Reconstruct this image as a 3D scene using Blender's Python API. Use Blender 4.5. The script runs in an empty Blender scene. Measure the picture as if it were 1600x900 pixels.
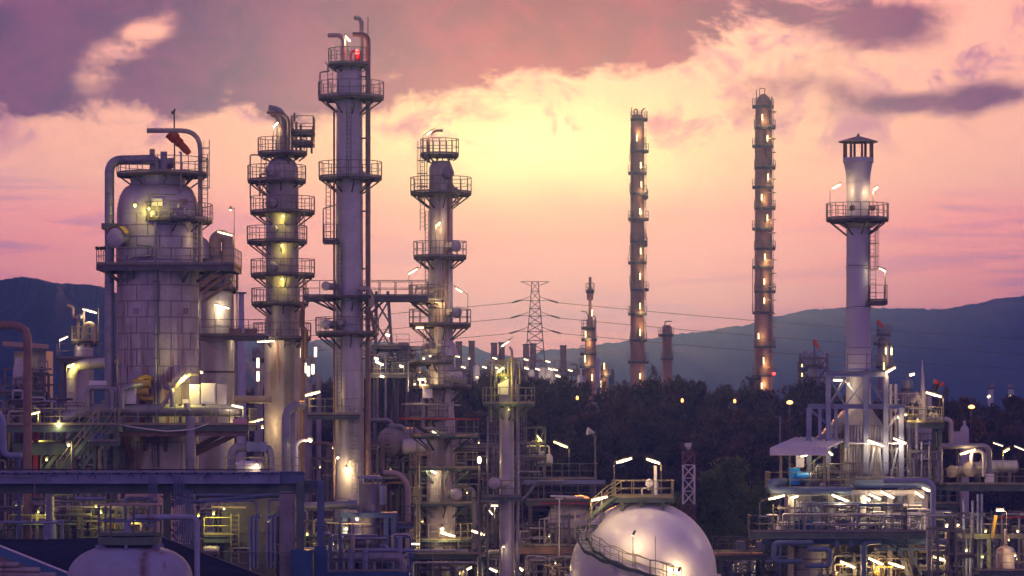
import bpy, bmesh, math, random
from mathutils import Vector, Matrix

R = math.radians
PI = math.pi
scene = bpy.context.scene
COL = scene.collection

# ------------------------------------------------------------------ camera
LENS_PX, EYE, HORIZON, BACK = 5200.0, 18.0, 660.0, 115.0      # focal length in photo pixels, eye height (m), horizon row
cam_d = bpy.data.cameras.new('camera')
cam = bpy.data.objects.new('camera', cam_d)
COL.objects.link(cam)
cam.location = (0, -BACK, EYE)
cam.rotation_euler = (R(90), 0, 0)
cam_d.sensor_width = 36.0
cam_d.lens = 36.0 * LENS_PX / 1600.0
cam_d.shift_y = (HORIZON - 450.0) / 1600.0
cam_d.clip_start = 0.5
cam_d.clip_end = 30000
scene.camera = cam

# ------------------------------------------------------------------ colour management
scene.view_settings.view_transform = 'Standard'
scene.view_settings.look = 'None'
scene.view_settings.gamma = 1.0
scene.view_settings.exposure = 0.0
scene.cycles.use_denoising = True
scene.cycles.use_adaptive_sampling = True
scene.cycles.adaptive_threshold = 0.035
scene.cycles.adaptive_min_samples = 16
scene.cycles.max_bounces = 4
scene.cycles.diffuse_bounces = 2
scene.cycles.glossy_bounces = 2
scene.cycles.transmission_bounces = 2
scene.cycles.volume_bounces = 0
scene.cycles.sample_clamp_indirect = 3.0
scene.cycles.use_light_tree = True
scene.cycles.caustics_reflective = False
scene.cycles.caustics_refractive = False

# ------------------------------------------------------------------ world: dusk sky with sunset clouds
SUN_AZ, SUN_EL = 0.55, 4.75          # degrees, azimuth from +Y towards +X
world = bpy.data.worlds.new('World')
scene.world = world
world.use_nodes = True
NT = world.node_tree
for n in list(NT.nodes):
    NT.nodes.remove(n)


class E:
    """a scalar node socket with arithmetic"""
    tree = NT

    def __init__(s, sock):
        s.s = sock

    @staticmethod
    def m(op, *a):
        n = E.tree.nodes.new('ShaderNodeMath')
        n.operation = op
        for i, v in enumerate(a):
            if isinstance(v, E):
                E.tree.links.new(v.s, n.inputs[i])
            else:
                n.inputs[i].default_value = v
        return E(n.outputs[0])

    def __add__(s, o): return E.m('ADD', s, o)
    def __radd__(s, o): return E.m('ADD', o, s)
    def __sub__(s, o): return E.m('SUBTRACT', s, o)
    def __rsub__(s, o): return E.m('SUBTRACT', o, s)
    def __mul__(s, o): return E.m('MULTIPLY', s, o)
    def __rmul__(s, o): return E.m('MULTIPLY', o, s)
    def __truediv__(s, o): return E.m('DIVIDE', s, o)
    def __pow__(s, o): return E.m('POWER', s, o)


def sstep(x, a, b, lo=0.0, hi=1.0):
    n = E.tree.nodes.new('ShaderNodeMapRange')
    n.interpolation_type = 'SMOOTHSTEP'
    E.tree.links.new(x.s, n.inputs[0])
    for i, v in zip((1, 2, 3, 4), (a, b, lo, hi)):
        n.inputs[i].default_value = v
    return E(n.outputs[0])


def comb(x, y, z):
    n = E.tree.nodes.new('ShaderNodeCombineXYZ')
    for i, v in enumerate((x, y, z)):
        if isinstance(v, E):
            E.tree.links.new(v.s, n.inputs[i])
        else:
            n.inputs[i].default_value = v
    return n.outputs[0]


def noise(vec, scale=1.0, detail=6.0, rough=0.55, dist=0.0):
    n = E.tree.nodes.new('ShaderNodeTexNoise')
    n.inputs['Scale'].default_value = scale
    n.inputs['Detail'].default_value = detail
    n.inputs['Roughness'].default_value = rough
    n.inputs['Distortion'].default_value = dist
    E.tree.links.new(vec, n.inputs['Vector'])
    return E(n.outputs[0])


def cmix(f, a, b, mode='MIX'):
    n = E.tree.nodes.new('ShaderNodeMix')
    n.data_type = 'RGBA'
    n.blend_type = mode
    n.clamp_factor = True
    if isinstance(f, E):
        E.tree.links.new(f.s, n.inputs[0])
    else:
        n.inputs[0].default_value = f
    for i, v in ((6, a), (7, b)):
        if isinstance(v, tuple):
            n.inputs[i].default_value = (*v, 1.0)
        else:
            E.tree.links.new(v, n.inputs[i])
    return n.outputs[2]


def build_sky():
    tc = NT.nodes.new('ShaderNodeTexCoord')
    sep = NT.nodes.new('ShaderNodeSeparateXYZ')
    NT.links.new(tc.outputs['Generated'], sep.inputs[0])
    x, y, z = (E(sep.outputs[i]) for i in range(3))
    az = E.m('ARCTAN2', x, y) * (360 / PI)          # in half degrees
    el = E.m('ARCSINE', z) * (360 / PI)
    # cloud deck seen in perspective: streaky near the horizon, billowy higher up
    x2, z2 = x * 2.0, z * 2.0
    k = E.m('MAXIMUM', z2, 0.0) + 0.13
    px, py = x2 / k, y / k
    n_big = noise(comb(x2, y, z2 * 1.5), 6.0, 2, 0.5)
    n_mid = noise(comb(x2, y, z2 * 1.55), 17.0, 6, 0.60, 0.35)
    n_fine = noise(comb(px, py, 1.3), 6.0, 5, 0.62, 0.3)
    n_streak = noise(comb(az * 0.10, el * 1.25, 2.0), 1.0, 6, 0.62, 0.5)
    n_col = noise(comb(x2, y + 5.0, z2 * 1.4), 19.0, 5, 0.6, 0.3)
    wob = (n_mid - 0.5) * 2.0

    def blob(a0, e0, sa, se, tilt=0.0):
        da = az - a0
        de = el - e0 - da * tilt
        q = (da / sa) ** 2.0 if False else (da / sa) * (da / sa)
        q = q + (de / se) * (de / se)
        return E.m('EXPONENT', q * -1.0)

    # banks of heavy cloud, as azimuth/elevation of the place's sky
    edge_el = 9.7 + E.m('MAXIMUM', az + 5.6, 0.0) * 0.27          # lower edge of the great bank, rising to the right
    bank = sstep(el - edge_el + wob * 1.5 + (n_big - 0.5) * 2.0, -0.5, 1.3)
    gap = blob(-12.6, 13.2, 1.4, 1.0, 0.5) * (0.45 + wob * 2.6) + blob(-14.3, 12.0, .9, 1.0, 0.3) * (0.4 + wob * 1.4)
    banks = (bank * 1.0 - gap + blob(12.8, 13.6, 3.0, 1.0) * 0.95 + blob(9.8, 11.5, 2.3, 0.7) * 0.6
             + blob(16.4, 11.1, 2.2, 0.6, 0.08) * 0.7 + blob(13.0, 10.9, 1.8, 0.5) * 0.6
             + blob(10.0, 10.4, 3.2, 0.5) * 0.3 + blob(-1.0, 10.4, 1.9, 0.5) * 0.42)
    banks = banks + sstep(el, 9.4, 11.2) * 0.13
    high = sstep(el, 14.0, 26.0) * 0.6                       # overcast deck overhead
    behind = 1.0 - sstep(E.m('ABSOLUTE', az), 22.0, 70.0)
    away = sstep(E.m('ABSOLUTE', az), 20.0, 60.0) * sstep(el, 4.0, 16.0) * 0.42
    dens = banks + high + away + (n_big - 0.5) * 0.4 + wob * 0.75 + (n_fine - 0.5) * 0.5
    cloud = sstep(dens, 0.30, 0.95) * sstep(el, 5.2, 8.6)
    rimlit = sstep(dens, 0.02, 0.34) * (1.0 - sstep(dens, 0.34, 0.75)) * sstep(el, 6.5, 9.0)

    # sunset gradient
    sdir = Vector((math.sin(R(SUN_AZ)) * math.cos(R(SUN_EL)), math.cos(R(SUN_AZ)) * math.cos(R(SUN_EL)), math.sin(R(SUN_EL))))
    dot = x * sdir.x + y * sdir.y + z * sdir.z
    front = sstep(dot, -0.25, 0.95)
    low = cmix(sstep(el, 0.0, 7.5), (1.45, 0.55, 0.44), (1.05, 0.45, 0.40))
    band = sstep(el, 6.8, 8.6) * (1.0 - sstep(el, 11.0, 17.0))
    low = cmix(band * 0.8, low, (0.93, 0.56, 0.40))
    side = sstep(E.m('ABSOLUTE', az - 1.0), 9.0, 26.0)
    low = cmix(side * 0.35, low, (0.66, 0.35, 0.43))
    anti = cmix(sstep(el, 4.0, 30.0), (0.17, 0.18, 0.44), (0.78, 0.33, 0.58))
    base = cmix(front, anti, low)
    zen = sstep(el, 40.0, 100.0)
    base = cmix(zen * 0.85, base, (0.075, 0.10, 0.26))
    # soft lavender streaks low in the sky
    sk = sstep(n_streak, 0.47, 0.62) * (1.0 - sstep(el, 7.2, 9.2)) * sstep(el, -1.0, 3.0) * (0.30 + side * 0.65)
    base = cmix(sk, base, cmix(front, (0.14, 0.15, 0.36), (0.43, 0.235, 0.37)))
    sk2 = sstep(n_streak, 0.54, 0.38) * (1.0 - sstep(el, 7.8, 9.5)) * 0.30
    base = cmix(sk2 * front, base, (0.92, 0.50, 0.44))
    # cloud colours: slate purple away from the sun, magenta close to it
    near = E.m('EXPONENT', ((az - 1.6) / 8.5) * ((az - 1.6) / 8.5) * -1.0)
    dark = cmix(near, (0.052, 0.034, 0.085), (0.17, 0.016, 0.052))
    lite = cmix(near, (0.135, 0.060, 0.115), (0.34, 0.050, 0.092))
    ccol = cmix(sstep(n_col + wob * 0.10, 0.34, 0.64), dark, lite)
    ccol = cmix(front, (0.34, 0.20, 0.34), ccol)
    ccol = cmix(zen * 0.85, ccol, (0.065, 0.07, 0.155))
    edge = cmix(near, (0.90, 0.50, 0.38), (1.0, 0.72, 0.46))
    col = cmix(rimlit * front * 0.55, base, edge)
    col = cmix(cloud * 0.94, col, ccol)
    # glow of the sun behind thin cloud
    da = az - SUN_AZ * 2
    sel = SUN_EL * 2
    g1 = E.m('EXPONENT', ((da / 5.0) * (da / 5.0) + ((el - sel) / 1.7) * ((el - sel) / 1.7)) * -1.0)
    g2 = E.m('EXPONENT', ((da / 9.5) * (da / 9.5) + ((el - sel + 0.6) / 4.2) * ((el - sel + 0.6) / 4.2)) * -1.0)
    thin = 1.0 - cloud * 0.9
    lump = 0.72 + (n_mid - 0.35) * 0.9
    col = cmix(g2 * (1.0 - cloud * 0.75) * 0.60, col, (1.05, 0.47, 0.27))
    col = cmix(g1 * thin * lump * 1.25, col, (1.34, 1.02, 0.52))
    # loose puffs drifting across the bright part
    n_puff = noise(comb(x2 + 3.0, y, z2 * 1.35), 26.0, 5, 0.58, 0.5)
    puff = sstep(n_puff + (n_big - 0.5) * 0.5 + side * 0.05, 0.47, 0.66) * sstep(el, 8.4, 10.4) * (1.0 - cloud) * front
    col = cmix(puff * 0.9, col, cmix(near, (0.40, 0.19, 0.27), (0.74, 0.29, 0.27)))
    # the physical sky under it all
    sky = NT.nodes.new('ShaderNodeTexSky')
    sky.sky_type = 'NISHITA'
    sky.sun_disc = False
    sky.sun_elevation = R(SUN_EL)
    sky.sun_rotation = R(SUN_AZ)
    bg1 = NT.nodes.new('ShaderNodeBackground')
    NT.links.new(sky.outputs[0], bg1.inputs[0])
    bg1.inputs[1].default_value = 0.05
    bg2 = NT.nodes.new('ShaderNodeBackground')
    hs = NT.nodes.new('ShaderNodeHueSaturation')
    hs.inputs['Saturation'].default_value = 1.22
    NT.links.new(col, hs.inputs['Color'])
    NT.links.new(hs.outputs[0], bg2.inputs[0])
    bg2.inputs[1].default_value = 1.72
    mx = NT.nodes.new('ShaderNodeMixShader')
    mx.inputs[0].default_value = 0.97        # the cloud deck hides nearly all of the clear sky
    NT.links.new(bg1.outputs[0], mx.inputs[1])
    NT.links.new(bg2.outputs[0], mx.inputs[2])
    out = NT.nodes.new('ShaderNodeOutputWorld')
    NT.links.new(mx.outputs[0], out.inputs[0])


build_sky()
world.cycles.sampling_method = 'MANUAL'
world.cycles.sample_map_resolution = 512

# the sun, low behind the cloud, seen against the light
sun_d = bpy.data.lights.new('sun', 'SUN')
sun_d.energy = 2.7
sun_d.angle = R(11)
sun_d.color = (1.0, 0.34, 0.05)
sun = bpy.data.objects.new('sun', sun_d)
COL.objects.link(sun)
sun.location = (8, 420, 90)
sun.rotation_euler = (R(-(90 - SUN_EL)), 0, R(-SUN_AZ))
sun.rotation_euler = Vector((-math.sin(R(SUN_AZ)) * math.cos(R(SUN_EL)), -math.cos(R(SUN_AZ)) * math.cos(R(SUN_EL)), -math.sin(R(SUN_EL)))).to_track_quat('-Z', 'Y').to_euler()

# ------------------------------------------------------------------ materials
MATS = {}


def material(name, color, rough=0.55, metal=0.0, var=0.18, vscale=0.8, streak=0.0, streak_col=(0.12, 0.05, 0.025),
             streak_scale=1.3, streak_lo=0.52, bump=0.15, bscale=9.0, spec=0.4):
    m = bpy.data.materials.new(name)
    m.use_nodes = True
    t = m.node_tree
    old, E.tree = E.tree, t
    b = t.nodes['Principled BSDF']
    geo = t.nodes.new('ShaderNodeNewGeometry')
    pos = geo.outputs['Position']
    n1 = noise(pos, vscale, 5, 0.6)
    dark = tuple(c * (1 - var) for c in color)
    lite = tuple(min(1, c * (1 + var)) for c in color)
    c = cmix(sstep(n1, 0.3, 0.7), dark, lite)
    if streak > 0:
        mp = t.nodes.new('ShaderNodeMapping')
        mp.inputs['Scale'].default_value = (streak_scale, streak_scale, streak_scale * 0.06)
        t.links.new(pos, mp.inputs[0])
        n2 = noise(mp.outputs[0], 1.6, 6, 0.65, 0.3)
        n3 = noise(pos, 0.35, 3, 0.5)
        f = sstep(n2, streak_lo, streak_lo + 0.18) * sstep(n3, 0.38, 0.62) * streak
        c = cmix(f, c, streak_col)
    t.links.new(c, b.inputs['Base Color'])
    n4 = noise(pos, bscale, 4, 0.6)
    rr = sstep(n4, 0.25, 0.75, max(0.05, rough - 0.12), min(1.0, rough + 0.12))
    t.links.new(rr.s, b.inputs['Roughness'])
    b.inputs['Metallic'].default_value = metal
    b.inputs['Specular IOR Level'].default_value = spec
    if bump:
        bn = t.nodes.new('ShaderNodeBump')
        bn.inputs['Strength'].default_value = bump
        bn.inputs['Distance'].default_value = 0.03
        t.links.new(n4.s, bn.inputs['Height'])
        t.links.new(bn.outputs[0], b.inputs['Normal'])
    E.tree = old
    MATS[name] = m
    return m


def glow(name, color, strength):
    m = bpy.data.materials.new(name)
    m.use_nodes = True
    b = m.node_tree.nodes['Principled BSDF']
    b.inputs['Base Color'].default_value = (0.8, 0.8, 0.8, 1)
    b.inputs['Emission Color'].default_value = (*color, 1)
    b.inputs['Emission Strength'].default_value = strength
    m.cycles.emission_sampling = 'NONE'
    MATS[name] = m
    return m


material('clad', (0.44, 0.42, 0.42), 0.46, 0.25, 0.14, 0.7, 0.35, (0.16, 0.10, 0.08), 1.6, 0.54, 0.2, 6)
material('clad_rust', (0.44, 0.41, 0.40), 0.5, 0.2, 0.2, 0.7, 1.0, (0.19, 0.066, 0.025), 1.3, 0.46, 0.25, 6)
material('clad_dark', (0.27, 0.24, 0.24), 0.5, 0.2, 0.2, 0.7, 0.6, (0.13, 0.05, 0.03), 1.4, 0.5, 0.2, 6)
material('white_paint', (0.66, 0.64, 0.65), 0.42, 0.0, 0.08, 0.5, 0.35, (0.30, 0.24, 0.2), 1.2, 0.56, 0.06, 4)
material('sphere_paint', (0.72, 0.70, 0.72), 0.36, 0.0, 0.06, 0.5, 0.28, (0.45, 0.40, 0.38), 0.8, 0.6, 0.03, 3)
material('pipe_grey', (0.26, 0.26, 0.27), 0.42, 0.35, 0.15, 1.2, 0.3, (0.15, 0.10, 0.08), 1.6, 0.55, 0.15, 8)
material('pipe_tan', (0.40, 0.33, 0.25), 0.5, 0.1, 0.18, 1.0, 0.4, (0.14, 0.06, 0.03))
material('pipe_brown', (0.24, 0.15, 0.12), 0.6, 0.0, 0.2, 1.0, 0.4, (0.10, 0.04, 0.025))
material('steel', (0.125, 0.125, 0.12), 0.55, 0.1, 0.2, 1.5, 0.5, (0.14, 0.06, 0.03), 2.0, 0.52)
material('steel_green', (0.095, 0.14, 0.105), 0.55, 0.0, 0.2, 1.2, 0.4, (0.13, 0.06, 0.03), 2.0, 0.54)
material('steel_blue', (0.10, 0.15, 0.24), 0.5, 0.0, 0.15, 1.0, 0.4, (0.12, 0.06, 0.04), 2.0, 0.54)
material('steel_lilac', (0.22, 0.25, 0.36), 0.5, 0.0, 0.15, 1.0, 0.4, (0.14, 0.08, 0.06), 2.0, 0.55)
material('deck', (0.085, 0.072, 0.066), 0.7, 0.1, 0.25, 2.0, 0.4)
material('rail', (0.19, 0.185, 0.16), 0.5, 0.2, 0.15, 2.0)
material('rail_yellow', (0.30, 0.29, 0.15), 0.5, 0.0, 0.15, 2.0)
material('concrete', (0.28, 0.27, 0.27), 0.85, 0.0, 0.18, 0.9, 0.5, (0.16, 0.13, 0.11), 1.2, 0.5, 0.4, 14, 0.2)
material('blue_paint', (0.025, 0.085, 0.19), 0.4, 0.0, 0.15, 1.0, 0.2)
material('bright_blue', (0.02, 0.25, 0.62), 0.35, 0.0, 0.1, 1.0)
material('red_paint', (0.42, 0.04, 0.035), 0.5, 0.0, 0.15, 1.0)
material('sock_orange', (0.85, 0.14, 0.03), 0.8, 0.0, 0.1, 2.0, bump=0.3)
material('yellow_paint', (0.42, 0.29, 0.05), 0.45, 0.0, 0.12, 1.0, 0.3)
material('black', (0.03, 0.03, 0.032), 0.6, 0.0, 0.2, 1.0)
material('roof_dark', (0.018, 0.023, 0.044), 0.9, 0.0, 0.3, 0.6, 0.3, (0.05, 0.055, 0.075), 1.0, 0.5, 0.4, 10, 0.06)
material('roof_white', (0.62, 0.60, 0.63), 0.55, 0.1, 0.08, 0.8, 0.3, (0.3, 0.25, 0.22))
material('pink_panel', (0.62, 0.34, 0.33), 0.7, 0.0, 0.1, 1.0)
material('mast_white', (0.75, 0.73, 0.74), 0.5)
material('mast_purple', (0.21, 0.075, 0.13), 0.5)
material('stack_grey', (0.44, 0.43, 0.47), 0.5, 0.15, 0.08, 0.5, 0.35, (0.26, 0.22, 0.22), 1.0, 0.52, 0.08, 4)
material('ground', (0.11, 0.10, 0.09), 0.9, 0.0, 0.3, 0.06, 0, bump=0.3, bscale=2.0, spec=0.2)
material('asphalt', (0.05, 0.05, 0.052), 0.85, 0.0, 0.25, 0.3, 0, bump=0.3, bscale=5.0, spec=0.25)
material('bark', (0.10, 0.075, 0.055), 0.9, 0.0, 0.3, 3.0, bump=0.5, bscale=14, spec=0.2)
material('leaf_dark', (0.085, 0.068, 0.035), 0.75, 0.0, 0.55, 0.28, bump=0, spec=0.15)
material('leaf_mid', (0.14, 0.21, 0.07), 0.75, 0.0, 0.4, 0.5, bump=0, spec=0.15)

def leafy(name, f):
    t = MATS[name].node_tree
    b = t.nodes['Principled BSDF']
    tr_ = t.nodes.new('ShaderNodeBsdfTranslucent')
    src = b.inputs['Base Color'].links[0].from_socket
    t.links.new(src, tr_.inputs[0])
    mx = t.nodes.new('ShaderNodeMixShader')
    mx.inputs[0].default_value = f
    out = [n for n in t.nodes if n.type == 'OUTPUT_MATERIAL'][0]
    t.links.new(b.outputs[0], mx.inputs[1])
    t.links.new(tr_.outputs[0], mx.inputs[2])
    t.links.new(mx.outputs[0], out.inputs[0])


leafy('leaf_dark', .25)
material('leaf_brown', (0.12, 0.085, 0.042), 0.75, 0.0, 0.5, 0.28, bump=0, spec=0.15)
leafy('leaf_brown', .25)
leafy('leaf_mid', .5)
leafy('sock_orange', .55)
material('forest', (0.030, 0.045, 0.040), 0.95, 0.0, 0.5, 0.012, bump=0, spec=0.05)
material('vessel_lilac', (0.27, 0.30, 0.40), 0.42, 0.0, 0.08, 0.8, 0.95, (0.20, 0.075, 0.05), 0.85, 0.50, 0.05, 5)
material('blue_eave', (0.04, 0.15, 0.27), 0.5, 0.0, 0.12, 1.0, 0.2)
material('hopper_lilac', (0.17, 0.15, 0.19), 0.5, 0.0, 0.15, 1.0, 0.5, (0.10, 0.06, 0.06))
material('far_rust', (0.42, 0.23, 0.15), 0.55, 0.1, 0.25, 0.25, 0.8, (0.14, 0.05, 0.025), 0.5, 0.45, 0.2, 2)
glow('glow_warm', (1.0, 0.74, 0.36), 2.6)
glow('glow_white', (1.0, 0.80, 0.47), 2.4)
glow('glow_yellow', (1.0, 0.84, 0.30), 2.2)
glow('glow_orange', (1.0, 0.36, 0.06), 3.0)
glow('glow_red', (1.0, 0.03, 0.02), 8.0)
glow('glow_green', (0.2, 1.0, 0.35), 3.0)
LCOL = {'glow_warm': (1.0, 0.66, 0.30), 'glow_white': (1.0, 0.74, 0.42), 'glow_yellow': (1.0, 0.80, 0.16),
        'glow_orange': (1.0, 0.36, 0.06), 'glow_red': (1, 0.05, 0.03), 'glow_green': (0.3, 1, 0.4)}


# ------------------------------------------------------------------ mesh helpers
def S(Y):
    return (Y + BACK) / LENS_PX


def W(px, py, Y):
    """a point of the place from its photo row/column at distance Y"""
    k = (Y + BACK) / LENS_PX
    return Vector(((px - 800.0) * k, Y, EYE - (py - HORIZON) * k))


class MB:
    def __init__(s):
        s.v, s.f = [], []

    def add(s, vs, fs):
        o = len(s.v)
        s.v += [tuple(v) for v in vs]
        s.f += [tuple(i + o for i in f) for f in fs]
        return s

    def box(s, c, d, rz=0.0, taper=1.0):
        c = Vector(c)
        hx, hy, hz = d[0] / 2, d[1] / 2, d[2] / 2
        ca, sa = math.cos(rz), math.sin(rz)
        vs = []
        for z, k in ((-hz, 1.0), (hz, taper)):
            for x, y in ((-hx, -hy), (hx, -hy), (hx, hy), (-hx, hy)):
                x, y = x * k, y * k
                vs.append((c.x + x * ca - y * sa, c.y + x * sa + y * ca, c.z + z))
        return s.add(vs, [(3, 2, 1, 0), (4, 5, 6, 7), (0, 1, 5, 4), (1, 2, 6, 5), (2, 3, 7, 6), (3, 0, 4, 7)])

    def span(s, a, b):
        """axis-aligned box between two corners"""
        a, b = Vector(a), Vector(b)
        return s.box((a + b) / 2, [abs(b[i] - a[i]) for i in range(3)])

    def beam(s, p, q, w, h=None):
        p, q = Vector(p), Vector(q)
        h = h or w
        d = (q - p)
        if d.length < 1e-6:
            return s
        d.normalize()
        up = Vector((0, 0, 1)) if abs(d.z) < 0.95 else Vector((0, 1, 0))
        sx = d.cross(up).normalized() * (w / 2)
        sy = sx.cross(d).normalized() * (h / 2)
        vs = [p - sx - sy, p + sx - sy, p + sx + sy, p - sx + sy, q - sx - sy, q + sx - sy, q + sx + sy, q - sx + sy]
        return s.add(vs, [(3, 2, 1, 0), (4, 5, 6, 7), (0, 1, 5, 4), (1, 2, 6, 5), (2, 3, 7, 6), (3, 0, 4, 7)])

    def ibeam(s, p, q, w, h):
        """an I-section: two flanges and a web"""
        p, q = Vector(p), Vector(q)
        d = (q - p).normalized()
        up = Vector((0, 0, 1)) if abs(d.z) < 0.95 else Vector((0, 1, 0))
        sy = d.cross(up).normalized().cross(d).normalized()
        t = h * 0.12
        s.beam(p + sy * (h / 2 - t / 2), q + sy * (h / 2 - t / 2), w, t)
        s.beam(p - sy * (h / 2 - t / 2), q - sy * (h / 2 - t / 2), w, t)
        s.beam(p, q, w * 0.16, h - 2 * t - 0.002)
        return s

    def tube(s, pts, r, n=8, caps=True, r2=None):
        pts = [Vector(p) for p in pts]
        o = len(s.v)
        m = len(pts)
        prev = None
        for i, p in enumerate(pts):
            if i == 0:
                d = pts[1] - p
            elif i == m - 1:
                d = p - pts[i - 1]
            else:
                d = (pts[i + 1] - p).normalized() + (p - pts[i - 1]).normalized()
            d = d.normalized() if d.length > 1e-9 else Vector((0, 0, 1))
            if prev is None:
                a = Vector((0, 0, 1)) if abs(d.z) < 0.9 else Vector((1, 0, 0))
                u = d.cross(a).normalized()
            else:
                u = (prev - d * prev.dot(d))
                u = u.normalized() if u.length > 1e-6 else d.cross(Vector((0, 0, 1))).normalized()
            prev = u
            w = d.cross(u)
            rr = r if r2 is None else r + (r2 - r) * i / (m - 1)
            for k in range(n):
                a = 2 * PI * k / n
                s.v.append(tuple(p + u * (rr * math.cos(a)) + w * (rr * math.sin(a))))
        for i in range(m - 1):
            for k in range(n):
                k2 = (k + 1) % n
                s.f.append((o + i * n + k, o + i * n + k2, o + (i + 1) * n + k2, o + (i + 1) * n + k))
        if caps:
            s.f.append(tuple(o + k for k in reversed(range(n))))
            s.f.append(tuple(o + (m - 1) * n + k for k in range(n)))
        return s

    def pipe(s, pts, r, bend=None, n=10, caps=True):
        return s.tube(fillet(pts, bend if bend is not None else r * 2.4), r, n, caps)

    def lathe(s, prof, c, n=24, caps=True):
        """prof: (radius, z) from bottom to top, about the vertical axis through c=(x, y)"""
        o = len(s.v)
        for r, z in prof:
            for k in range(n):
                a = 2 * PI * k / n
                s.v.append((c[0] + r * math.cos(a), c[1] + r * math.sin(a), z))
        m = len(prof)
        for i in range(m - 1):
            for k in range(n):
                k2 = (k + 1) % n
                s.f.append((o + i * n + k, o + i * n + k2, o + (i + 1) * n + k2, o + (i + 1) * n + k))
        if caps:
            s.f.append(tuple(o + k for k in reversed(range(n))))
            s.f.append(tuple(o + (m - 1) * n + k for k in range(n)))
        return s

    def axial(s, prof, p, d, n=20, caps=True):
        """a body of revolution about the axis p + t*d; prof: (radius, t)"""
        p, d = Vector(p), Vector(d).normalized()
        a = Vector((0, 0, 1)) if abs(d.z) < 0.9 else Vector((1, 0, 0))
        u = d.cross(a).normalized()
        w = d.cross(u)
        o = len(s.v)
        for r, t in prof:
            for k in range(n):
                an = 2 * PI * k / n
                s.v.append(tuple(p + d * t + u * (r * math.cos(an)) + w * (r * math.sin(an))))
        m = len(prof)
        for i in range(m - 1):
            for k in range(n):
                k2 = (k + 1) % n
                s.f.append((o + i * n + k, o + i * n + k2, o + (i + 1) * n + k2, o + (i + 1) * n + k))
        if caps:
            s.f.append(tuple(o + k for k in reversed(range(n))))
            s.f.append(tuple(o + (m - 1) * n + k for k in range(n)))
        return s

    def ring(s, c, r, tr, n=20, m=5, tilt=None):
        """a torus round c in the horizontal plane (or about axis tilt)"""
        c = Vector(c)
        d = Vector(tilt).normalized() if tilt is not None else Vector((0, 0, 1))
        a = Vector((1, 0, 0)) if abs(d.x) < 0.9 else Vector((0, 1, 0))
        u = d.cross(a).normalized()
        w = d.cross(u)
        o = len(s.v)
        for i in range(n):
            a1 = 2 * PI * i / n
            dirv = u * math.cos(a1) + w * math.sin(a1)
            for j in range(m):
                a2 = 2 * PI * j / m
                s.v.append(tuple(c + dirv * (r + tr * math.cos(a2)) + d * (tr * math.sin(a2))))
        for i in range(n):
            for j in range(m):
                i2, j2 = (i + 1) % n, (j + 1) % m
                s.f.append((o + i * m + j, o + i2 * m + j, o + i2 * m + j2, o + i * m + j2))
        return s

    def mesh(s, name, off=None, smooth=40):
        me = bpy.data.meshes.new(name)
        vs = s.v if off is None else [(x - off[0], y - off[1], z - off[2]) for x, y, z in s.v]
        me.from_pydata(vs, [], s.f)
        if smooth:
            me.polygons.foreach_set('use_smooth', [True] * len(me.polygons))
            me.set_sharp_from_angle(angle=R(smooth))
        me.update()
        return me


def fillet(pts, rad, seg=5):
    pts = [Vector(p) for p in pts]
    if len(pts) < 3:
        return pts
    out = [pts[0]]
    for i in range(1, len(pts) - 1):
        p, a, b = pts[i], pts[i - 1], pts[i + 1]
        da, db = (a - p), (b - p)
        la, lb = da.length, db.length
        if la < 1e-6 or lb < 1e-6:
            continue
        da.normalize(); db.normalize()
        ang = da.angle(db, 0)
        if ang > PI - 0.03:
            continue
        t = min(rad / max(0.05, math.tan(ang / 2)), la * 0.49, lb * 0.49)
        p0, p1 = p + da * t, p + db * t
        for k in range(seg + 1):
            f = k / seg
            out.append(p0 * (1 - f) ** 2 + p * 2 * f * (1 - f) + p1 * f * f)
    out.append(pts[-1])
    return out


def pp(pts, Y):
    return [W(p[0], p[1], Y + (p[2] if len(p) > 2 else 0.0)) for p in pts]


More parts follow.
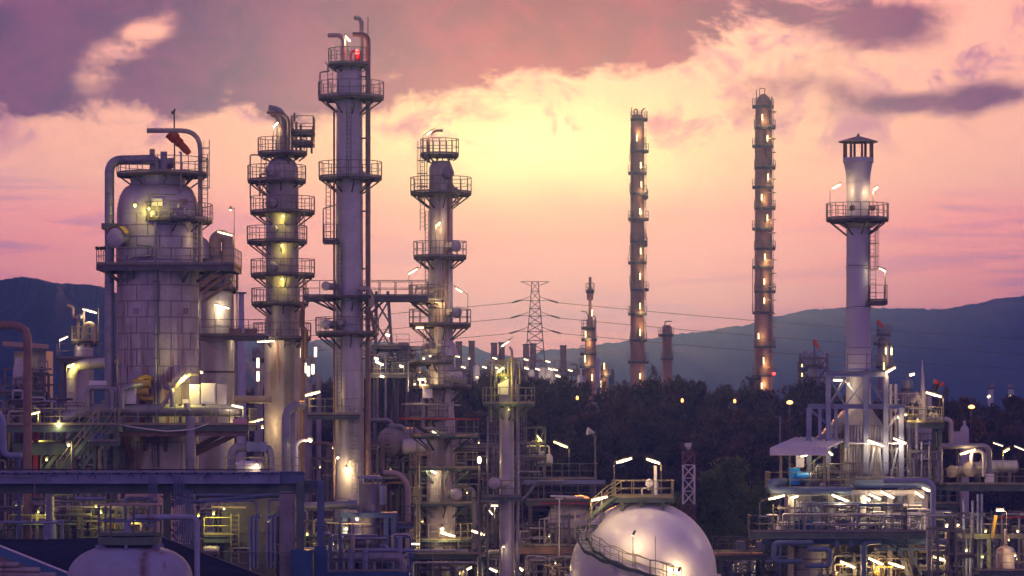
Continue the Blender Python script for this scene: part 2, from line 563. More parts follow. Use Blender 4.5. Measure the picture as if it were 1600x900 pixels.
class Thing:
    def __init__(s, name, base, label, cat, group=None, kind=None):
        s.base = Vector(base)
        o = bpy.data.objects.new(name, None)
        o.empty_display_size = 0.3
        COL.objects.link(o)
        o.location = s.base
        o['label'] = label
        o['category'] = cat
        if group:
            o['group'] = group
        o['kind'] = kind or 'thing'
        s.o = o

    def part(s, name, mb, mat, parent=None, label=None, smooth=40):
        me = mb.mesh(name, s.base, smooth) if isinstance(mb, MB) else mb
        if not me.materials:
            me.materials.append(MATS[mat])
        o = bpy.data.objects.new(name, me)
        COL.objects.link(o)
        o.parent = parent or s.o
        if label:
            o['label'] = label
        return o

    # ---- pipes
    def pipe(s, pts, Y, wpx, mat='pipe_grey', bend=None, name='pipe', bands=0, n=10, parent=None):
        r = wpx / 2 * S(Y)
        w = pp(pts, Y)
        mb = MB().pipe(w, r, bend, n)
        if bands:
            for a, b in zip(w, w[1:]):
                L = (b - a).length
                k = int(L / bands)
                for i in range(1, k):
                    q = a + (b - a) * (i / k)
                    mb.ring(q, r, r * 0.09, 12, 4, tilt=b - a)
        return s.part(name, mb, mat, parent)

    # ---- lamps: a tube on a bent arm, given by photo columns/rows of tube ends and of its post
    def lamp(s, a, b, Y, post=None, power=60, mat='glow_warm', thick=0.06, parent=None, light=True, drop=0.22, name='lamp'):
        thick *= .88
        A, B = W(*a, Y), W(*b, Y)
        d = (B - A).normalized()
        hb = MB()
        up = Vector((0, 0, 1))
        hb.beam(A - d * 0.06 + up * (thick + 0.035), B + d * 0.06 + up * (thick + 0.035), 0.16, 0.07)
        if post:
            pts = pp(post, Y)
            hb.tube(pts, 0.03, 6)
        housing = s.part(name, hb, 'rail', parent)
        s.part('lamp_tube', MB().tube([A, B], thick, 8), mat, housing)
        if light:
            s.light((A + B) / 2 + Vector((0, -0.12, -drop)), power, mat, housing)
        return housing

    def light(s, p, power, mat='glow_warm', parent=None, size=0.14):
        ld = bpy.data.lights.new('lamp_light', 'POINT')
        ld.energy = power * 1.5
        ld.color = LCOL[mat]
        ld.shadow_soft_size = size
        lo = bpy.data.objects.new('lamp_light', ld)
        COL.objects.link(lo)
        lo.parent = parent or s.o
        lo.location = Vector(p) - s.base
        return lo

    def bulb(s, px, py, Y, power=30, mat='glow_warm', r=0.13, parent=None, light=True, front=0.35):
        r = r * .8
        """a small bulkhead lamp with a hood"""
        p = W(px, py, Y)
        hb = MB()
        hb.axial([(0.05, 0.0), (r * 1.5, 0.05), (r * 1.6, 0.12), (0.03, 0.2)], p + Vector((0, 0, 0.02)), (0, 0, 1), 10)
        hb.beam(p + Vector((0, 0, 0.14)), p + Vector((0, 0.6, 0.3)), 0.05)
        h = s.part('lamp', hb, 'rail', parent)
        s.part('lamp_bulb', MB().axial([(r * .5, -r), (r, -r * .4), (r, r * .3), (r * .6, r * .5)], p, (0, 0, 1), 10), mat, h)
        if light:
            s.light(p + Vector((0, -front, -0.2)), power, mat, h)
        return h

    def beams(s, segs, w, h, mat='steel', name='brace', parent=None, I=False):
        for a, b in segs:
            mb = MB().ibeam(a, b, w, h) if I else MB().beam(a, b, w, h)
            s.part(name, mb, mat, parent, smooth=0)

    # ---- railing along a polyline of deck-edge points
    def railing(s, pts, parent=None, h=1.1, mat='rail', step=1.25, closed=False, r=0.03, toe=True):
        pts = [Vector(p) for p in pts]
        if closed:
            pts = pts + [pts[0]]
        mb = MB()
        up = Vector((0, 0, 1))
        for a, b in zip(pts, pts[1:]):
            L = (b - a).length
            k = max(1, round(L / step))
            for i in range(k):
                q = a + (b - a) * (i / k)
                mb.beam(q, q + up * h, 0.055)
            mb.tube([a + up * h, b + up * h], r, 6, False)
            mb.tube([a + up * h * 0.52, b + up * h * 0.52], r * 0.8, 5, False)
            if toe:
                mb.beam(a + up * 0.08, b + up * 0.08, 0.02, 0.14)
        q = pts[-1]
        if not closed:
            mb.beam(q, q + up * h, 0.055)
        return s.part('railing', mb, mat, parent)

    # ---- round platform: a disc deck that the shell passes through
    def disc(s, px, py, Y, xl, xr, shell_r=None, n=18, mat='deck', rail='rail', thick=0.2, brackets=True, depth=None,
             rails=True, shell_px=None):
        k = S(Y)
        thick = min(thick, .2) * .8 if Y < 200 else thick
        c = W((xl + xr) / 2, py, Y)
        r = (xr - xl) / 2 * k
        ry = depth or r
        mb = MB()
        edge = [Vector((c.x + r * math.cos(a), c.y + ry * math.sin(a), c.z)) for a in [2 * PI * (i + .5) / n for i in range(n)]]
        top = [(v.x, v.y, v.z) for v in edge]
        bot = [(v.x, v.y, v.z - thick) for v in edge]
        mb.add(top + bot, [tuple(range(n)), tuple(reversed(range(n, 2 * n)))] +
               [(i, n + i, n + (i + 1) % n, (i + 1) % n) for i in range(n)])
        dk = s.part('platform', mb, mat, smooth=20)
        if brackets:
            ax = W(px, py, Y)
            sr = (shell_px or (xr - xl) * 0.28) * k
            for i in range(8):
                a = 2 * PI * (i + .25) / 8
                e = Vector((c.x + r * .92 * math.cos(a), c.y + ry * .92 * math.sin(a), c.z - thick - 0.05))
                d = (e - ax); d.z = 0
                if d.length < sr + .2:
                    continue
                inner = ax + d.normalized() * sr
                inner.z = c.z - thick - min(1.0, (d.length - sr) * .8)
                i2 = inner.copy(); i2.z = c.z - thick - 0.05
                s.part('bracket', MB().beam(e, inner, 0.07, 0.1).beam(e, i2, 0.08, 0.12), mat, dk, smooth=0)
        if rails:
            s.railing(edge, dk, mat=rail, closed=True)
        return dk

    # ---- rectangular deck between photo columns x0..x1 at row py, from distance Y0 back to Y1
    def deck(s, x0, x1, py, Y0, Y1, rail='fblr', legs=False, mat='deck', edge='steel', railmat='rail', thick=0.08, beam=0.24,
             legw=0.28, zbot=0.0, inset=0.0, nleg=None):
        a, b = W(x0, py, Y0), W(x1, py, Y0)
        z = a.z
        mb = MB().span((a.x, Y0, z - thick), (b.x, Y1, z))
        dk = s.part('deck', mb, mat, smooth=20)
        zb = z - thick - beam / 2 - 0.003
        for y in (Y0 + .06, Y1 - .06):
            s.part('beam', MB().ibeam((a.x, y, zb), (b.x, y, zb), 0.12, beam), edge, dk, smooth=0)
        n = max(2, int((b.x - a.x) / 2.2) + 1)
        for i in range(n):
            x = a.x + 0.07 + (b.x - a.x - 0.14) * i / (n - 1)
            s.part('joist', MB().ibeam((x, Y0 + .13, zb), (x, Y1 - .13, zb), 0.1, beam * .9), edge, dk, smooth=0)
        e = 0.04
        c = {'f': ((a.x + e, Y0 + e, z), (b.x - e, Y0 + e, z)), 'b': ((a.x + e, Y1 - e, z), (b.x - e, Y1 - e, z)),
             'l': ((a.x + e, Y0 + e, z), (a.x + e, Y1 - e, z)), 'r': ((b.x - e, Y0 + e, z), (b.x - e, Y1 - e, z))}
        for q in rail:
            s.railing(c[q], dk, mat=railmat)
        if legs:
            nl = nleg or max(2, int((b.x - a.x) / 5) + 1)
            for i in range(nl):
                x = a.x + 0.3 + (b.x - a.x - 0.6) * i / (nl - 1)
                for y in (Y0 + .3, Y1 - .3):
                    s.part('leg', MB().ibeam((x, y, zbot), (x, y, zb - beam / 2), legw, legw), edge, smooth=20)
        return dk

    # ---- caged ladder standing against something
    def ladder(s, px, py0, py1, Y, wpx=9, cage=True, mat='rail', side=-1):
        k = S(Y)
        a, b = W(px, py0, Y), W(px, py1, Y)
        if a.z > b.z:
            a, b = b, a
        w = wpx * k / 2
        mb = MB()
        for sx in (-w, w):
            mb.beam(a + Vector((sx, 0, 0)), b + Vector((sx, 0, 0)), 0.06)
        z = a.z + .3
        while z < b.z:
            mb.tube([(a.x - w, a.y, z), (a.x + w, a.y, z)], 0.018, 5, False)
            z += 0.3
        L = s.part('ladder', mb, mat)
        if cage and b.z - a.z > 3:
            cb = MB()
            z = a.z + 2.2
            R0 = 0.38
            while z <= b.z + .9:
                pts = [Vector((a.x + R0 * math.sin(t), a.y + side * (R0 * 0.9 - R0 * math.cos(t) * 0.95), z)) for t in [2 * PI * (i / 10 - .5) for i in range(11)]]
                cb.tube(pts, 0.022, 4, False)
                z += 0.9
            for t in (-1.9, -.9, 0.9, 1.9, PI):
                q = Vector((a.x + R0 * math.sin(t), a.y + side * (R0 * 0.9 - R0 * math.cos(t) * 0.95), 0))
                cb.beam((q.x, q.y, a.z + 2.2), (q.x, q.y, b.z + .9), 0.03)
            s.part('cage', cb, mat, L)
        return L

    # ---- vertical shell built of courses, given rows/half-widths from bottom to top
    def shell(s, px, Y, prof, mat='clad', course=None, n=28, bead=0.025, name='shell_course', yoff=0.0):
        k = S(Y)
        c = ((px - 800) * k, Y + yoff)
        P = [(w * k, EYE - (py - HORIZON) * k) for py, w in prof]
        if course is None:
            return s.part('shell', MB().lathe(P, c, n), mat)
        # resample by course height
        z0, z1 = P[0][1], P[-1][1]

        def rad(z):
            for (ra, za), (rb, zb) in zip(P, P[1:]):
                if za <= z <= zb + 1e-6:
                    return ra + (rb - ra) * ((z - za) / max(1e-6, zb - za))
            return P[-1][0]
        m = max(1, round((z1 - z0) / course))
        for i in range(m):
            a, b = z0 + (z1 - z0) * i / m, z0 + (z1 - z0) * (i + 1) / m
            inner = [(r, z) for r, z in P if a + .02 < z < b - .1]
            pr = [(rad(a), a)] + inner + [(rad(b - .07), b - .07), (rad(b - .06) + bead, b - .06), (rad(b) + bead, b), (rad(b) - .02, b)]
            s.part(name, MB().lathe(pr, c, n, caps=(i == 0 or i == m - 1)), mat)

    def manway(s, px, py, Y, rpx, dirv=(0, -1, 0), mat='clad', length=0.5):
        p, d, r = W(px, py, Y), Vector(dirv).normalized(), rpx * S(Y)
        mb = MB().axial([(r * .8, -1.2), (r * .8, length - .16), (r * 1.05, length - .15), (r * 1.05, length - .05), (r * .98, length - .04), (r * .9, length), (r * .3, length + .06)], p, d, 18)
        for i in range(8):
            a = 2 * PI * i / 8
        return s.part('manway', mb, mat)


def stairs(T, top, bot, width_vec, mat='steel_green', rail='rail_yellow', name='staircase'):
    """straight flight; width_vec: half-width vector across the flight"""
    top, bot, wv = Vector(top), Vector(bot), Vector(width_vec)
    mb = MB()
    for sg in (-1, 1):
        mb.beam(top + wv * sg, bot + wv * sg, 0.06, 0.26)
    n = max(3, int(abs(top.z - bot.z) / 0.24))
    run = (bot - top) / n
    h = Vector((run.x, run.y, 0)).normalized() * 0.13
    for i in range(1, n):
        p = top + run * i
        vs = [p - wv * .94 - h, p + wv * .94 - h, p + wv * .94 + h, p - wv * .94 + h]
        dn = Vector((0, 0, -.035))
        vs2 = vs + [v + dn for v in vs]
        mb.add(vs2, [(0, 1, 2, 3), (7, 6, 5, 4), (0, 4, 5, 1), (1, 5, 6, 2), (2, 6, 7, 3), (3, 7, 4, 0)])
    st = T.part(name, mb, mat, smooth=20)
    rb = MB()
    up = Vector((0, 0, 1.05))
    for sg in (-1, 1):
        a, b = top + wv * sg, bot + wv * sg
        rb.tube([a + up, b + up], 0.032, 6, False)
        rb.tube([a + up * .5, b + up * .5], 0.026, 5, False)
        k = max(2, int((b - a).length / 1.3))
        for i in range(k + 1):
            q = a + (b - a) * (i / k)
            rb.beam(q, q + up, 0.05)
    T.part('railing', rb, rail, st)
    return st


def valve(T, p, r=0.16, axis=(0, -1, 0), mat='pipe_grey', parent=None):
    p = Vector(p)
    d = Vector(axis).normalized()
    mb = MB().axial([(r * .5, -r), (r * .95, -r * .6), (r * .95, r * .6), (r * .5, r)], p, (0, 0, 1), 10)
    mb.tube([p, p + d * r * 2.4], r * .2, 6)
    mb.ring(p + d * r * 2.4, r * .9, r * .12, 12, 4, tilt=d)
    return T.part('valve', mb, mat, parent)


def drum(T, p, d, L, r, mat='clad', saddles=True, zfloor=None, name='shell', head=0.35):
    """horizontal vessel with dished ends, starting at p, running along d"""
    p, d = Vector(p), Vector(d).normalized()
    prof = []
    for i in range(7):
        a = PI / 2 * i / 6
        prof.append((max(0.02, r * math.sin(a)), -r * head * math.cos(a)))
    t = 0
    nb = max(1, int(L / 1.2))
    for i in range(nb):
        t0, t1 = L * i / nb, L * (i + 1) / nb
        prof += [(r, t0 + .01), (r, t1 - .05), (r + .012, t1 - .045), (r + .012, t1 - .005)]
    for i in range(7):
        a = PI / 2 * (1 - i / 6)
        prof.append((max(0.02, r * math.sin(a)), L + r * head * math.cos(a)))
    b = T.part(name, MB().axial(prof, p, d, 24), mat)
    if saddles:
        zf = zfloor if zfloor is not None else p.z - r - .5
        side = Vector((-d.y, d.x, 0)).normalized()
        for f in (.2, .8):
            q = p + d * (L * f)
            T.part('saddle', MB().span(q - side * r * .8 - d * .12 + Vector((0, 0, -r * .45)), (q + side * r * .8 + d * .12).to_tuple()[:2] + (zf,)) if False else
                   MB().beam((q.x, q.y, zf), (q.x, q.y, q.z - r * .5), 0.26 if abs(d.x) > .5 else r * 1.5, r * 1.5 if abs(d.x) > .5 else .26), 'steel')
    return b


def clutter(T, x0, x1, ytop, ybot, Y0, Y1, seed, n=30,  mats=('pipe_grey', 'pipe_grey', 'steel', 'clad', 'pipe_brown'), wr=(2.5, 7), zmin=0.0):
    """process pipework between photo columns/rows: risers, runs with elbows, loops and valves, each a part"""
    rnd = random.Random(seed)
    n = int(n * 1.75)
    for i in range(n // 9):                # ladders and small railed landings among the pipes
        Y = rnd.uniform(Y0, Y1)
        xa, ya = rnd.uniform(x0, x1), rnd.uniform(ytop, ybot)
        if rnd.random() < .5:
            g = min(HORIZON + (EYE - zmin) / S(Y), ya + 90)
            T.ladder(xa, g, ya - 20, Y, 9, False)
        else:
            wd = rnd.uniform(20, 44)
            T.deck(xa, xa + wd, ya + 8, Y - .6, Y + .8, rnd.choice(('f', 'fl', 'fr')), False, 'deck', 'steel', 'rail', beam=.16)
            for x in (xa + 3, xa + wd - 3):
                T.part('post', MB().ibeam((W(x, 0, Y).x, Y, zmin), W(x, ya + 10, Y), .14, .14), 'steel', smooth=0)
    for i in range(n):
        Y = rnd.uniform(Y0, Y1)
        w = rnd.uniform(*wr) * (0.7 if rnd.random() < .5 else 1.0)
        m = rnd.choice(mats)
        kind = rnd.random()
        xa, ya = rnd.uniform(x0, x1), rnd.uniform(ytop, ybot)
        if kind < .36:            # riser with a turned head
            hx = rnd.choice((-1, 1)) * rnd.uniform(10, 34)
            g = HORIZON + (EYE - zmin) / S(Y)
            T.pipe([(xa, g), (xa, ya), (xa + hx, ya), (xa + hx, ya, rnd.uniform(1, 3))], Y, w, m, bands=rnd.choice((0, 1.1, 1.9)))
            if rnd.random() < .6:
                valve(T, W(xa, min(ya + rnd.uniform(12, 40), ybot), Y - w * S(Y)), .13 + rnd.random() * .08, mat=m)
        elif kind < .66:          # horizontal run that drops at one end
            L = rnd.uniform(40, max(60, (x1 - x0) * .6))
            g = HORIZON + (EYE - zmin) / S(Y)
            xb = min(x1, xa + L)
            T.pipe([(xb, ya), (xa, ya), (xa, g)], Y, w, m, bands=rnd.choice((0, .9, 1.7)))
        elif kind < .84:          # inverted U loop
            L = rnd.uniform(12, 40)
            g = HORIZON + (EYE - zmin) / S(Y)
            T.pipe([(xa, g), (xa, ya), (xa + L, ya), (xa + L, g)], Y, w, m)
        else:                     # a post with a light bracket and cross arm
            g = HORIZON + (EYE - zmin) / S(Y)
            a, b = W(xa, g, Y), W(xa, ya, Y)
            mb = MB().ibeam(a, b, .18, .18)
            mb.beam(b + Vector((-.8, 0, -.2)), b + Vector((.8, 0, -.2)), .1, .14)
            T.part('post', mb, 'steel', smooth=20)

# ================================================================== setting: ground, hills, far wood
def structure(name, mb, mat, smooth=40):
    o = bpy.data.objects.new(name, mb.mesh(name, None, smooth))
    o.data.materials.append(MATS[mat])
    COL.objects.link(o)
    o['kind'] = 'structure'
    return o


gm = MB()
gx, gy = [-3900 + 7800 * i / 24 for i in range(25)], [-145, 60, 160, 300, 500, 900, 1500, 2400, 3300]
for y in gy:
    for x in gx:
        gm.v.append((x, y, 0.0))
for j in range(len(gy) - 1):
    for i in range(24):
        a = j * 25 + i
        gm.f.append((a, a + 1, a + 26, a + 25))
structure('ground', gm, 'ground')
structure('road', MB().add([(-300, 205, .02), (300, 205, .02), (300, 214, .02), (-300, 214, .02)], [(0, 1, 2, 3)]), 'asphalt')
structure('kerb', MB().span((-300, 204.7, 0), (300, 204.97, .14)), 'concrete')


def interp(tab, x):
    if x <= tab[0][0]:
        return tab[0][1]
    for (xa, ya), (xb, yb) in zip(tab, tab[1:]):
        if x <= xb:
            f = (x - xa) / (xb - xa)
            f = f * f * (3 - 2 * f)
            return ya + (yb - ya) * f
    return tab[-1][1]


def hill(name, Y, tab, seed, depth=700, wig=1.0, x_pad=1500, step=5.0):
    """ridge of forested hills; tab: photo column -> ridge row, carried on outside the frame"""
    rnd = random.Random(seed)
    k = S(Y)
    xs = []
    px = tab[0][0] - x_pad / k * 0 - 500
    while px <= tab[-1][0] + 500:
        xs.append(px)
        px += step
    NR = 34
    rows = []
    for i in range(NR):
        t = -1.0 + 1.0 * i / (NR - 1)
        rows.append((t, math.sin(PI / 2 * (1 + t)) ** 1.15))
    rows += [(.3, .8), (.8, .2), (1.1, 0.0)]
    ph = [(rnd.uniform(.004, .02), rnd.uniform(0, 6), rnd.uniform(2, 6)) for _ in range(6)]
    mb = MB()
    for ri, (t, hf) in enumerate(rows):
        for px in xs:
            ridge = EYE - (interp(tab, px) - HORIZON) * k
            spur = 1 - .10 * abs (sum(math.sin(px * f * 1.6 + p + t * 2.4 * (1 + f * 40)) for f, p, a in ph) / 3) * (1 if hf < .98 else 0)
            z = ridge * hf * spur
            z += (rnd.random() - .35) * (3.0 if hf > .985 else 1.5) * wig * k * (1.0 if hf > .3 else .3)
            y = Y + t * depth + (rnd.random() - .5) * depth * .02
            mb.v.append(((px - 800) * k, y, max(-0.5, z) if 0 < ri < len(rows) - 1 else -0.5))
    n = len(xs)
    for j in range(len(rows) - 1):
        for i in range(n - 1):
            a = j * n + i
            mb.f.append((a, a + 1, a + n + 1, a + n))
    return structure(name, mb, 'forest', 180)


hill('hills', 2300, [(-400, 450), (-100, 455), (150, 470), (300, 500), (380, 530), (450, 538), (520, 533), (600, 536), (660, 545), (735, 543), (775, 556),
                     (815, 560), (860, 548), (905, 546), (950, 538), (1000, 532), (1080, 522), (1150, 512), (1200, 498), (1262, 486),
                     (1330, 483), (1400, 485), (1460, 486), (1510, 478), (1560, 468), (1620, 461), (1700, 452), (2000, 470)], 4)
hill('hillside', 1250, [(-500, 470), (-200, 455), (-60, 440), (0, 444), (50, 437), (100, 446), (150, 448), (200, 462), (290, 500), (360, 545), (430, 610), (470, 655)], 9, 380, 1.3, step=3.0)


# ---------------------------------------------------------------- trees
def crown_mesh(name, seed, h, w, leaves, dense=1.0, mat='leaf_dark', leaf=0.42, clumps=60):
    rnd = random.Random(seed)
    mb = MB()
    cl = []
    for i in range(clumps):
        t = rnd.random() ** .95
        z = h * (.05 + .92 * t)
        prof = (math.sin(PI * min(1, .25 + t * .72)) ** .7) * (1 - .2 * t * t)
        a = rnd.uniform(0, 2 * PI)
        rr = w * prof * (rnd.random() ** .45)
        cr = w * rnd.uniform(.13, .30) * (1 - .4 * t)
        cl.append((rr * math.cos(a), rr * math.sin(a), z, cr))
    for i in range(14):                    # feathery leaders
        a, q = rnd.uniform(0, 2 * PI), rnd.random() ** .6 * .85
        lx, ly, lz = w * q * math.cos(a), w * q * math.sin(a), h * rnd.uniform(.66, .9) * (1.08 - .32 * q)
        for j in range(70):
            f = rnd.random()
            sp = w * .11 * (1.15 - f)
            p = Vector((lx * (1 + .25 * f) + rnd.gauss(0, sp), ly * (1 + .25 * f) + rnd.gauss(0, sp), lz + h * .10 * f))
            up = Vector((rnd.gauss(0, .4), rnd.gauss(0, .4), 1)).normalized()
            sd = up.cross(Vector((rnd.gauss(0, 1), rnd.gauss(0, 1), .1))).normalized()
            L, B = leaf * rnd.uniform(.6, 1.4), leaf * rnd.uniform(.15, .32)
            mb.add([p - sd * B, p + sd * B * .6, p + up * L], [(0, 1, 2)])
    per = leaves // len(cl)
    for cx, cy, cz, cr in cl:
        for j in range(per):
            th, u = rnd.uniform(0, 2 * PI), rnd.uniform(-1, 1)
            q = math.sqrt(1 - u * u)
            rad = cr * (rnd.random() ** .4)
            p = Vector((cx + rad * q * math.cos(th), cy + rad * q * math.sin(th), cz + rad * u * 1.15))
            up = Vector((rnd.gauss(0, .5) + q * math.cos(th) * .6, rnd.gauss(0, .5) + q * math.sin(th) * .6, rnd.uniform(.1, 1.2))).normalized()
            sd = up.cross(Vector((rnd.gauss(0, 1), rnd.gauss(0, 1), rnd.gauss(0, .4)))).normalized()
            L, B = leaf * rnd.uniform(.6, 1.5), leaf * rnd.uniform(.22, .45)
            mb.add([p - sd * B, p + sd * B * .6, p + up * L], [(0, 1, 2)])
    me = mb.mesh(name, None, 0)
    me.materials.append(MATS[mat])
    return me, cl


def trunk_mesh(name, cl, h, seed, r0):
    rnd = random.Random(seed)
    mb = MB()
    pts = [Vector((0, 0, -0.2))]
    for i in range(1, 6):
        pts.append(Vector((rnd.uniform(-.2, .2) * i * .3, rnd.uniform(-.2, .2) * i * .3, h * .92 * i / 5)))
    mb.tube(pts, r0, 8, r2=r0 * .15)
    for cx, cy, cz, cr in cl[::3]:
        z0 = max(h * .15, cz - rnd.uniform(.12, .25) * h)
        f = min(4.99, z0 / (h * .92) * 5)
        i = int(f)
        b = pts[i].lerp(pts[i + 1], f - i)
        mid = b.lerp(Vector((cx, cy, cz)), .5) + Vector((0, 0, -.2))
        mb.tube([b, mid, (cx, cy, cz)], r0 * .32 * (1.1 - z0 / h), 5, r2=.03)
    me = mb.mesh(name, None, 60)
    me.materials.append(MATS['bark'])
    return me


TREES = []
for i in range(6):
    hh, ww = 20 + (i % 3) * 1.5, 4.6 + (i % 2) * .9
    cm, cl = crown_mesh('crown', 31 + i, hh, ww * 1.15, 9000, mat=('leaf_dark', 'leaf_brown')[i % 2], leaf=.5, clumps=105)
    TREES.append((cm, trunk_mesh('trunk', cl, hh, 71 + i, .34), hh))
TREES_NEAR = []
for i in range(3):
    hh = 13.0 + i * .8
    cm, cl = crown_mesh('crown', 131 + i, hh, 4.4, 11000, mat='leaf_mid', leaf=.27, clumps=95)
    TREES_NEAR.append((cm, trunk_mesh('trunk', cl, hh, 171 + i, .28), hh))


def tree(protos, i, px, Y, top_py, label, group, rz=0.0, wide=1.0, name='belt_tree'):
    cm, tm, hh = protos[i % len(protos)]
    p = W(px, 660, Y)
    z = EYE - (top_py - HORIZON) * S(Y)
    k = z / hh
    o = bpy.data.objects.new(name, None)
    COL.objects.link(o)
    o.location = (p.x, Y, 0)
    o.rotation_euler = (0, 0, rz)
    o.scale = (k * wide, k * wide, k)
    o['label'], o['category'], o['group'], o['kind'] = label, 'tree', group, 'thing'
    for nm, me in (('trunk', tm), ('crown', cm)):
        c = bpy.data.objects.new(nm, me)
        COL.objects.link(c)
        c.parent = o
    return o


tr = random.Random(5)
TOPS = [(340, 612), (395, 606), (440, 612), (505, 600), (560, 588), (600, 583), (640, 590), (690, 586), (735, 594), (770, 590), (810, 592), (850, 588), (878, 590), (905, 598), (945, 606), (985, 604),
        (1020, 592), (1055, 588), (1095, 596), (1130, 602), (1165, 604), (1195, 612), (1225, 622), (1262, 592), (1290, 598), (1330, 615), (1390, 618), (1440, 622),
        (1480, 624), (1515, 620), (1550, 632), (1585, 618), (1620, 622)]
SEG = [(470, 'dark tree in the belt left of the tallest column'),
       (660, 'dark tree in the belt filling the gap right of the tall column'),
       (840, 'dark tree in the belt under the far furnace flues'),
       (1010, 'dark tall tree in the belt before the slim glowing column'),
       (1240, 'dark feathery tree in the belt under the hills behind the lattice mast'),
       (1400, 'dark tree standing behind the furnace structure and its canopy'),
       (9999, 'dark broad tree under the blue hill at the right edge')]


def seg(px):
    for lim, lab in SEG:
        if px < lim:
            return lab


ti = 0
for px, py in TOPS:                                   # the row that draws the skyline
    tree(TREES, ti, px, tr.uniform(285, 315), py, seg(px).replace('dark', 'dark skyline', 1), 'skyline trees, ' + seg(px)[:60], tr.uniform(0, 6), tr.uniform(.85, 1.1))
    ti += 1
px = 560
while px < 1640:                                      # lower trees in front of it
    tree(TREES, ti, px, tr.uniform(250, 272), tr.uniform(632, 668), seg(px).replace('dark', 'dark lower', 1), 'lower trees, ' + seg(px)[:60], tr.uniform(0, 6), tr.uniform(1.1, 1.35))
    ti += 1
    px += tr.uniform(30, 44)
px = 820
while px < 1330:                                      # understorey at the foot of the belt
    tree(TREES, ti, px, tr.uniform(226, 242), tr.uniform(706, 738), seg(px).replace('dark', 'dark short', 1).replace('in the belt', 'at the belt foot').replace('between the fat vessel and', 'by'), 'short trees, ' + seg(px)[:60], tr.uniform(0, 6), tr.uniform(1.35, 1.6))
    ti += 1
    px += tr.uniform(36, 50)
for i, (px, Y, py, wd, lab) in enumerate([
        (1140, 168, 718, 1.05, 'green leafy tree lit by lamps, tallest right of the lattice mast'),
        (1103, 162, 742, .95, 'round green tree close to the lattice mast, lower than its neighbour'),
        (1182, 176, 752, 1.0, 'green tree touching the furnace platform, beside the taller lit tree'),
        (1128, 156, 792, 1.1, 'low bushy green tree in front of the lit trees by the mast'),
        (1062, 180, 772, .9, 'green tree peeping out between the sphere platform and the lattice mast')]):
    t = tree(TREES_NEAR, i, px, Y, py, lab, 'green trees by the lattice mast', i * 1.3, wd, 'leafy_tree')

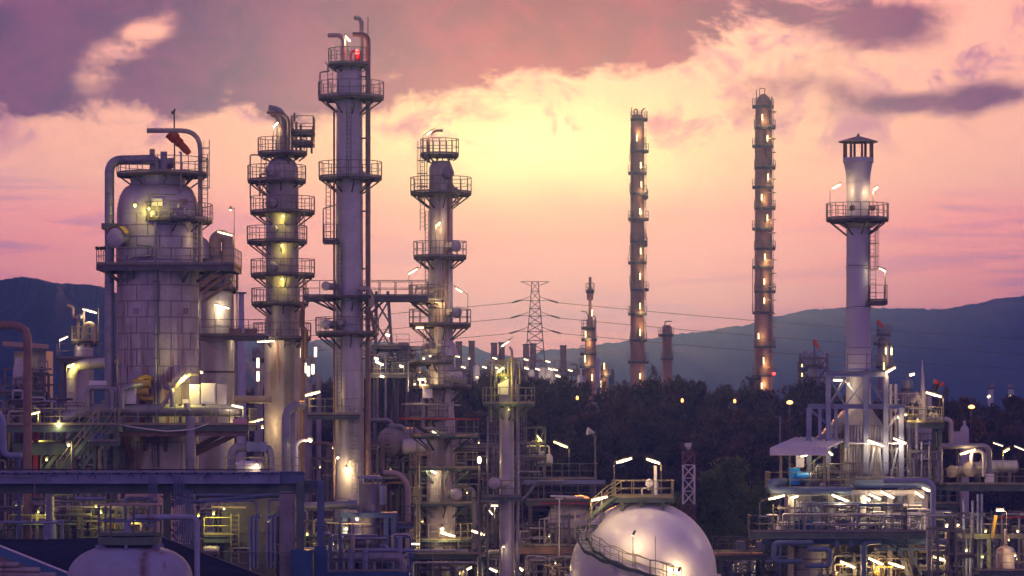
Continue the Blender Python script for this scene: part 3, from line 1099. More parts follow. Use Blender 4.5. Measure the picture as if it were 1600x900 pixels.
# ================================================================== the fat rust-streaked vessel on the left
def build_fat_vessel():
    Y, AX = 112.0, 247.0
    k = S(Y)
    T = Thing('process_vessel', (W(AX, 0, Y).x, Y, 0), 'fat rust-streaked vessel with domed shoulder, windsock and ring platforms', 'vessel')
    c = ((AX - 800) * k, Y)
    zz = lambda py: EYE - (py - HORIZON) * k
    r = 64 * k
    # core and dome
    T.part('shell', MB().lathe([(r - .06, zz(735)), (r - .06, zz(332))], c, 40), 'clad_dark')
    dome = [(r, zz(336))]
    for i in range(1, 9):
        a = PI / 2 * i / 8
        dome.append((43 * k + (r - 43 * k) * math.cos(a), zz(336) + (zz(290) - zz(336)) * math.sin(a)))
    dome += [(43 * k, zz(276)), (40 * k, zz(273))]
    T.part('dome', MB().lathe(dome, c, 40), 'clad')
    # sheet cladding: single panels in courses, joints left open
    rows = [336, 354, 372, 390, 408, 422, 447, 472, 497, 522, 547, 573, 600, 640, 690, 738]
    nseg = 11
    for ri, (ya, yb) in enumerate(zip(rows, rows[1:])):
        z1, z0 = zz(ya) - .02, zz(yb) + .02
        da = 2 * PI / nseg
        g = 0.012
        mb = MB()
        sub = 7
        vs = []
        for ins, rr in ((0, r), (1, r - .05)):
            for j in range(sub + 1):
                a = -da / 2 + g + (da - 2 * g) * j / sub
                vs += [(rr * math.cos(a), rr * math.sin(a), z0), (rr * math.cos(a), rr * math.sin(a), z1)]
        fs = []
        m = 2 * (sub + 1)
        for j in range(sub):
            fs.append((2 * j, 2 * j + 2, 2 * j + 3, 2 * j + 1))
        fs += [(0, 1, m + 1, m), (2 * sub + 1, 2 * sub, m + 2 * sub, m + 2 * sub + 1)]
        for j in range(sub):
            fs += [(2 * j + 1, 2 * j + 3, m + 2 * j + 3, m + 2 * j + 1), (2 * j, m + 2 * j, m + 2 * j + 2, 2 * j + 2)]
        mb.add(vs, fs)
        T.part('cladding_band', MB().lathe([(r - .01, zz(yb) - .05), (r + .025, zz(yb) - .04), (r + .025, zz(yb) + .04), (r - .01, zz(yb) + .05)], c, 44, False), 'clad_dark')
        me = mb.mesh('cladding_panel', None, 25)
        me.materials.append(MATS['clad_rust' if 5 <= ri else 'clad'])
        for i in range(nseg):
            o = T.part('cladding_panel', me, 'clad')
            o.rotation_euler = (0, 0, da * (i + (.5 if ri % 2 else 0)))
            o.location = (0, 0, 0)
    # top deck
    T.disc(AX, 273, Y, 183, 325, shell_px=42, thick=.3)
    # overhead line: from the top nozzle across and down the left side
    op = T.pipe([(246, 270, -.4), (246, 250, -.4), (171, 250, -1.2), (171, 740, -1.2)], Y, 15, 'pipe_grey', bend=.9, bands=.75, n=16, name='overhead_line')
    T.part('collar', MB().box(W(171, 354, Y - 1.2), (.98, .98, .4)), 'steel', op, smooth=20)
    T.pipe([(238, 272, .6), (238, 233, .6)], Y, 9, 'pipe_tan')
    T.pipe([(256, 272, -.8), (256, 237, -.8)], Y, 11, 'pipe_grey')
    drum(T, W(262, 255, Y + .6), (1, 0, 0), .35, .36, 'clad_dark', False, name='top_drum')
    T.part('saddle', MB().box(W(265, 266, Y + .6), (.3, .4, .5)), 'steel')
    T.pipe([(313, 420, -.9), (313, 204, -.9), (231, 204, -.9)], Y, 7.5, 'pipe_tan', bend=1.35, n=12, name='vent_pipe')
    T.part('vent_lip', MB().axial([(.2, -.05), (.2, .05)], W(231, 204, Y - .9), (1, 0, 0), 12), 'pipe_tan')
    T.pipe([(283, 300, -2.0), (283, 238, -2.0), (280, 238, -2.0)], Y, 3.2, 'pipe_grey')
    # windsock
    wp = T.part('windsock_pole', MB().tube([W(273, 272, Y + .4), W(272, 172, Y + .4)], .05, 8), 'black')
    T.part('vane', MB().box(W(270, 176, Y + .4), (.22, .04, .2)).box(W(273, 172, Y + .4), (.1, .1, .2)), 'black', wp)
    A, B = W(266, 208, Y + .35), W(296, 240, Y + .35)
    d = (B - A).normalized()
    L = (B - A).length
    sock = MB()
    sock.axial([(.42, 0), (.41, L * .15), (.38, L * .3), (.31, L * .32), (.34, L * .5), (.26, L * .55), (.27, L * .8), (.19, L)], A, d, 14, caps=False)
    sock.axial([(.17, L), (.25, L * .8), (.24, L * .55), (.32, L * .5), (.29, L * .32), (.36, L * .3), (.39, L * .15), (.40, 0)], A, d, 14, caps=False)
    sk = T.part('windsock', sock, 'sock_orange', label='orange fabric windsock hanging from its hoop')
    T.part('hoop', MB().ring(A, .42, .03, 18, 5, tilt=d).box(A + Vector((.25, 0, .12)), (.55, .06, .1)), 'red_paint', sk)
    # caged ladder right of the neck
    T.ladder(320, 345, 240, Y - 1.6, 9)
    T.ladder(306, 415, 345, Y - 2.6, 8, False)
    # mid platforms, front right
    T.disc(AX, 345, Y - .2, 216, 332, shell_px=64, thick=.32, depth=3.6)
    # manway with yellow cover, facing the camera's left
    mw = T.manway(190, 372, Y - 2.0, 15, (-.55, -1, 0), 'clad', .8)
    hood = MB()
    p, dd = W(190, 372, Y - 2.0), Vector((-.55, -1, 0)).normalized()
    u = Vector((dd.y, -dd.x, 0)) * -1
    arc = []
    for i in range(9):
        a = R(20 + 140 * i / 8)
        o = u * (math.cos(a) * .78) + Vector((0, 0, math.sin(a) * .78))
        arc.append(o)
    for i in range(8):
        q = [p + dd * .15 + arc[i], p + dd * .15 + arc[i + 1], p + dd * .8 + arc[i + 1], p + dd * .8 + arc[i]]
        hood.add(q + [v + arc[i] * .05 for v in q], [(0, 1, 2, 3), (7, 6, 5, 4), (0, 4, 5, 1), (2, 6, 7, 3)])
    T.part('cover', hood, 'yellow_paint', mw, label='yellow hood over the round manway')
    # instruments on the upper platform
    for x, y, rr in ((240, 335, .28), (268, 330, .22), (281, 322, .2), (290, 331, .25), (275, 338, .18)):
        valve(T, W(x, y, Y - 3.1), rr, (.3, -1, 0), 'clad')
    T.part('instrument_box', MB().box(W(246, 316, Y - 2.9), (.75, .4, .5)), 'white_paint')
    T.part('instrument_box', MB().box(W(287, 315, Y - 2.9), (.5, .4, .35)), 'pipe_brown')
    T.pipe([(232, 345, -3.2), (232, 305, -3.2), (275, 304, -3.2)], Y, 2.4, 'rail')
    # lower ring platform shared with the slimmer column behind
    dk = T.deck(150, 366, 413, Y - 3.6, Y + 2.5, 'fl', thick=.1, beam=.3)
    T.railing([W(366, 413, Y - 3.6), W(366, 413, Y - 3.6) + Vector((0, 6, 0))], dk)
    T.beams([(W(x, 419, Y - 3.3), W(x2, 440, Y - 2.0)) for x, x2 in ((160, 186), (345, 308), (300, 286), (200, 212))], .14, .18, parent=dk)
    for x in (152, 158, 163):
        valve(T, W(x, 388, Y - 3.5), .12, (0, -1, 0), 'black')
    # risers and conduit on the front face
    T.pipe([(243, 730, -3.15), (243, 348, -3.15)], Y, 4.5, 'pipe_grey', n=8)
    T.pipe([(247, 730, -3.12), (247, 420, -3.12)], Y, 2.4, 'steel', n=6)
    for y in (440, 470, 523, 560, 600):
        T.part('clamp', MB().box(W(244.5, y, Y - 3.1), (.42, .3, .08)), 'steel')
    T.pipe([(176, 700, -1.0), (176, 436, -1.0), (196, 436, -2.6), (198, 398, -2.6)], Y, 3.0, 'pipe_grey')
    T.pipe([(214, 382, -2.9), (238, 384, -3.1), (236, 400, -3.1), (206, 402, -2.9)], Y, 3.4, 'pipe_grey')
    T.part('nameplate', MB().box(W(212, 486, Y - 2.55), (.34, .12, .4), R(-22)), 'clad_dark')
    T.part('nameplate', MB().box(W(291, 486, Y - 2.25), (.34, .12, .4), R(32)), 'clad_dark')
    # the table that carries it: deck, ring main, boxes, stair and props
    dk = T.deck(186, 388, 664, Y - 5.2, Y + 2.5, 'fr', mat='deck', edge='steel_green', railmat='rail_yellow', beam=.34)
    T.pipe([(100, 655, -3.9), (140, 641, -3.9), (366, 641, -3.9), (372, 641, 1.0)], Y, 19, 'pipe_grey', bend=.8, bands=.9, n=16, name='ring_main')
    for (xa, xb, yb) in ((386, 300, 712), (360, 300, 704), (190, 208, 720), (225, 228, 706), (262, 258, 706), (240, 244, 706)):
        T.beams([(W(xa, 670, Y - 4.6), W(xb, yb, Y - 2.4))], .26, .3, 'pipe_brown', parent=dk)
    T.part('cross_beam', MB().ibeam(W(186, 676, Y - 4.9), W(388, 676, Y - 4.9), .2, .5), 'pipe_brown', dk, smooth=20)
    T.pipe([(298, 900, -5.0), (298, 650, -5.0)], Y, 16, 'pipe_grey', bands=1.4, n=14, name='downcomer')
    T.part('hose', MB().tube(fillet(pp([(188, 664, -5.3), (226, 670, -5.4), (262, 674, -5.4), (300, 671, -5.4), (326, 662, -5.3)], Y), .5), .045, 6), 'white_paint')
    for (x, y, w, h, m) in ((205, 616, 16, 30, 'white_paint'), (153, 602, 26, 14, 'white_paint'), (305, 619, 16, 36, 'white_paint'),
                            (326, 615, 22, 32, 'white_paint'), (347, 618, 14, 34, 'clad'), (178, 620, 10, 30, 'clad'), (291, 628, 10, 8, 'white_paint')):
        b = T.part('equipment_box', MB().box(W(x, y, Y - 4.1 + (x % 7) * .11), (w * k, .7, h * k)).box(W(x, y, Y - 4.46 + (x % 7) * .11), (w * k * .8, .04, h * k * .8)), m, smooth=20)
        T.part('box_leg', MB().span((W(x, y, Y).x - .1, Y - 4.2, zz(664)), (W(x, y, Y).x + .1, Y - 4.0, zz(y + h / 2))), 'steel', b, smooth=20)
    T.pipe([(176, 640, -4.3), (176, 606, -4.3), (150, 606, -4.3), (138, 606, -4.3), (138, 640, -4.3)], Y, 9, 'pipe_grey', n=12)
    T.pipe([(190, 640, -4.6), (190, 610, -4.6), (208, 602, -4.6), (222, 602, -3.4)], Y, 9, 'pipe_grey', bands=.4, n=12)
    T.part('yellow_ring', MB().ring(W(228, 606, Y - 3.2), .75, .16, 24, 8, tilt=(.5, -1, .1)), 'yellow_paint', label='yellow hoop at the foot of the fat vessel')
    T.part('yellow_spool', MB().axial([(.3, -.6), (.3, .6)], W(222, 600, Y - 3.4), (1, 0, 0), 14), 'yellow_paint')
    T.part('yellow_spool', MB().axial([(.26, -.5), (.26, .5)], W(220, 612, Y - 3.6), (1, 0, 0), 14), 'yellow_paint')
    T.pipe([(254, 634, -4.4), (276, 600, -4.3), (296, 583, -3.9), (308, 584, -3.0)], Y, 7, 'pipe_tan', bend=.8, n=12, name='curved_duct')
    T.pipe([(269, 636, -4.5), (269, 608, -4.5), (258, 604, -3.6)], Y, 8, 'pipe_grey', n=12)
    T.pipe([(292, 640, -4.5), (292, 630, -4.5)], Y, 10, 'clad_rust', n=12)
    T.part('notice_board', MB().box(W(375, 658, Y - 5.28), (1.0, .03, .34)), 'pink_panel', label='pale red notice board on the railing')
    # lamps
    T.bulb(211, 321, Y - 3.4, 40, 'glow_yellow')
    T.bulb(233, 326, Y - 3.5, 30, 'glow_yellow', .1)
    T.bulb(290, 588, Y - 4.3, 260, 'glow_yellow', .12, front=.1)
    T.bulb(315, 582, Y - 4.6, 25, 'glow_white', .1)
    T.lamp((362, 633), (380, 637), Y - 4.9, [(380, 662), (380, 632)], 60, 'glow_white')
    T.lamp((340, 362), (363, 368), Y - 1.0, [(365, 413), (365, 366)], 50)
    T.part('tall_lamp', MB().tube(pp([(366, 413), (366, 325), (360, 327)], Y - 1.0), .04, 6), 'rail')
    T.bulb(360, 328, Y - 1.0, 10, 'glow_white', .09)
    T.light(W(246, 322, Y - 4.2), 25, 'glow_yellow')
    return T


build_fat_vessel()


def build_stair_platform():
    Y = 104.0
    T = Thing('access_platform', (W(80, 0, Y).x, Y, 0), 'green steel walkway with steep yellow-railed stair beside the fat vessel', 'platform')
    T.deck(-30, 186, 664, Y, Y + 5, 'f', True, 'deck', 'steel_green', 'rail_yellow', beam=.4)
    T.deck(20, 140, 692, Y + 1, Y + 5, '', False, 'deck', 'steel_green', beam=.7)
    stairs(T, W(166, 664, Y - .5), W(104, 745, Y - .5), (.55, .1, 0))
    stairs(T, W(150, 650, Y + 1.4), W(76, 742, Y + 1.4), (.5, .1, 0))
    T.deck(140, 185, 690, Y - 1.2, Y, 'f', False, 'deck', 'steel_green', beam=.2)
    for x in (148, 165):
        T.part('leg', MB().ibeam((W(x, 0, Y).x, Y - .6, 0), W(x, 694, Y - .6), .2, .2), 'steel_green', smooth=20)
    T.part('red_post', MB().box(W(56, 720, Y + 2), (.3, .3, 5)), 'red_paint', smooth=20)
    T.lamp((49, 647), (62, 644), Y + .3, [(60, 664), (60, 642)], 55, 'glow_yellow')
    T.bulb(92, 660, Y + .2, 30, 'glow_white', .12)
    T.bulb(107, 695, Y - .8, 20, 'glow_white', .13)
    T.pipe([(112, 760), (112, 690)], Y - .8, 2.5, 'rail_yellow')
    T.bulb(73, 718, Y + .3, 20, 'glow_yellow', .1)
    T.pipe([(0, 672), (44, 672), (44, 640)], Y + 3, 6)
    T.pipe([(60, 662), (60, 640), (52, 634)], Y + 3.4, 4)
    clutter(T, -20, 130, 610, 655, Y + 5.5, Y + 10, 21, 26, ('pipe_grey', 'steel', 'clad', 'pipe_tan'), (2, 5), 14)
    clutter(T, -20, 170, 690, 740, Y + 1, Y + 8, 22, 22, ('pipe_grey', 'steel', 'steel_green', 'pipe_tan'), (2.5, 6))
    T.light(W(60, 680, Y + 3), 35, 'glow_yellow')


build_stair_platform()


def build_left_edge():
    # brown pipe
    Y = 96.0
    T = Thing('brown_pipe', (W(43, 0, Y).x, Y, 0), 'thick brown pipe turning down at the left edge of the plant', 'pipe')
    T.pipe([(-60, 508), (43, 508), (43, 980)], Y, 13, 'pipe_brown', bend=1.0, n=18, bands=3.0)
    T.part('base_plate', MB().box((W(43, 0, Y).x, Y, .1), (.9, .9, .2)), 'concrete')
    # blue pipe
    Y = 90.0
    T = Thing('blue_pipe', (W(6, 0, Y).x, Y, 0), 'short blue-painted pipe below the railing at the left edge', 'pipe')
    T.pipe([(34, 712), (6, 712), (4, 655), (-8, 640), (-60, 640)], Y, 10, 'steel_lilac', n=14)
    T.part('support', MB().ibeam((W(30, 0, Y).x, Y, 0), W(30, 714, Y), .2, .2), 'steel_blue', smooth=20)
    # yellow-lit pipe with elbow
    Y = 121.0
    T = Thing('elbow_pipe', (W(112, 0, Y).x, Y, 0), 'big insulated elbow pipe glowing yellow under a lamp', 'pipe')
    T.pipe([(112, 980), (112, 571), (168, 567)], Y, 17, 'clad', bend=1.1, bands=.9, n=18)
    T.part('base_plate', MB().box((W(112, 0, Y).x, Y, .1), (1.2, 1.2, .2)), 'concrete')
    T.lamp((106, 573), (116, 569), Y - .8, [(104, 640), (104, 572)], 60, 'glow_yellow', .09)
    # small column behind it
    Y = 136.0
    T = Thing('small_column', (W(131, 0, Y).x, Y, 0), 'small column with railed top and goosenecks left of the fat vessel', 'column')
    T.shell(131, Y, [(1000, 15), (560, 15), (545, 15), (535, 10), (530, 10)], 'clad', 1.4)
    T.disc(131, 533, Y, 112, 154, shell_px=10, rail='rail_yellow')
    T.pipe([(131, 540), (131, 508), (141, 505), (146, 508), (146, 535)], Y - .6, 7, 'pipe_tan', n=12)
    T.pipe([(122, 533), (122, 496), (114, 496), (114, 480), (105, 477)], Y, 5, 'pipe_tan', n=10)
    T.pipe([(131, 510), (131, 482)], Y, 4, 'pipe_tan')
    valve(T, W(126, 496, Y - .4), .25)
    T.pipe([(154, 560), (154, 482), (152, 482)], Y, 2, 'rail')
    T.deck(88, 175, 560, Y - 1.5, Y + 2, 'f', True, 'deck', 'steel')
    T.lamp((129, 483), (151, 489), Y - .8, [(130, 530), (130, 480)], 70, 'glow_white')
    T.lamp((93, 532), (106, 526), Y - 1.2, [(93, 560), (93, 530)], 25, 'glow_white')
    # grey tank house
    Y = 150.0
    T = Thing('equipment_house', (W(60, 0, Y).x, Y, 0), 'dim sheeted equipment house behind the brown pipe', 'building')
    T.part('wall', MB().span((W(22, 0, Y).x, Y, 0), (W(72, 0, Y).x, Y + 4, W(0, 548, Y).z)), 'clad_dark', smooth=20)
    T.part('roof', MB().add([W(4, 540, Y - 1), W(76, 545, Y - 1), W(76, 538, Y + 5), W(4, 533, Y + 5)] + [W(4, 543, Y - 1), W(76, 548, Y - 1), W(76, 541, Y + 5), W(4, 536, Y + 5)],
                        [(3, 2, 1, 0), (4, 5, 6, 7), (0, 1, 5, 4), (1, 2, 6, 5), (2, 3, 7, 6), (3, 0, 4, 7)]), 'steel', smooth=20)
    T.lamp((28, 568), (34, 563), Y - 1, [(26, 600), (26, 560)], 14, 'glow_yellow')
    T.deck(0, 66, 612, Y - 4, Y, 'f', True, 'deck', 'steel_green')
    T.shell(30, Y - 2, [(612, 10), (585, 10), (575, 9), (560, 4)], 'clad', 1.0)
    clutter(T, 0, 70, 560, 605, Y - 3.5, Y - 1, 33, 12, wr=(2, 4), zmin=10)
    # tall slim stack, distant
    Y = 260.0
    T = Thing('slim_chimney', (W(377, 0, Y).x, Y, 0), 'slim pale chimney seen between the fat vessel and the next column', 'chimney')
    T.shell(377, Y, [(840, 8), (595, 7.5), (520, 5), (460, 4.2), (458, 5)], 'stack_grey', 3)
    T.part('collar', MB().lathe([(.6, W(0, 459, Y).z), (.6, W(0, 456.5, Y).z)], (W(377, 0, Y).x, Y), 14), 'steel')


build_left_edge()


def build_second_column():
    Y, AX = 119.0, 339.0
    T = Thing('process_column', (W(AX, 0, Y).x, Y, 0), 'grey column half hidden behind the fat vessel, with tan elbow on top', 'column')
    T.shell(AX, Y, [(1050, 27), (600, 27), (412, 26), (400, 22), (392, 10)], 'clad', 1.7)
    T.pipe([(336, 400), (336, 372), (345, 368), (356, 372), (356, 415)], Y - 1.0, 19, 'pipe_tan', bend=.9, n=16, name='overhead_line')
    T.part('small_head', MB().lathe([(.6, W(0, 405, Y).z), (.6, W(0, 385, Y).z), (.4, W(0, 376, Y).z), (.1, W(0, 371, Y).z)], (W(317, 0, Y).x, Y - 1), 16), 'clad')
    T.disc(AX, 425, Y, 300, 372, shell_px=26, rails=False, brackets=False)
    T.disc(AX, 452, Y, 309, 372, shell_px=26)
    dk = T.deck(309, 415, 524, Y - 2.2, Y + .8, 'f', mat='deck')
    for x0 in (368, 392):
        T.part('wind_panel', MB().box(W(x0, 518, Y - 2.25), (.9, .04, .45)), 'pipe_brown', smooth=20)
    T.beams([(W(362, ya - 5, Y - 1.6), W(315, ya + 28, Y - 1.6)) for ya in (418, 430, 445)], .2, .22, 'pipe_brown')
    T.disc(AX, 580, Y, 310, 368, shell_px=26, rails=False, brackets=False, thick=.14)
    T.pipe([(370, 700), (370, 425)], Y - .6, 3, 'rail')
    T.pipe([(312, 620), (312, 430)], Y - 1.2, 3, 'rail')
    T.lamp((335, 476), (358, 482), Y - 1.8, [(335, 500), (335, 474), (340, 474)], 90, 'glow_white')
    # long pale transfer pipe to the next column
    T.pipe([(366, 624), (425, 624)], Y - 1, 12, 'pipe_tan', n=14, name='transfer_pipe')


build_second_column()

# ================================================================== the three big columns of the middle
def build_column_c():
    Y, AX = 122.0, 441.0
    k = S(Y)
    T = Thing('process_column', (W(AX, 0, Y).x, Y, 0), 'stout grey column with many stacked platforms and lit manways, beside the tallest column', 'column')
    T.shell(AX, Y, [(1040, 28), (540, 28), (526, 27.5), (520, 26), (285, 25.5), (262, 25), (252, 20), (246, 12)], 'clad_rust', 1.9)
    # half pipe shield on the shell (darker strip)
    T.part('ladder_strip', MB().box(W(452, 612, Y - 1.28), (.75, .1, 160 * k)), 'clad_dark', smooth=20)
    for py, xl, xr in ((240, 403, 480), (283, 387, 478), (332, 391, 492), (378, 386, 480), (430, 392, 492), (475, 393, 482)):
        T.disc(AX, py, Y, xl, xr, shell_px=26)
    T.disc(AX, 529, Y, 396, 486, shell_px=28)
    for x, y, r in ((427, 268, 8.5), (427, 318, 8.5), (428, 417, 8.5)):
        T.manway(x, y, Y - 1.15, r, (-.35, -1, 0), 'clad', .55)
    T.manway(430, 358, Y - 1.1, 6, (-.3, -1, 0), 'clad', .45)
    # top pipework
    T.pipe([(437, 250), (437, 184), (424, 176)], Y, 11, 'pipe_tan', bend=.7, n=14, name='overhead_line')
    T.pipe([(447, 262), (447, 190), (438, 172), (420, 168)], Y + .8, 9, 'pipe_grey', bend=.8, n=12)
    T.pipe([(451, 285), (451, 188), (444, 178), (417, 176)], Y - .8, 5.5, 'pipe_brown', bend=.7, n=10)
    T.pipe([(440, 200), (430, 181), (426, 181)], Y - .3, 3, 'pipe_brown')
    for x in (456, 463, 470):
        T.pipe([(x, 240), (x, 186 + (x - 456) * .6)], Y + .3, 4, 'pipe_brown')
    T.deck(454, 490, 205, Y - .8, Y + 1.2, 'flr', beam=.18)
    T.deck(456, 489, 222, Y - .9, Y + 1.3, 'flr', beam=.15)
    for x in (457, 487):
        T.part('post', MB().ibeam(W(x, 240, Y - .3), W(x, 205, Y - .3), .14, .14), 'steel', smooth=20)
    T.part('vent_rod', MB().tube([W(460, 190, Y), W(460, 176, Y)], .08, 6).box(W(460, 183, Y), (.5, .1, .06)), 'steel')
    T.ladder(412, 283, 240, Y - 1.9, 8, False)
    T.ladder(414, 332, 284, Y - 1.9, 7, False)
    T.ladder(472, 378, 332, Y - 1.9, 7, False)
    T.ladder(414, 430, 379, Y - 1.9, 7, False)
    T.ladder(470, 475, 430, Y - 1.9, 7, False)
    T.ladder(452, 690, 530, Y - 1.5, 8, False)
    T.pipe([(391, 310), (391, 242), (410, 242)], Y - 1.2, 2.4, 'rail')
    T.pipe([(406, 305), (406, 272), (415, 272)], Y - 2.0, 3, 'pipe_brown')
    # side riser
    T.pipe([(473, 760), (473, 478), (458, 470)], Y - 1.3, 7, 'pipe_brown', n=12, name='riser')
    T.pipe([(478, 560), (478, 515), (470, 510), (470, 484)], Y - 1.6, 6, 'pipe_brown', n=10)
    # lamps
    for x, y in ((442, 337), (441, 383), (441, 436)):
        T.bulb(x, y, Y - 1.55, 34, 'glow_yellow', .11, front=.25)
    T.lamp((402, 534), (429, 533), Y - 2.2, [(430, 530), (430, 528)], 80, 'glow_white')
    T.lamp((427, 198), (434, 191), Y - .9, [(427, 238), (427, 196)], 35, 'glow_white', .09)
    T.lamp((390, 660), (411, 655), Y - 2.5, [(388, 700), (388, 658)], 60, 'glow_warm')
    T.bulb(410, 668, Y - 1.9, 45, 'glow_orange' if False else 'glow_warm', .09)
    for i, (ya, yb) in enumerate(((560, 20), (600, 20), (640, 20))):
        pass


build_column_c()


def build_tall_column():
    Y, AX = 117.0, 546.0
    k = S(Y)
    T = Thing('tall_column', (W(AX, 0, Y).x, Y, 0), 'tallest column of the plant, pale, with red beacon and bent vents on top', 'column')
    T.shell(AX, Y, [(1055, 23.5), (700, 22.5), (400, 21.5), (150, 20), (112, 20), (104, 16), (100, 8)], 'clad', 1.75)
    T.disc(AX, 101, Y, 513, 577, shell_px=20, thick=.28)
    T.disc(AX, 153, Y, 497, 600, shell_px=20, thick=.3)
    T.disc(AX, 278, Y, 498, 597, shell_px=21, thick=.3)
    T.disc(AX, 521, Y, 493, 592, shell_px=22, thick=.3)
    T.disc(AX, 463, Y, 496, 597, shell_px=22, thick=.3, rails=False)
    T.deck(474, 525, 463, Y - 1.4, Y + 1.4, 'fl', beam=.2)
    T.deck(566, 668, 463, Y - 1.3, Y + 1.2, 'fb', beam=.24)
    T.deck(504, 527, 375, Y - 1.6, Y - .2, 'flr', beam=.16)
    T.deck(480, 562, 648, Y - 2.2, Y + .4, 'fl', edge='steel_green', railmat='rail_yellow', beam=.24)
    # diagonal stays under the bridge
    T.beams([(W(600, 470, Y), W(569, 500, Y)), (W(590, 470, Y - 1), W(569, 490, Y - 1)), (W(490, 470, Y), W(524, 486, Y))], .13, .15)
    # riser right
    T.pipe([(575, 742), (575, 60), (569, 54), (551, 54)], Y - .3, 8, 'pipe_brown', bend=.5, n=12, name='riser')
    for y in (120, 216, 330, 420, 560, 640):
        T.part('clamp', MB().box(W(571, y, Y - .3), (.75, .2, .1)), 'steel')
    T.pipe([(565, 104), (565, 34), (560, 28), (553, 28)], Y + .4, 6.5, 'pipe_tan', bend=.4, n=12, name='vent_pipe')
    T.pipe([(537, 104), (537, 62), (531, 55), (512, 55)], Y - .3, 7, 'pipe_tan', bend=.5, n=12, name='vent_pipe')
    T.pipe([(549, 104), (549, 82), (553, 79), (557, 82), (557, 104)], Y - .2, 4, 'red_paint', n=10)
    T.pipe([(561, 104), (561, 78)], Y - .3, 4, 'red_paint')
    bc = T.part('beacon', MB().axial([(.16, 0), (.16, .1), (.05, .14), (.05, .4), (.2, .42), (.2, .5), (.05, .6)], W(558, 92, Y - .6), (0, 0, 1), 12), 'red_paint')
    T.part('beacon_lens', MB().axial([(.1, 0), (.17, .08), (.17, .24), (.08, .32)], W(558, 85, Y - .6), (0, 0, 1), 12), 'glow_red', bc)
    T.light(W(558, 83, Y - .95), 22, 'glow_red', bc)
    T.part('lightning_rod', MB().tube([W(575, 60, Y + .2), W(575, 26, Y + .2)], .03, 5), 'black')
    T.lamp((540, 56), (547, 64), Y - .3, [(550, 100), (550, 70), (547, 64)], 25, 'glow_white', .09)
    T.pipe([(500, 150), (500, 113), (515, 111)], Y - 1.4, 2.4, 'rail')
    T.ladder(516, 150, 103, Y - 1.7, 8, False)
    T.part('davit', MB().tube(pp([(512, 112), (513, 103), (508, 97)], Y - 1), .05, 6), 'steel')
    # thin riser left with ladder
    T.pipe([(527, 174), (522, 174), (522, 780)], Y - .8, 3.2, 'pipe_brown', n=8)
    T.ladder(513, 375, 283, Y - 1.2, 7, False)
    T.ladder(530, 640, 525, Y - 1.3, 7, False)
    T.ladder(554, 770, 655, Y - 1.35, 8, True)
    T.ladder(545, 278, 165, Y - 1.2, 7, False)
    T.ladder(531, 520, 380, Y - 1.1, 6, False)
    T.manway(562, 275, Y - 1.0, 7, (.4, -1, 0), 'clad_dark', .5)
    T.manway(536, 505, Y - 1.1, 5, (-.4, -1, 0), 'clad_dark', .5)
    T.manway(512, 447, Y - 1.3, 7, (-.4, -1, 0), 'clad', .4)
    T.manway(512, 507, Y - 1.3, 8, (-.4, -1, 0), 'clad', .4)
    T.pipe([(560, 451), (574, 451), (580, 460), (580, 480)], Y - 1.4, 9, 'pipe_tan', bend=.3, n=12)
    T.pipe([(572, 480), (580, 490), (586, 520)], Y - 1.2, 6, 'pipe_brown', n=10)
    T.pipe([(505, 375), (505, 326), (525, 320)], Y - 1.3, 2, 'rail')
    # lamps on the lower shell
    T.bulb(541, 732, Y - 1.7, 130, 'glow_warm', .1, front=.15)
    T.lamp((526, 716), (529, 714), Y - 2.0, [(524, 790), (524, 716)], 20, 'glow_white', .1)
    T.lamp((477, 618), (500, 612), Y - 2.0, [(476, 648), (476, 617)], 50, 'glow_warm', .085)
    T.bulb(485, 688, Y - 3, 30, 'glow_white', .16)


build_tall_column()


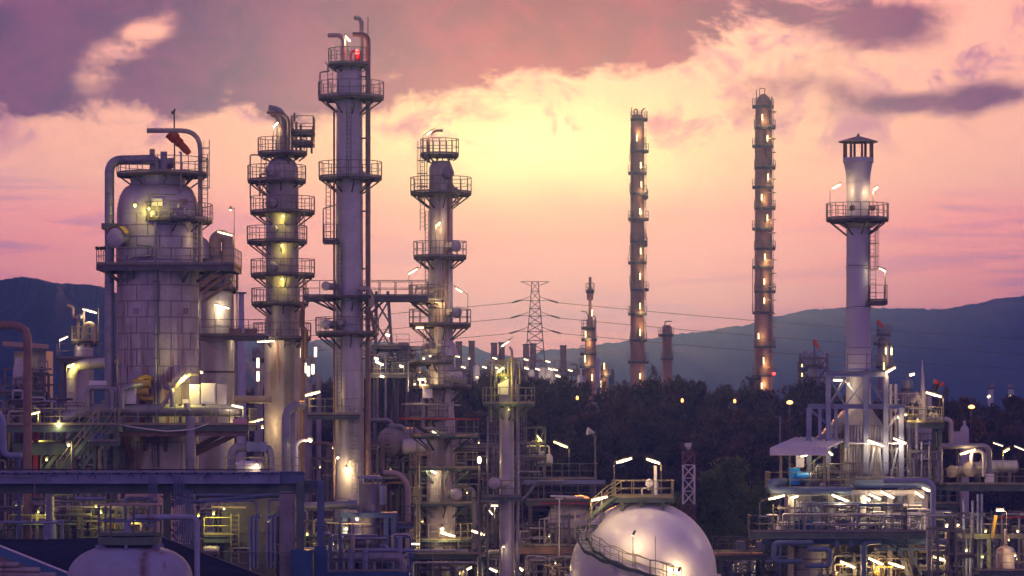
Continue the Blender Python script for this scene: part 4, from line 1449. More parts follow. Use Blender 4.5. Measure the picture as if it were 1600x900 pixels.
def build_column_e():
    Y, AX = 121.0, 689.0
    k = S(Y)
    T = Thing('process_column', (W(AX, 0, Y).x, Y, 0), 'orange-tinged column with gooseneck top and ring platforms down its length, next to the pylon', 'column')
    T.shell(AX, Y, [(1050, 23), (668, 22), (655, 22), (640, 20), (535, 19.5), (528, 18.5), (262, 18.5), (252, 14)], 'clad_rust', 1.75)
    for py, xl, xr in ((242, 657, 717), (302, 641, 737), (402, 646, 729), (508, 639, 736), (566, 635, 708), (604, 640, 737), (654, 633, 705)):
        T.disc(AX, py, Y, xl, xr, shell_px=19, thick=.26)
    T.disc(AX, 680, Y, 640, 748, shell_px=22, thick=.26, mat='steel_green')
    T.disc(AX, 731, Y, 640, 746, shell_px=22, thick=.26, mat='steel_green', rail='rail_yellow')
    T.disc(AX, 786, Y, 640, 738, shell_px=22, thick=.26, mat='steel_green', rail='rail_yellow')
    T.disc(AX, 842, Y, 638, 738, shell_px=22, thick=.26, mat='steel_green', rail='rail_yellow')
    T.disc(AX, 470, Y, 640, 700, shell_px=19, thick=.2, rail='rail')
    T.part('collar_hood', MB().lathe([(28 * k, EYE - (556 - HORIZON) * k), (22 * k, EYE - (536 - HORIZON) * k)], ((AX - 800) * k, Y), 8, False), 'clad')
    T.pipe([(670, 252), (670, 216), (678, 204), (692, 204)], Y, 4.2, 'pipe_brown', bend=.6, n=10, name='vent_pipe')
    T.lamp((667, 210), (674, 205), Y - .3, [(661, 242), (661, 212), (680, 200)], 16, 'glow_white')
    T.manway(705, 385, Y - .9, 9, (.7, -1, 0), 'clad', .7)
    T.manway(706, 488, Y - .9, 9, (.7, -1, 0), 'clad', .7)
    T.manway(703, 690, Y - 1.0, 8, (.6, -1, 0), 'clad_dark', .7)
    T.manway(708, 772, Y - 1.0, 9, (.3, -1, 0), 'clad', .9)
    T.manway(698, 272, Y - .8, 9, (.5, -1, .4), 'clad_dark', .4)
    for x, y in ((706, 292), (712, 297), (716, 300)):
        valve(T, W(x, y, Y - 1.8), .18, (0, -1, 0), 'clad_dark')
    T.pipe([(712, 305), (712, 320), (716, 320), (716, 303)], Y - 1.0, 3, 'clad_dark')
    T.ladder(660, 360, 240, Y - 1.0, 7, True)
    T.ladder(667, 470, 330, Y - .9, 5, False)
    T.ladder(660, 420, 402, Y - 1.0, 6, False)
    T.ladder(664, 535, 510, Y - .9, 5, False)
    T.ladder(690, 670, 530, Y - 1.25, 9, False)
    T.ladder(690, 780, 665, Y - 1.4, 9, False)
    T.pipe([(695, 500), (695, 450), (650, 450), (650, 470)], Y - 1.6, 4, 'pipe_tan', n=10)
    T.pipe([(622, 470), (690, 471)], Y - 1.7, 3.5, 'pipe_tan')
    T.pipe([(637, 612), (637, 565), (650, 562)], Y - 2.0, 4, 'pipe_grey')
    T.pipe([(660, 622), (662, 645), (660, 668), (668, 670), (700, 670)], Y - 2.3, 6, 'pipe_grey', n=12)
    T.pipe([(628, 632), (720, 633)], Y - 2.6, 3, 'pipe_grey')
    T.pipe([(622, 654), (750, 655)], Y - 2.6, 2.4, 'red_paint')
    for x, y, r in ((666, 542, .3), (676, 540, .25), (655, 578, .2), (700, 590, .3), (714, 590, .3), (668, 596, .22), (725, 596, .2)):
        valve(T, W(x, y, Y - 1.9), r, (0, -1, 0), 'clad_dark')
    drum(T, W(700, 589, Y - 1.9), (1, 0, 0), .9, .4, 'clad', False, name='small_drum')
    T.part('wall_box', MB().box(W(668, 612, Y - 1.6), (.7, .4, .9)), 'white_paint')
    # lamp on the shell etc.
    T.lamp((684, 352), (687, 347), Y - 1.9, [(681, 400), (681, 352), (688, 345)], 70, 'glow_warm', .07)
    T.lamp((712, 450), (722, 456), Y - 1.5, [(731, 508), (731, 460), (708, 446)], 22, 'glow_white')
    T.lamp((638, 428), (652, 420), Y - 1.2, [(639, 465), (639, 428), (655, 418)], 20, 'glow_white')
    T.lamp((650, 512), (662, 512), Y - 2.0, [(656, 508), (656, 507)], 40, 'glow_warm')
    T.bulb(656, 466, Y - 1.4, 40, 'glow_warm', .1)
    T.lamp((653, 593), (665, 593), Y - 1.8, [(659, 588), (659, 586)], 80, 'glow_warm')
    T.bulb(683, 470, Y - 1.3, 45, 'glow_warm', .05)
    T.lamp((674, 673), (686, 680), Y - 2.0, [(694, 688), (686, 681), (672, 671)], 70, 'glow_white', .08)
    T.lamp((671, 733), (681, 739), Y - 2.0, [(688, 746), (681, 740)], 80, 'glow_white', .08)
    T.lamp((689, 832), (711, 838), Y - 3.0, [(716, 860), (716, 838), (711, 836)], 60, 'glow_warm', .085)
    T.bulb(691, 826, Y - 3.0, 30, 'glow_white', .16)
    T.lamp((737, 829), (758, 836), Y - 3.0, [(760, 870), (760, 838)], 60, 'glow_warm', .085)
    for x, y in ((662, 560), (672, 556), (733, 560), (648, 600)):
        T.bulb(x, y, Y - 2.6, 8, 'glow_white', .1)
    # big cable posts up the left
    for x in (651, 655):
        T.part('post', MB().tube([W(x, 900, Y - 2.4), W(x, 690, Y - 2.4)], .05, 6), 'rail_yellow')


build_column_e()


def build_slim_column():
    Y, AX = 111.0, 792.0
    k = S(Y)
    T = Thing('slim_column', (W(AX, 0, Y).x, Y, 0), 'slim lilac column with green-lit railed head, left of the white sphere', 'column')
    T.shell(AX, Y, [(1075, 12), (800, 11.5), (640, 11), (624, 11), (590, 10), (583, 7)], 'clad', 1.5, n=22)
    T.disc(AX, 631, Y, 754, 836, shell_px=11, thick=.3, mat='steel_green', rail='rail_yellow')
    T.disc(AX, 588, Y, 778, 808, shell_px=9, thick=.2, mat='steel_green', rail='rail_yellow', brackets=False)
    T.deck(752, 815, 776, Y - 1.6, Y + 1.2, 'fl', mat='steel_green', edge='steel_green', railmat='rail', beam=.2)
    T.manway(776, 770 - 15, Y - 1.4, 9, (-.5, -1, 0), 'clad', .5)
    T.part('skew_shield', MB().add([W(778, 600, Y - .7), W(795, 592, Y - .7), W(794, 617, Y - .7), W(778, 616, Y - .7)] +
                                   [W(778, 600, Y - .6), W(795, 592, Y - .6), W(794, 617, Y - .6), W(778, 616, Y - .6)],
                                   [(0, 1, 2, 3), (7, 6, 5, 4), (0, 4, 5, 1), (1, 5, 6, 2), (2, 6, 7, 3), (3, 7, 4, 0)]), 'white_paint')
    T.pipe([(800, 640), (800, 548), (796, 542)], Y - .9, 4, 'pipe_tan', n=10, name='vent_pipe')
    T.pipe([(794, 590), (794, 562), (800, 559), (806, 562), (806, 625)], Y - .3, 3, 'pipe_tan')
    T.pipe([(760, 566), (812, 566), (812, 600)], Y - .9, 2.4, 'rail_yellow')
    T.pipe([(767, 660), (767, 566)], Y - .9, 2.0, 'rail_yellow')
    T.pipe([(773, 640), (773, 566)], Y - 1.1, 2.0, 'rail_yellow')
    T.pipe([(809, 900), (809, 600)], Y - .5, 6, 'pipe_grey', n=10, name='riser')
    T.pipe([(762, 900), (762, 650)], Y + .6, 3, 'pipe_grey')
    T.ladder(772, 770, 640, Y - .7, 7, True)
    T.ladder(815, 740, 640, Y - .5, 8, True)
    T.ladder(813, 850, 776, Y - .5, 7, False)
    T.lamp((777, 581), (787, 574), Y - 1.2, [(776, 600), (776, 581)], 45, 'glow_yellow', .08)
    T.bulb(790, 590, Y - 1.4, 22, 'glow_yellow', .06)
    T.bulb(795, 640, Y - 1.9, 18, 'glow_yellow', .05)
    T.lamp((784, 541), (795, 533), Y, [(778, 566), (781, 543), (801, 527)], 18, 'glow_white')
    # gooseneck details low on the shell
    T.pipe([(784, 880), (784, 855), (790, 850)], Y - .9, 3, 'clad')
    T.bulb(787, 854, Y - 1.0, 10, 'glow_white', .09)


build_slim_column()

# ================================================================== foreground left: rack, vessel head, dark roof
def build_rack():
    Y = 84.0
    k = S(Y)
    T = Thing('pipe_rack', (W(240, 0, Y).x, Y, 0), 'lilac and blue steel pipe rack girder crossing the lower left', 'rack')
    T.part('girder', MB().ibeam(W(-60, 746, Y), W(437, 746, Y), .5, 19 * k), 'steel_lilac', smooth=0)
    T.part('girder', MB().ibeam(W(-60, 763, Y + .6), W(490, 763, Y + .6), .4, 17 * k), 'steel_green', smooth=0)
    T.part('girder', MB().ibeam(W(437, 746, Y + .5), W(476, 746, Y + .5), .3, 19 * k), 'steel_blue', smooth=0)
    for i in range(22):
        x = 5 + i * 20
        T.part('stud', MB().box(W(x, 739.5, Y - .3), (.12, .12, .1)), 'black', smooth=0)
        if i % 3 == 1:
            T.part('clip', MB().tube(pp([(x - 6, 747), (x - 4, 743), (x + 3, 743), (x + 5, 747)], Y - .28), .025, 5), 'black')
    for i in range(9):
        x = 20 + i * 50
        T.part('stiffener', MB().box(W(x, 746, Y - .12), (.03, .2, 15 * k)), 'steel_lilac', smooth=0)
        T.part('splice_plate', MB().box(W(x + 24, 763, Y + .54), (.5, .04, 11 * k)), 'steel_green', smooth=0)
    T.part('cable_tray', MB().span(W(-40, 735.5, Y + .1), W(420, 734, Y + .5)), 'rail', smooth=0)
    for i in range(4):
        T.pipe([(-40, 733 + i * .4), (180 + i * 60, 733.5), (430, 733.2)], Y + .16 + i * .09, 1.1, 'black', n=6, name='cable')
    # columns
    T.part('column', MB().ibeam((W(261, 0, Y).x, Y + .6, 0), W(261, 772, Y + .6), .42, .42), 'steel_green', smooth=0)
    T.part('column', MB().box(W(449, 880, Y + .9), (24 * k, .9, 226 * k)), 'concrete', smooth=0)
    T.part('column', MB().ibeam((W(469, 0, Y).x, Y + .3, 0), W(469, 752, Y + .3), .45, .45), 'steel_green', smooth=0)
    T.part('column_foot', MB().box((W(471, 0, Y).x, Y - .1, EYE - 225 * k - 2), (32 * k, .8, 6)), 'blue_paint', smooth=0)
    T.part('column', MB().ibeam((W(501, 0, Y).x, Y + 1.4, 0), W(501, 752, Y + 1.4), .4, .5), 'steel_blue', smooth=0)
    T.part('girder', MB().ibeam(W(476, 757, Y + 1.4), W(509, 757, Y + 1.4), .4, .5), 'steel_blue', smooth=0)
    T.part('column_foot', MB().box((W(500, 0, Y).x, Y + 1.1, EYE - 225 * k - 2), (20 * k, .8, 6.4)), 'blue_paint', smooth=0)
    T.part('column', MB().ibeam((W(-20, 0, Y).x, Y + .6, 0), W(-20, 772, Y + .6), .42, .42), 'steel_green', smooth=0)
    # conduit bundles
    for x0, n, ya, yb in ((233, 5, 744, 842), (272, 6, 744, 852), (286, 6, 766, 866)):
        for i in range(n):
            x = x0 + i * 2.9
            T.pipe([(x, ya), (x, yb + i * 1.5)], Y - .45, 1.8, 'steel_blue', n=6, name='conduit')
        T.part('conduit_clamp', MB().beam(W(x0 - 2, ya + 12, Y - .4), W(x0 + n * 2.9, ya + 12, Y - .4), .08, .1), 'steel', smooth=0)
        T.part('conduit_clamp', MB().beam(W(x0 - 2, ya + 40, Y - .4), W(x0 + n * 2.9, ya + 40, Y - .4), .08, .1), 'steel', smooth=0)
    for x0 in (390, 417):
        for i in range(5):
            x = x0 + i * 3.2
            T.pipe([(x, 888), (x, 812 - i), (x + 3, 807 - i, .2), (x + 3, 809, 1.2)], Y - .2, 2.6, 'blue_paint' if i % 2 else 'steel_lilac', n=6, name='conduit')
        T.part('conduit_clamp', MB().beam(W(x0 - 3, 832, Y - .15), W(x0 + 17, 832, Y - .15), .08, .1), 'steel', smooth=0)
        T.part('conduit_clamp', MB().beam(W(x0 - 3, 868, Y - .15), W(x0 + 17, 868, Y - .15), .08, .1), 'steel', smooth=0)
    # thin rail piping in front
    T.pipe([(-20, 745), (54, 745), (54, 776), (47, 776), (47, 850)], Y - .7, 2.2, 'rail')
    T.pipe([(290, 862), (450, 863)], Y - .6, 1.8, 'rail')
    T.pipe([(345, 880), (450, 880)], Y - .6, 1.8, 'rail')
    T.pipe([(-30, 815), (90, 817), (98, 812), (98, 845)], Y - .4, 4, 'steel_lilac')
    # lilac pipes running behind under the girder
    T.pipe([(297, 784), (312, 784), (450, 772)], Y + 2.4, 6, 'steel_lilac', n=12)
    T.pipe([(305, 774), (470, 774)], Y + 3, 8, 'steel_lilac', n=12)
    T.pipe([(117, 779), (165, 779)], Y + .2, 6, 'steel_lilac', n=12, name='open_pipe')
    T.pipe([(196, 830), (196, 780), (204, 779), (240, 779)], Y + 1.0, 6, 'steel_lilac', n=12)
    T.pipe([(320, 784), (400, 782), (402, 802)], Y + 1.2, 3.2, 'steel_lilac')
    T.pipe([(420, 802), (420, 782), (440, 780)], Y + 1.2, 3.2, 'steel_lilac')


build_rack()


def build_lower_left_plant():
    Y = 92.0
    T = Thing('pipework', (W(120, 0, Y).x, Y, 0), 'dim pipework under the rack girder, big silver elbow at its heart', 'pipework')
    T.pipe([(78, 860), (78, 772), (84, 768), (118, 764, 3)], Y, 15, 'pipe_grey', bend=.6, bands=.35, n=14)
    T.pipe([(78, 960), (78, 812)], Y, 20, 'steel_lilac', n=14)
    clutter(T, -20, 230, 778, 850, Y + 1, Y + 7, 51, 58, ('pipe_grey', 'steel', 'steel_green', 'pipe_tan', 'clad_dark'), (2, 6))
    T.deck(-40, 240, 850, Y + 1, Y + 8, '', True, 'deck', 'steel_green')
    T.lamp((137, 779), (150, 779), Y - .4, None, 22, 'glow_yellow', .03, light=True)
    for x, y, p in ((150, 792, 30), (158, 801, 22), (60, 800, 22), (210, 812, 20), (25, 790, 16)):
        T.bulb(x, y, Y + 1, p, 'glow_yellow', .07)
    T.part('rung_cage', MB().box(W(173, 822, Y), (.5, .4, .3)).box(W(173, 815, Y), (.3, .3, .2)), 'yellow_paint')
    Y = 96.0
    T = Thing('pipework', (W(370, 0, Y).x, Y, 0), 'yellow-green lit pipework and ladder beneath the rack, right of the bundle of conduits', 'pipework')
    clutter(T, 300, 520, 788, 860, Y, Y + 8, 52, 60, ('pipe_grey', 'steel', 'steel_green', 'pipe_tan', 'clad'), (2, 6))
    T.deck(318, 362, 836, Y - 2, Y + 1, 'f', True, 'deck', 'steel_green', 'rail_yellow', beam=.4)
    T.ladder(367, 880, 803, Y - 2, 12, False, 'rail_yellow')
    T.pipe([(330, 792), (384, 793)], Y - 1, 3.5, 'pipe_tan')
    for x, y, p in ((334, 803, 60), (310, 806, 25), (350, 795, 25), (420, 815, 18), (480, 835, 28), (505, 800, 20)):
        T.bulb(x, y, Y - 2.2, p, 'glow_yellow', .08)
    T.part('motor', MB().axial([(.2, -.5), (.3, -.4), (.3, .4), (.2, .5)], W(330, 860, Y - 2), (1, 0, 0), 12), 'clad')
    # row of ducts standing on the rack
    Y = 101.0
    T = Thing('duct_pair', (W(450, 0, Y).x, Y, 0), 'pair of pale vertical ducts turning right above the rack', 'duct')
    T.pipe([(447, 980), (447, 642), (462, 633, .5), (472, 633, 2.5)], Y, 14, 'pipe_grey', bend=.8, n=16)
    T.pipe([(457, 980), (457, 640, .8), (470, 634, 1)], Y + .9, 9, 'pipe_grey', bend=.8, n=14)
    T.pipe([(463, 760), (463, 694), (470, 688), (480, 688)], Y - 1.2, 5.5, 'white_paint', bend=.5, n=12)
    T.bulb(484, 687, Y - 1.2, 25, 'glow_white', .15)
    Y = 98.0
    T = Thing('blower_unit', (W(390, 0, Y).x, Y, 0), 'grey box blower between two fat bent ducts on top of the rack', 'blower')
    T.pipe([(362, 760), (362, 708), (368, 699), (390, 699)], Y, 14, 'pipe_grey', bend=.7, bands=.5, n=16)
    T.pipe([(412, 699), (421, 702), (424, 712), (424, 760)], Y, 12, 'pipe_grey', bend=.7, bands=.5, n=16)
    T.part('casing', MB().box(W(402, 698, Y), (1.25, 1.1, .62)), 'steel_lilac', smooth=0)
    T.part('motor', MB().axial([(.5, 0), (.5, .35), (.2, .4), (.2, .8)], W(402, 722, Y), (0, 0, 1), 16), 'clad_dark')
    T.part('tank', MB().axial([(.5, -.75), (.62, -.6), (.62, .6), (.5, .75)], W(390, 735, Y - 1), (1, 0, 0), 18), 'white_paint')
    T.part('base', MB().span((W(350, 0, Y).x, Y - 1.6, 0), (W(432, 0, Y).x, Y + 1, W(0, 742, Y).z)), 'steel', smooth=0)
    T.bulb(401, 726, Y - 1.6, 25, 'glow_white', .12)
    T.railing([W(352, 742, Y - 1.9), W(470, 742, Y - 1.9)], mat='rail_yellow')


build_lower_left_plant()


def build_front_vessel():
    Y, AX = 62.0, 203.0
    k = S(Y)
    c = ((AX - 800) * k, Y)
    zz = lambda py: EYE - (py - HORIZON) * k
    T = Thing('dome_vessel', (c[0], Y, 0), 'pale domed vessel top in front with a rust stripe and ringed rail crown', 'vessel')
    r = 98 * k
    prof = [(r, 0), (r, zz(905))]
    for i in range(1, 10):
        a = PI / 2 * i / 9
        prof.append((30 * k + (r - 30 * k) * math.cos(a) ** .9, zz(905) + (zz(854) - zz(905)) * math.sin(a)))
    T.part('shell', MB().lathe(prof, c, 48), 'vessel_lilac')
    T.part('neck', MB().lathe([(44 * k, zz(860)), (40 * k, zz(856)), (40 * k, zz(850)), (46 * k, zz(850)), (46 * k, zz(846))], c, 32), 'black')
    for i in range(6):
        a = 2 * PI * (i + .5) / 6
        p = Vector((c[0] + 50 * k * math.cos(a), c[1] + 50 * k * math.sin(a), 0))
        T.part('gusset', MB().box((p.x, p.y, zz(855)), (.5, .12, .32), a), 'steel_lilac', smooth=0)
    # crown: ring beam and rails
    T.part('ring_beam', MB().lathe([(47 * k, zz(850)), (50 * k, zz(850)), (50 * k, zz(838)), (47 * k, zz(838))], c, 28), 'steel_green', smooth=30)
    T.part('ring_beam', MB().lathe([(46 * k, zz(836)), (48 * k, zz(836)), (48 * k, zz(831)), (46 * k, zz(831))], c, 28), 'steel_green', smooth=30)
    for py, m in ((788.5, 'pipe_tan'), (813, 'steel_blue')):
        T.part('rail_ring', MB().ring((c[0], c[1], zz(py)), 49 * k, .045, 32, 6), m)
    for i in range(8):
        a = 2 * PI * (i + .3) / 8
        x, y = c[0] + 48.5 * k * math.cos(a), c[1] + 48.5 * k * math.sin(a)
        T.part('rail_post', MB().span((x - .05, y - .05, zz(838)), (x + .05, y + .05, zz(788))), 'steel_green', smooth=0)
    T.part('top_cover', MB().lathe([(30 * k, zz(842)), (28 * k, zz(834)), (10 * k, zz(832))], c, 24), 'steel_green')
    # lifting lug
    T.part('lifting_lug', MB().box(W(153, 890, Y - 2.2), (.22, .1, .42)).axial([(.11, -.05), (.11, .05)], W(153, 881, Y - 2.2), (0, 1, 0), 14), 'vessel_lilac')
    T.part('lug_hole', MB().axial([(.055, -.06), (.055, .06)], W(153, 881, Y - 2.2), (0, 1, 0), 12), 'black')
    # outlet pipe over the side, with relief valve
    T.pipe([(200, 836), (200, 818), (206, 808), (302, 808), (308, 814), (308, 1200)], Y - .9, 8.6, 'vessel_lilac', bend=.28, n=16, name='outlet_pipe')
    T.part('relief_valve', MB().axial([(.1, 0), (.1, .15), (.16, .16), (.16, .22), (.09, .24), (.09, .42), (.13, .44), (.05, .55)], W(210, 812, Y - .9), (0, 0, 1), 14), 'steel_lilac')
    T.part('flange', MB().axial([(.16, -.04), (.16, .04)], W(200, 826, Y - .9), (0, 0, 1), 16).axial([(.17, -.03), (.17, .03)], W(200, 832, Y - .9), (0, 0, 1), 16), 'steel_lilac')
    T.pipe([(222, 836), (222, 822), (240, 822)], Y, 3, 'steel_lilac')


def rust_run(mat, x0, y0, w):
    # a run of rust from the neck down the shell, wandering as it goes
    t = MATS[mat].node_tree
    old, E.tree = E.tree, t
    b = t.nodes['Principled BSDF']
    src = b.inputs['Base Color'].links[0].from_socket
    geo = t.nodes.new('ShaderNodeNewGeometry')
    sp = t.nodes.new('ShaderNodeSeparateXYZ')
    t.links.new(geo.outputs['Position'], sp.inputs[0])
    n = noise(geo.outputs['Position'], 2.2, 5, .6)
    d = (E(sp.outputs[0]) - x0 + (n - .5) * .5) / w
    f = E.m('EXPONENT', d * d * -1.0) * sstep(n, .25, .6) * 0.85
    t.links.new(cmix(f, src, (0.13, 0.045, 0.03)), b.inputs['Base Color'])
    E.tree = old


rust_run('vessel_lilac', W(228, 0, 60).x, 0, .22)
build_front_vessel()


def build_roof_house():
    T = Thing('roofed_shed', (W(100, 0, 70).x, 70, 0), 'low shed with dark tarred roof and blue eave in the lower left corner', 'building')
    A, B, C = W(-60, 845, 80), W(250, 839, 78), W(440, 912, 66)
    E1, E0 = W(230, 950, 58), W(-60, 834, 72)
    pts = [A, B, C, E1, E0]
    lo = [p - Vector((0, 0, .25)) for p in pts]
    mb = MB().add(pts + lo, [(4, 3, 2, 1, 0), (5, 6, 7, 8, 9)] + [(i, (i + 1) % 5, 5 + (i + 1) % 5, 5 + i) for i in range(5)])
    T.part('roof', mb, 'roof_dark', smooth=0)
    T.part('ridge_trim', MB().tube([B + Vector((0, 0, .04)), C + Vector((0, 0, .04))], .04, 6), 'steel')
    T.part('fascia', MB().beam(E0 + Vector((0, -.1, -.08)), E1 + Vector((0, -.1, -.08)), .12, .5), 'blue_eave', smooth=0)
    T.part('fascia_trim', MB().beam(E0 + Vector((0, -.12, .2)), E1 + Vector((0, -.12, .2)), .16, .05), 'white_paint', smooth=0)
    up = Vector((0, 0, .06))
    s0, s1 = A.lerp(B, .42), E0.lerp(E1, .78)
    n = (E1 - E0).normalized() * .35
    q = [s0 + up, s0 + up + n, s1 + up + n, s1 + up]
    T.part('flashing', MB().add(q + [v - up * .4 for v in q], [(3, 2, 1, 0), (4, 5, 6, 7), (0, 1, 5, 4), (1, 2, 6, 5), (2, 3, 7, 6), (3, 0, 4, 7)]), 'roof_white', smooth=0)
    w = MB()
    ins = [p.lerp(sum(pts, Vector()) / 5, .06) for p in pts]
    m = len(ins)
    w.add([v - Vector((0, 0, .3)) for v in ins] + [Vector((v.x, v.y, 0)) for v in ins], [(i, 5 + i, 5 + (i + 1) % 5, (i + 1) % 5) for i in range(5)])
    T.part('wall', w, 'clad_dark', smooth=0)
    # pale sacks of insulation piled beneath the eave
    for i, (x, y) in enumerate(((12, 882), (44, 890), (20, 897), (70, 898))):
        P = Thing('lagged_pipe', W(x, y, 60), ('pale lagged pipe under the blue eave, upper one', 'pale lagged pipe under the blue eave, second one down',
                  'pale lagged pipe under the blue eave, third one down', 'pale lagged pipe under the blue eave, lowest one by the dome')[i], 'pipe')
        P.pipe([(x - 60, y + 1), (x + 18, y + 1)], 60, 10, 'clad_dark', bands=.6, n=14)
        P.part('support', MB().box((W(x - 10, y, 60).x, 60.2, W(x, y + 5, 60).z / 2), (.2, .2, W(x, y + 5, 60).z)), 'steel', smooth=0)


build_roof_house()


# ================================================================== hopper and skid in the middle foreground
def build_hopper():
    Y = 95.0
    k = S(Y)
    zz = lambda py: EYE - (py - HORIZON) * k
    c = (W(578, 0, Y).x, Y)
    T = Thing('hopper', (c[0], Y, 0), 'dark lilac cylindrical hopper on a blue steel frame', 'hopper')
    r = 17 * k
    T.part('body', MB().lathe([(r, zz(800)), (r, zz(757)), (r * 1.0, zz(755))], c, 28), 'hopper_lilac')
    T.part('lower_body', MB().lathe([(8 * k, zz(848)), (9 * k, zz(842)), (14 * k, zz(836)), (14 * k, zz(803))], c, 28), 'hopper_lilac')
    T.part('lid', MB().lathe([(20 * k, zz(748)), (20 * k, zz(745)), (15 * k, zz(743))], c, 28), 'steel_lilac')
    for i in range(10):
        a = 2 * PI * i / 10
        T.part('lid_post', MB().box((c[0] + 15.5 * k * math.cos(a), c[1] + 15.5 * k * math.sin(a), zz(751.5)), (.06, .06, 9 * k)), 'steel_lilac', smooth=0)
    T.part('outlet', MB().lathe([(6 * k, zz(900)), (9 * k, zz(850)), (9 * k, zz(848))], c, 20), 'pipe_grey')
    T.deck(534, 620, 801, Y - 1.0, Y + 1.4, '', False, 'steel_blue', 'steel_blue', beam=.24)
    for x in (540, 604, 616):
        for y in (Y - .8, Y + 1.2):
            T.part('leg', MB().ibeam((W(x, 0, Y).x, y, 0), W(x, 808, Y) + Vector((0, y - Y, 0)), .3, .3), 'steel_blue', smooth=0)
    T.part('side_tank', MB().axial([(.05, 0), (.2, .1), (.2, 1.2), (.05, 1.3)], W(598, 790, Y - .5), (0, 0, 1), 14), 'steel_lilac')
    for x in (560, 583):
        T.part('bracket', MB().box(W(x, 794, Y - .75), (.22, .25, .45)), 'hopper_lilac', smooth=0)
    T.bulb(558, 811, Y - 1.6, 25, 'glow_white', .13)
    T.bulb(541, 826, Y - 1.0, 35, 'glow_warm', .12)
    T.pipe([(511, 817), (580, 819)], Y - 1.2, 2.4, 'pipe_tan')
    # bent pale pipe
    T2 = Thing('bent_pipe', (W(637, 0, Y).x, Y, 0), 'pale pipe arching over and down beside the dark hopper', 'pipe')
    T2.pipe([(596, 739), (622, 739), (637, 756), (637, 1000)], Y + 1.2, 9, 'pipe_tan', bend=.8, n=16)
    T2.part('flange', MB().axial([(.26, -.06), (.26, .06)], W(597, 739, Y + 1.2), (1, 0, 0), 16), 'steel')
    T2.deck(596, 646, 818, Y + .4, Y + 2.4, 'fr', False, 'deck', 'steel_blue', 'rail')
    T2.ladder(616, 818, 765, Y + 2, 10, False)
    # transverse main and bollards
    T3 = Thing('main_pipe', (W(560, 0, Y).x, Y, 0), 'thick grey main with flange running behind the hopper frame', 'pipe')
    T3.pipe([(470, 791), (545, 789)], Y + 1.2, 12, 'pipe_grey', n=16)
    T3.part('flange', MB().axial([(.34, -.05), (.34, .05)], W(546, 789, Y + 1.2), (1, 0, 0), 18).axial([(.3, .06), (.3, .5)], W(546, 789, Y + 1.2), (1, 0, 0), 18), 'steel_lilac')
    T3.part('support', MB().ibeam((W(530, 0, Y).x, Y + 1.2, 0), W(530, 796, Y + 1.2), .2, .2), 'steel_blue', smooth=0)
    Y = 88.0
    T4 = Thing('pump_skid', (W(580, 0, Y).x, Y, 0), 'low skid with thick horizontal pipe and upright stub pipes', 'skid')
    T4.pipe([(536, 871), (560, 871), (622, 871), (628, 880), (628, 905)], Y, 15, 'pipe_grey', bend=.3, n=18, bands=.8)
    T4.part('base', MB().span((W(500, 0, Y).x, Y - .8, 0), (W(640, 0, Y).x, Y + 1.4, W(0, 893, Y).z)), 'blue_paint', smooth=0)
    for x, yt, m in ((548, 857, 'steel_lilac'), (571, 857, 'steel_lilac'), (551, 835, 'pipe_tan'), (517, 838, 'steel_blue'), (531, 838, 'steel_blue'), (625, 838, 'steel_lilac')):
        T4.pipe([(x, 960), (x, yt)], Y - .4 + (yt < 850) * 1.2, 9 if yt > 850 else 7, m, n=14, name='stub_pipe')
    T4.railing([W(505, 893, Y - .7), W(628, 893, Y - .7)], h=1.15)
    clutter(T4, 505, 645, 835, 885, Y + 1.6, Y + 5, 61, 26, ('pipe_grey', 'steel_lilac', 'steel_blue', 'clad'), (2.5, 6))
    T4.bulb(520, 850, Y + 1.2, 20, 'glow_warm', .07)


build_hopper()

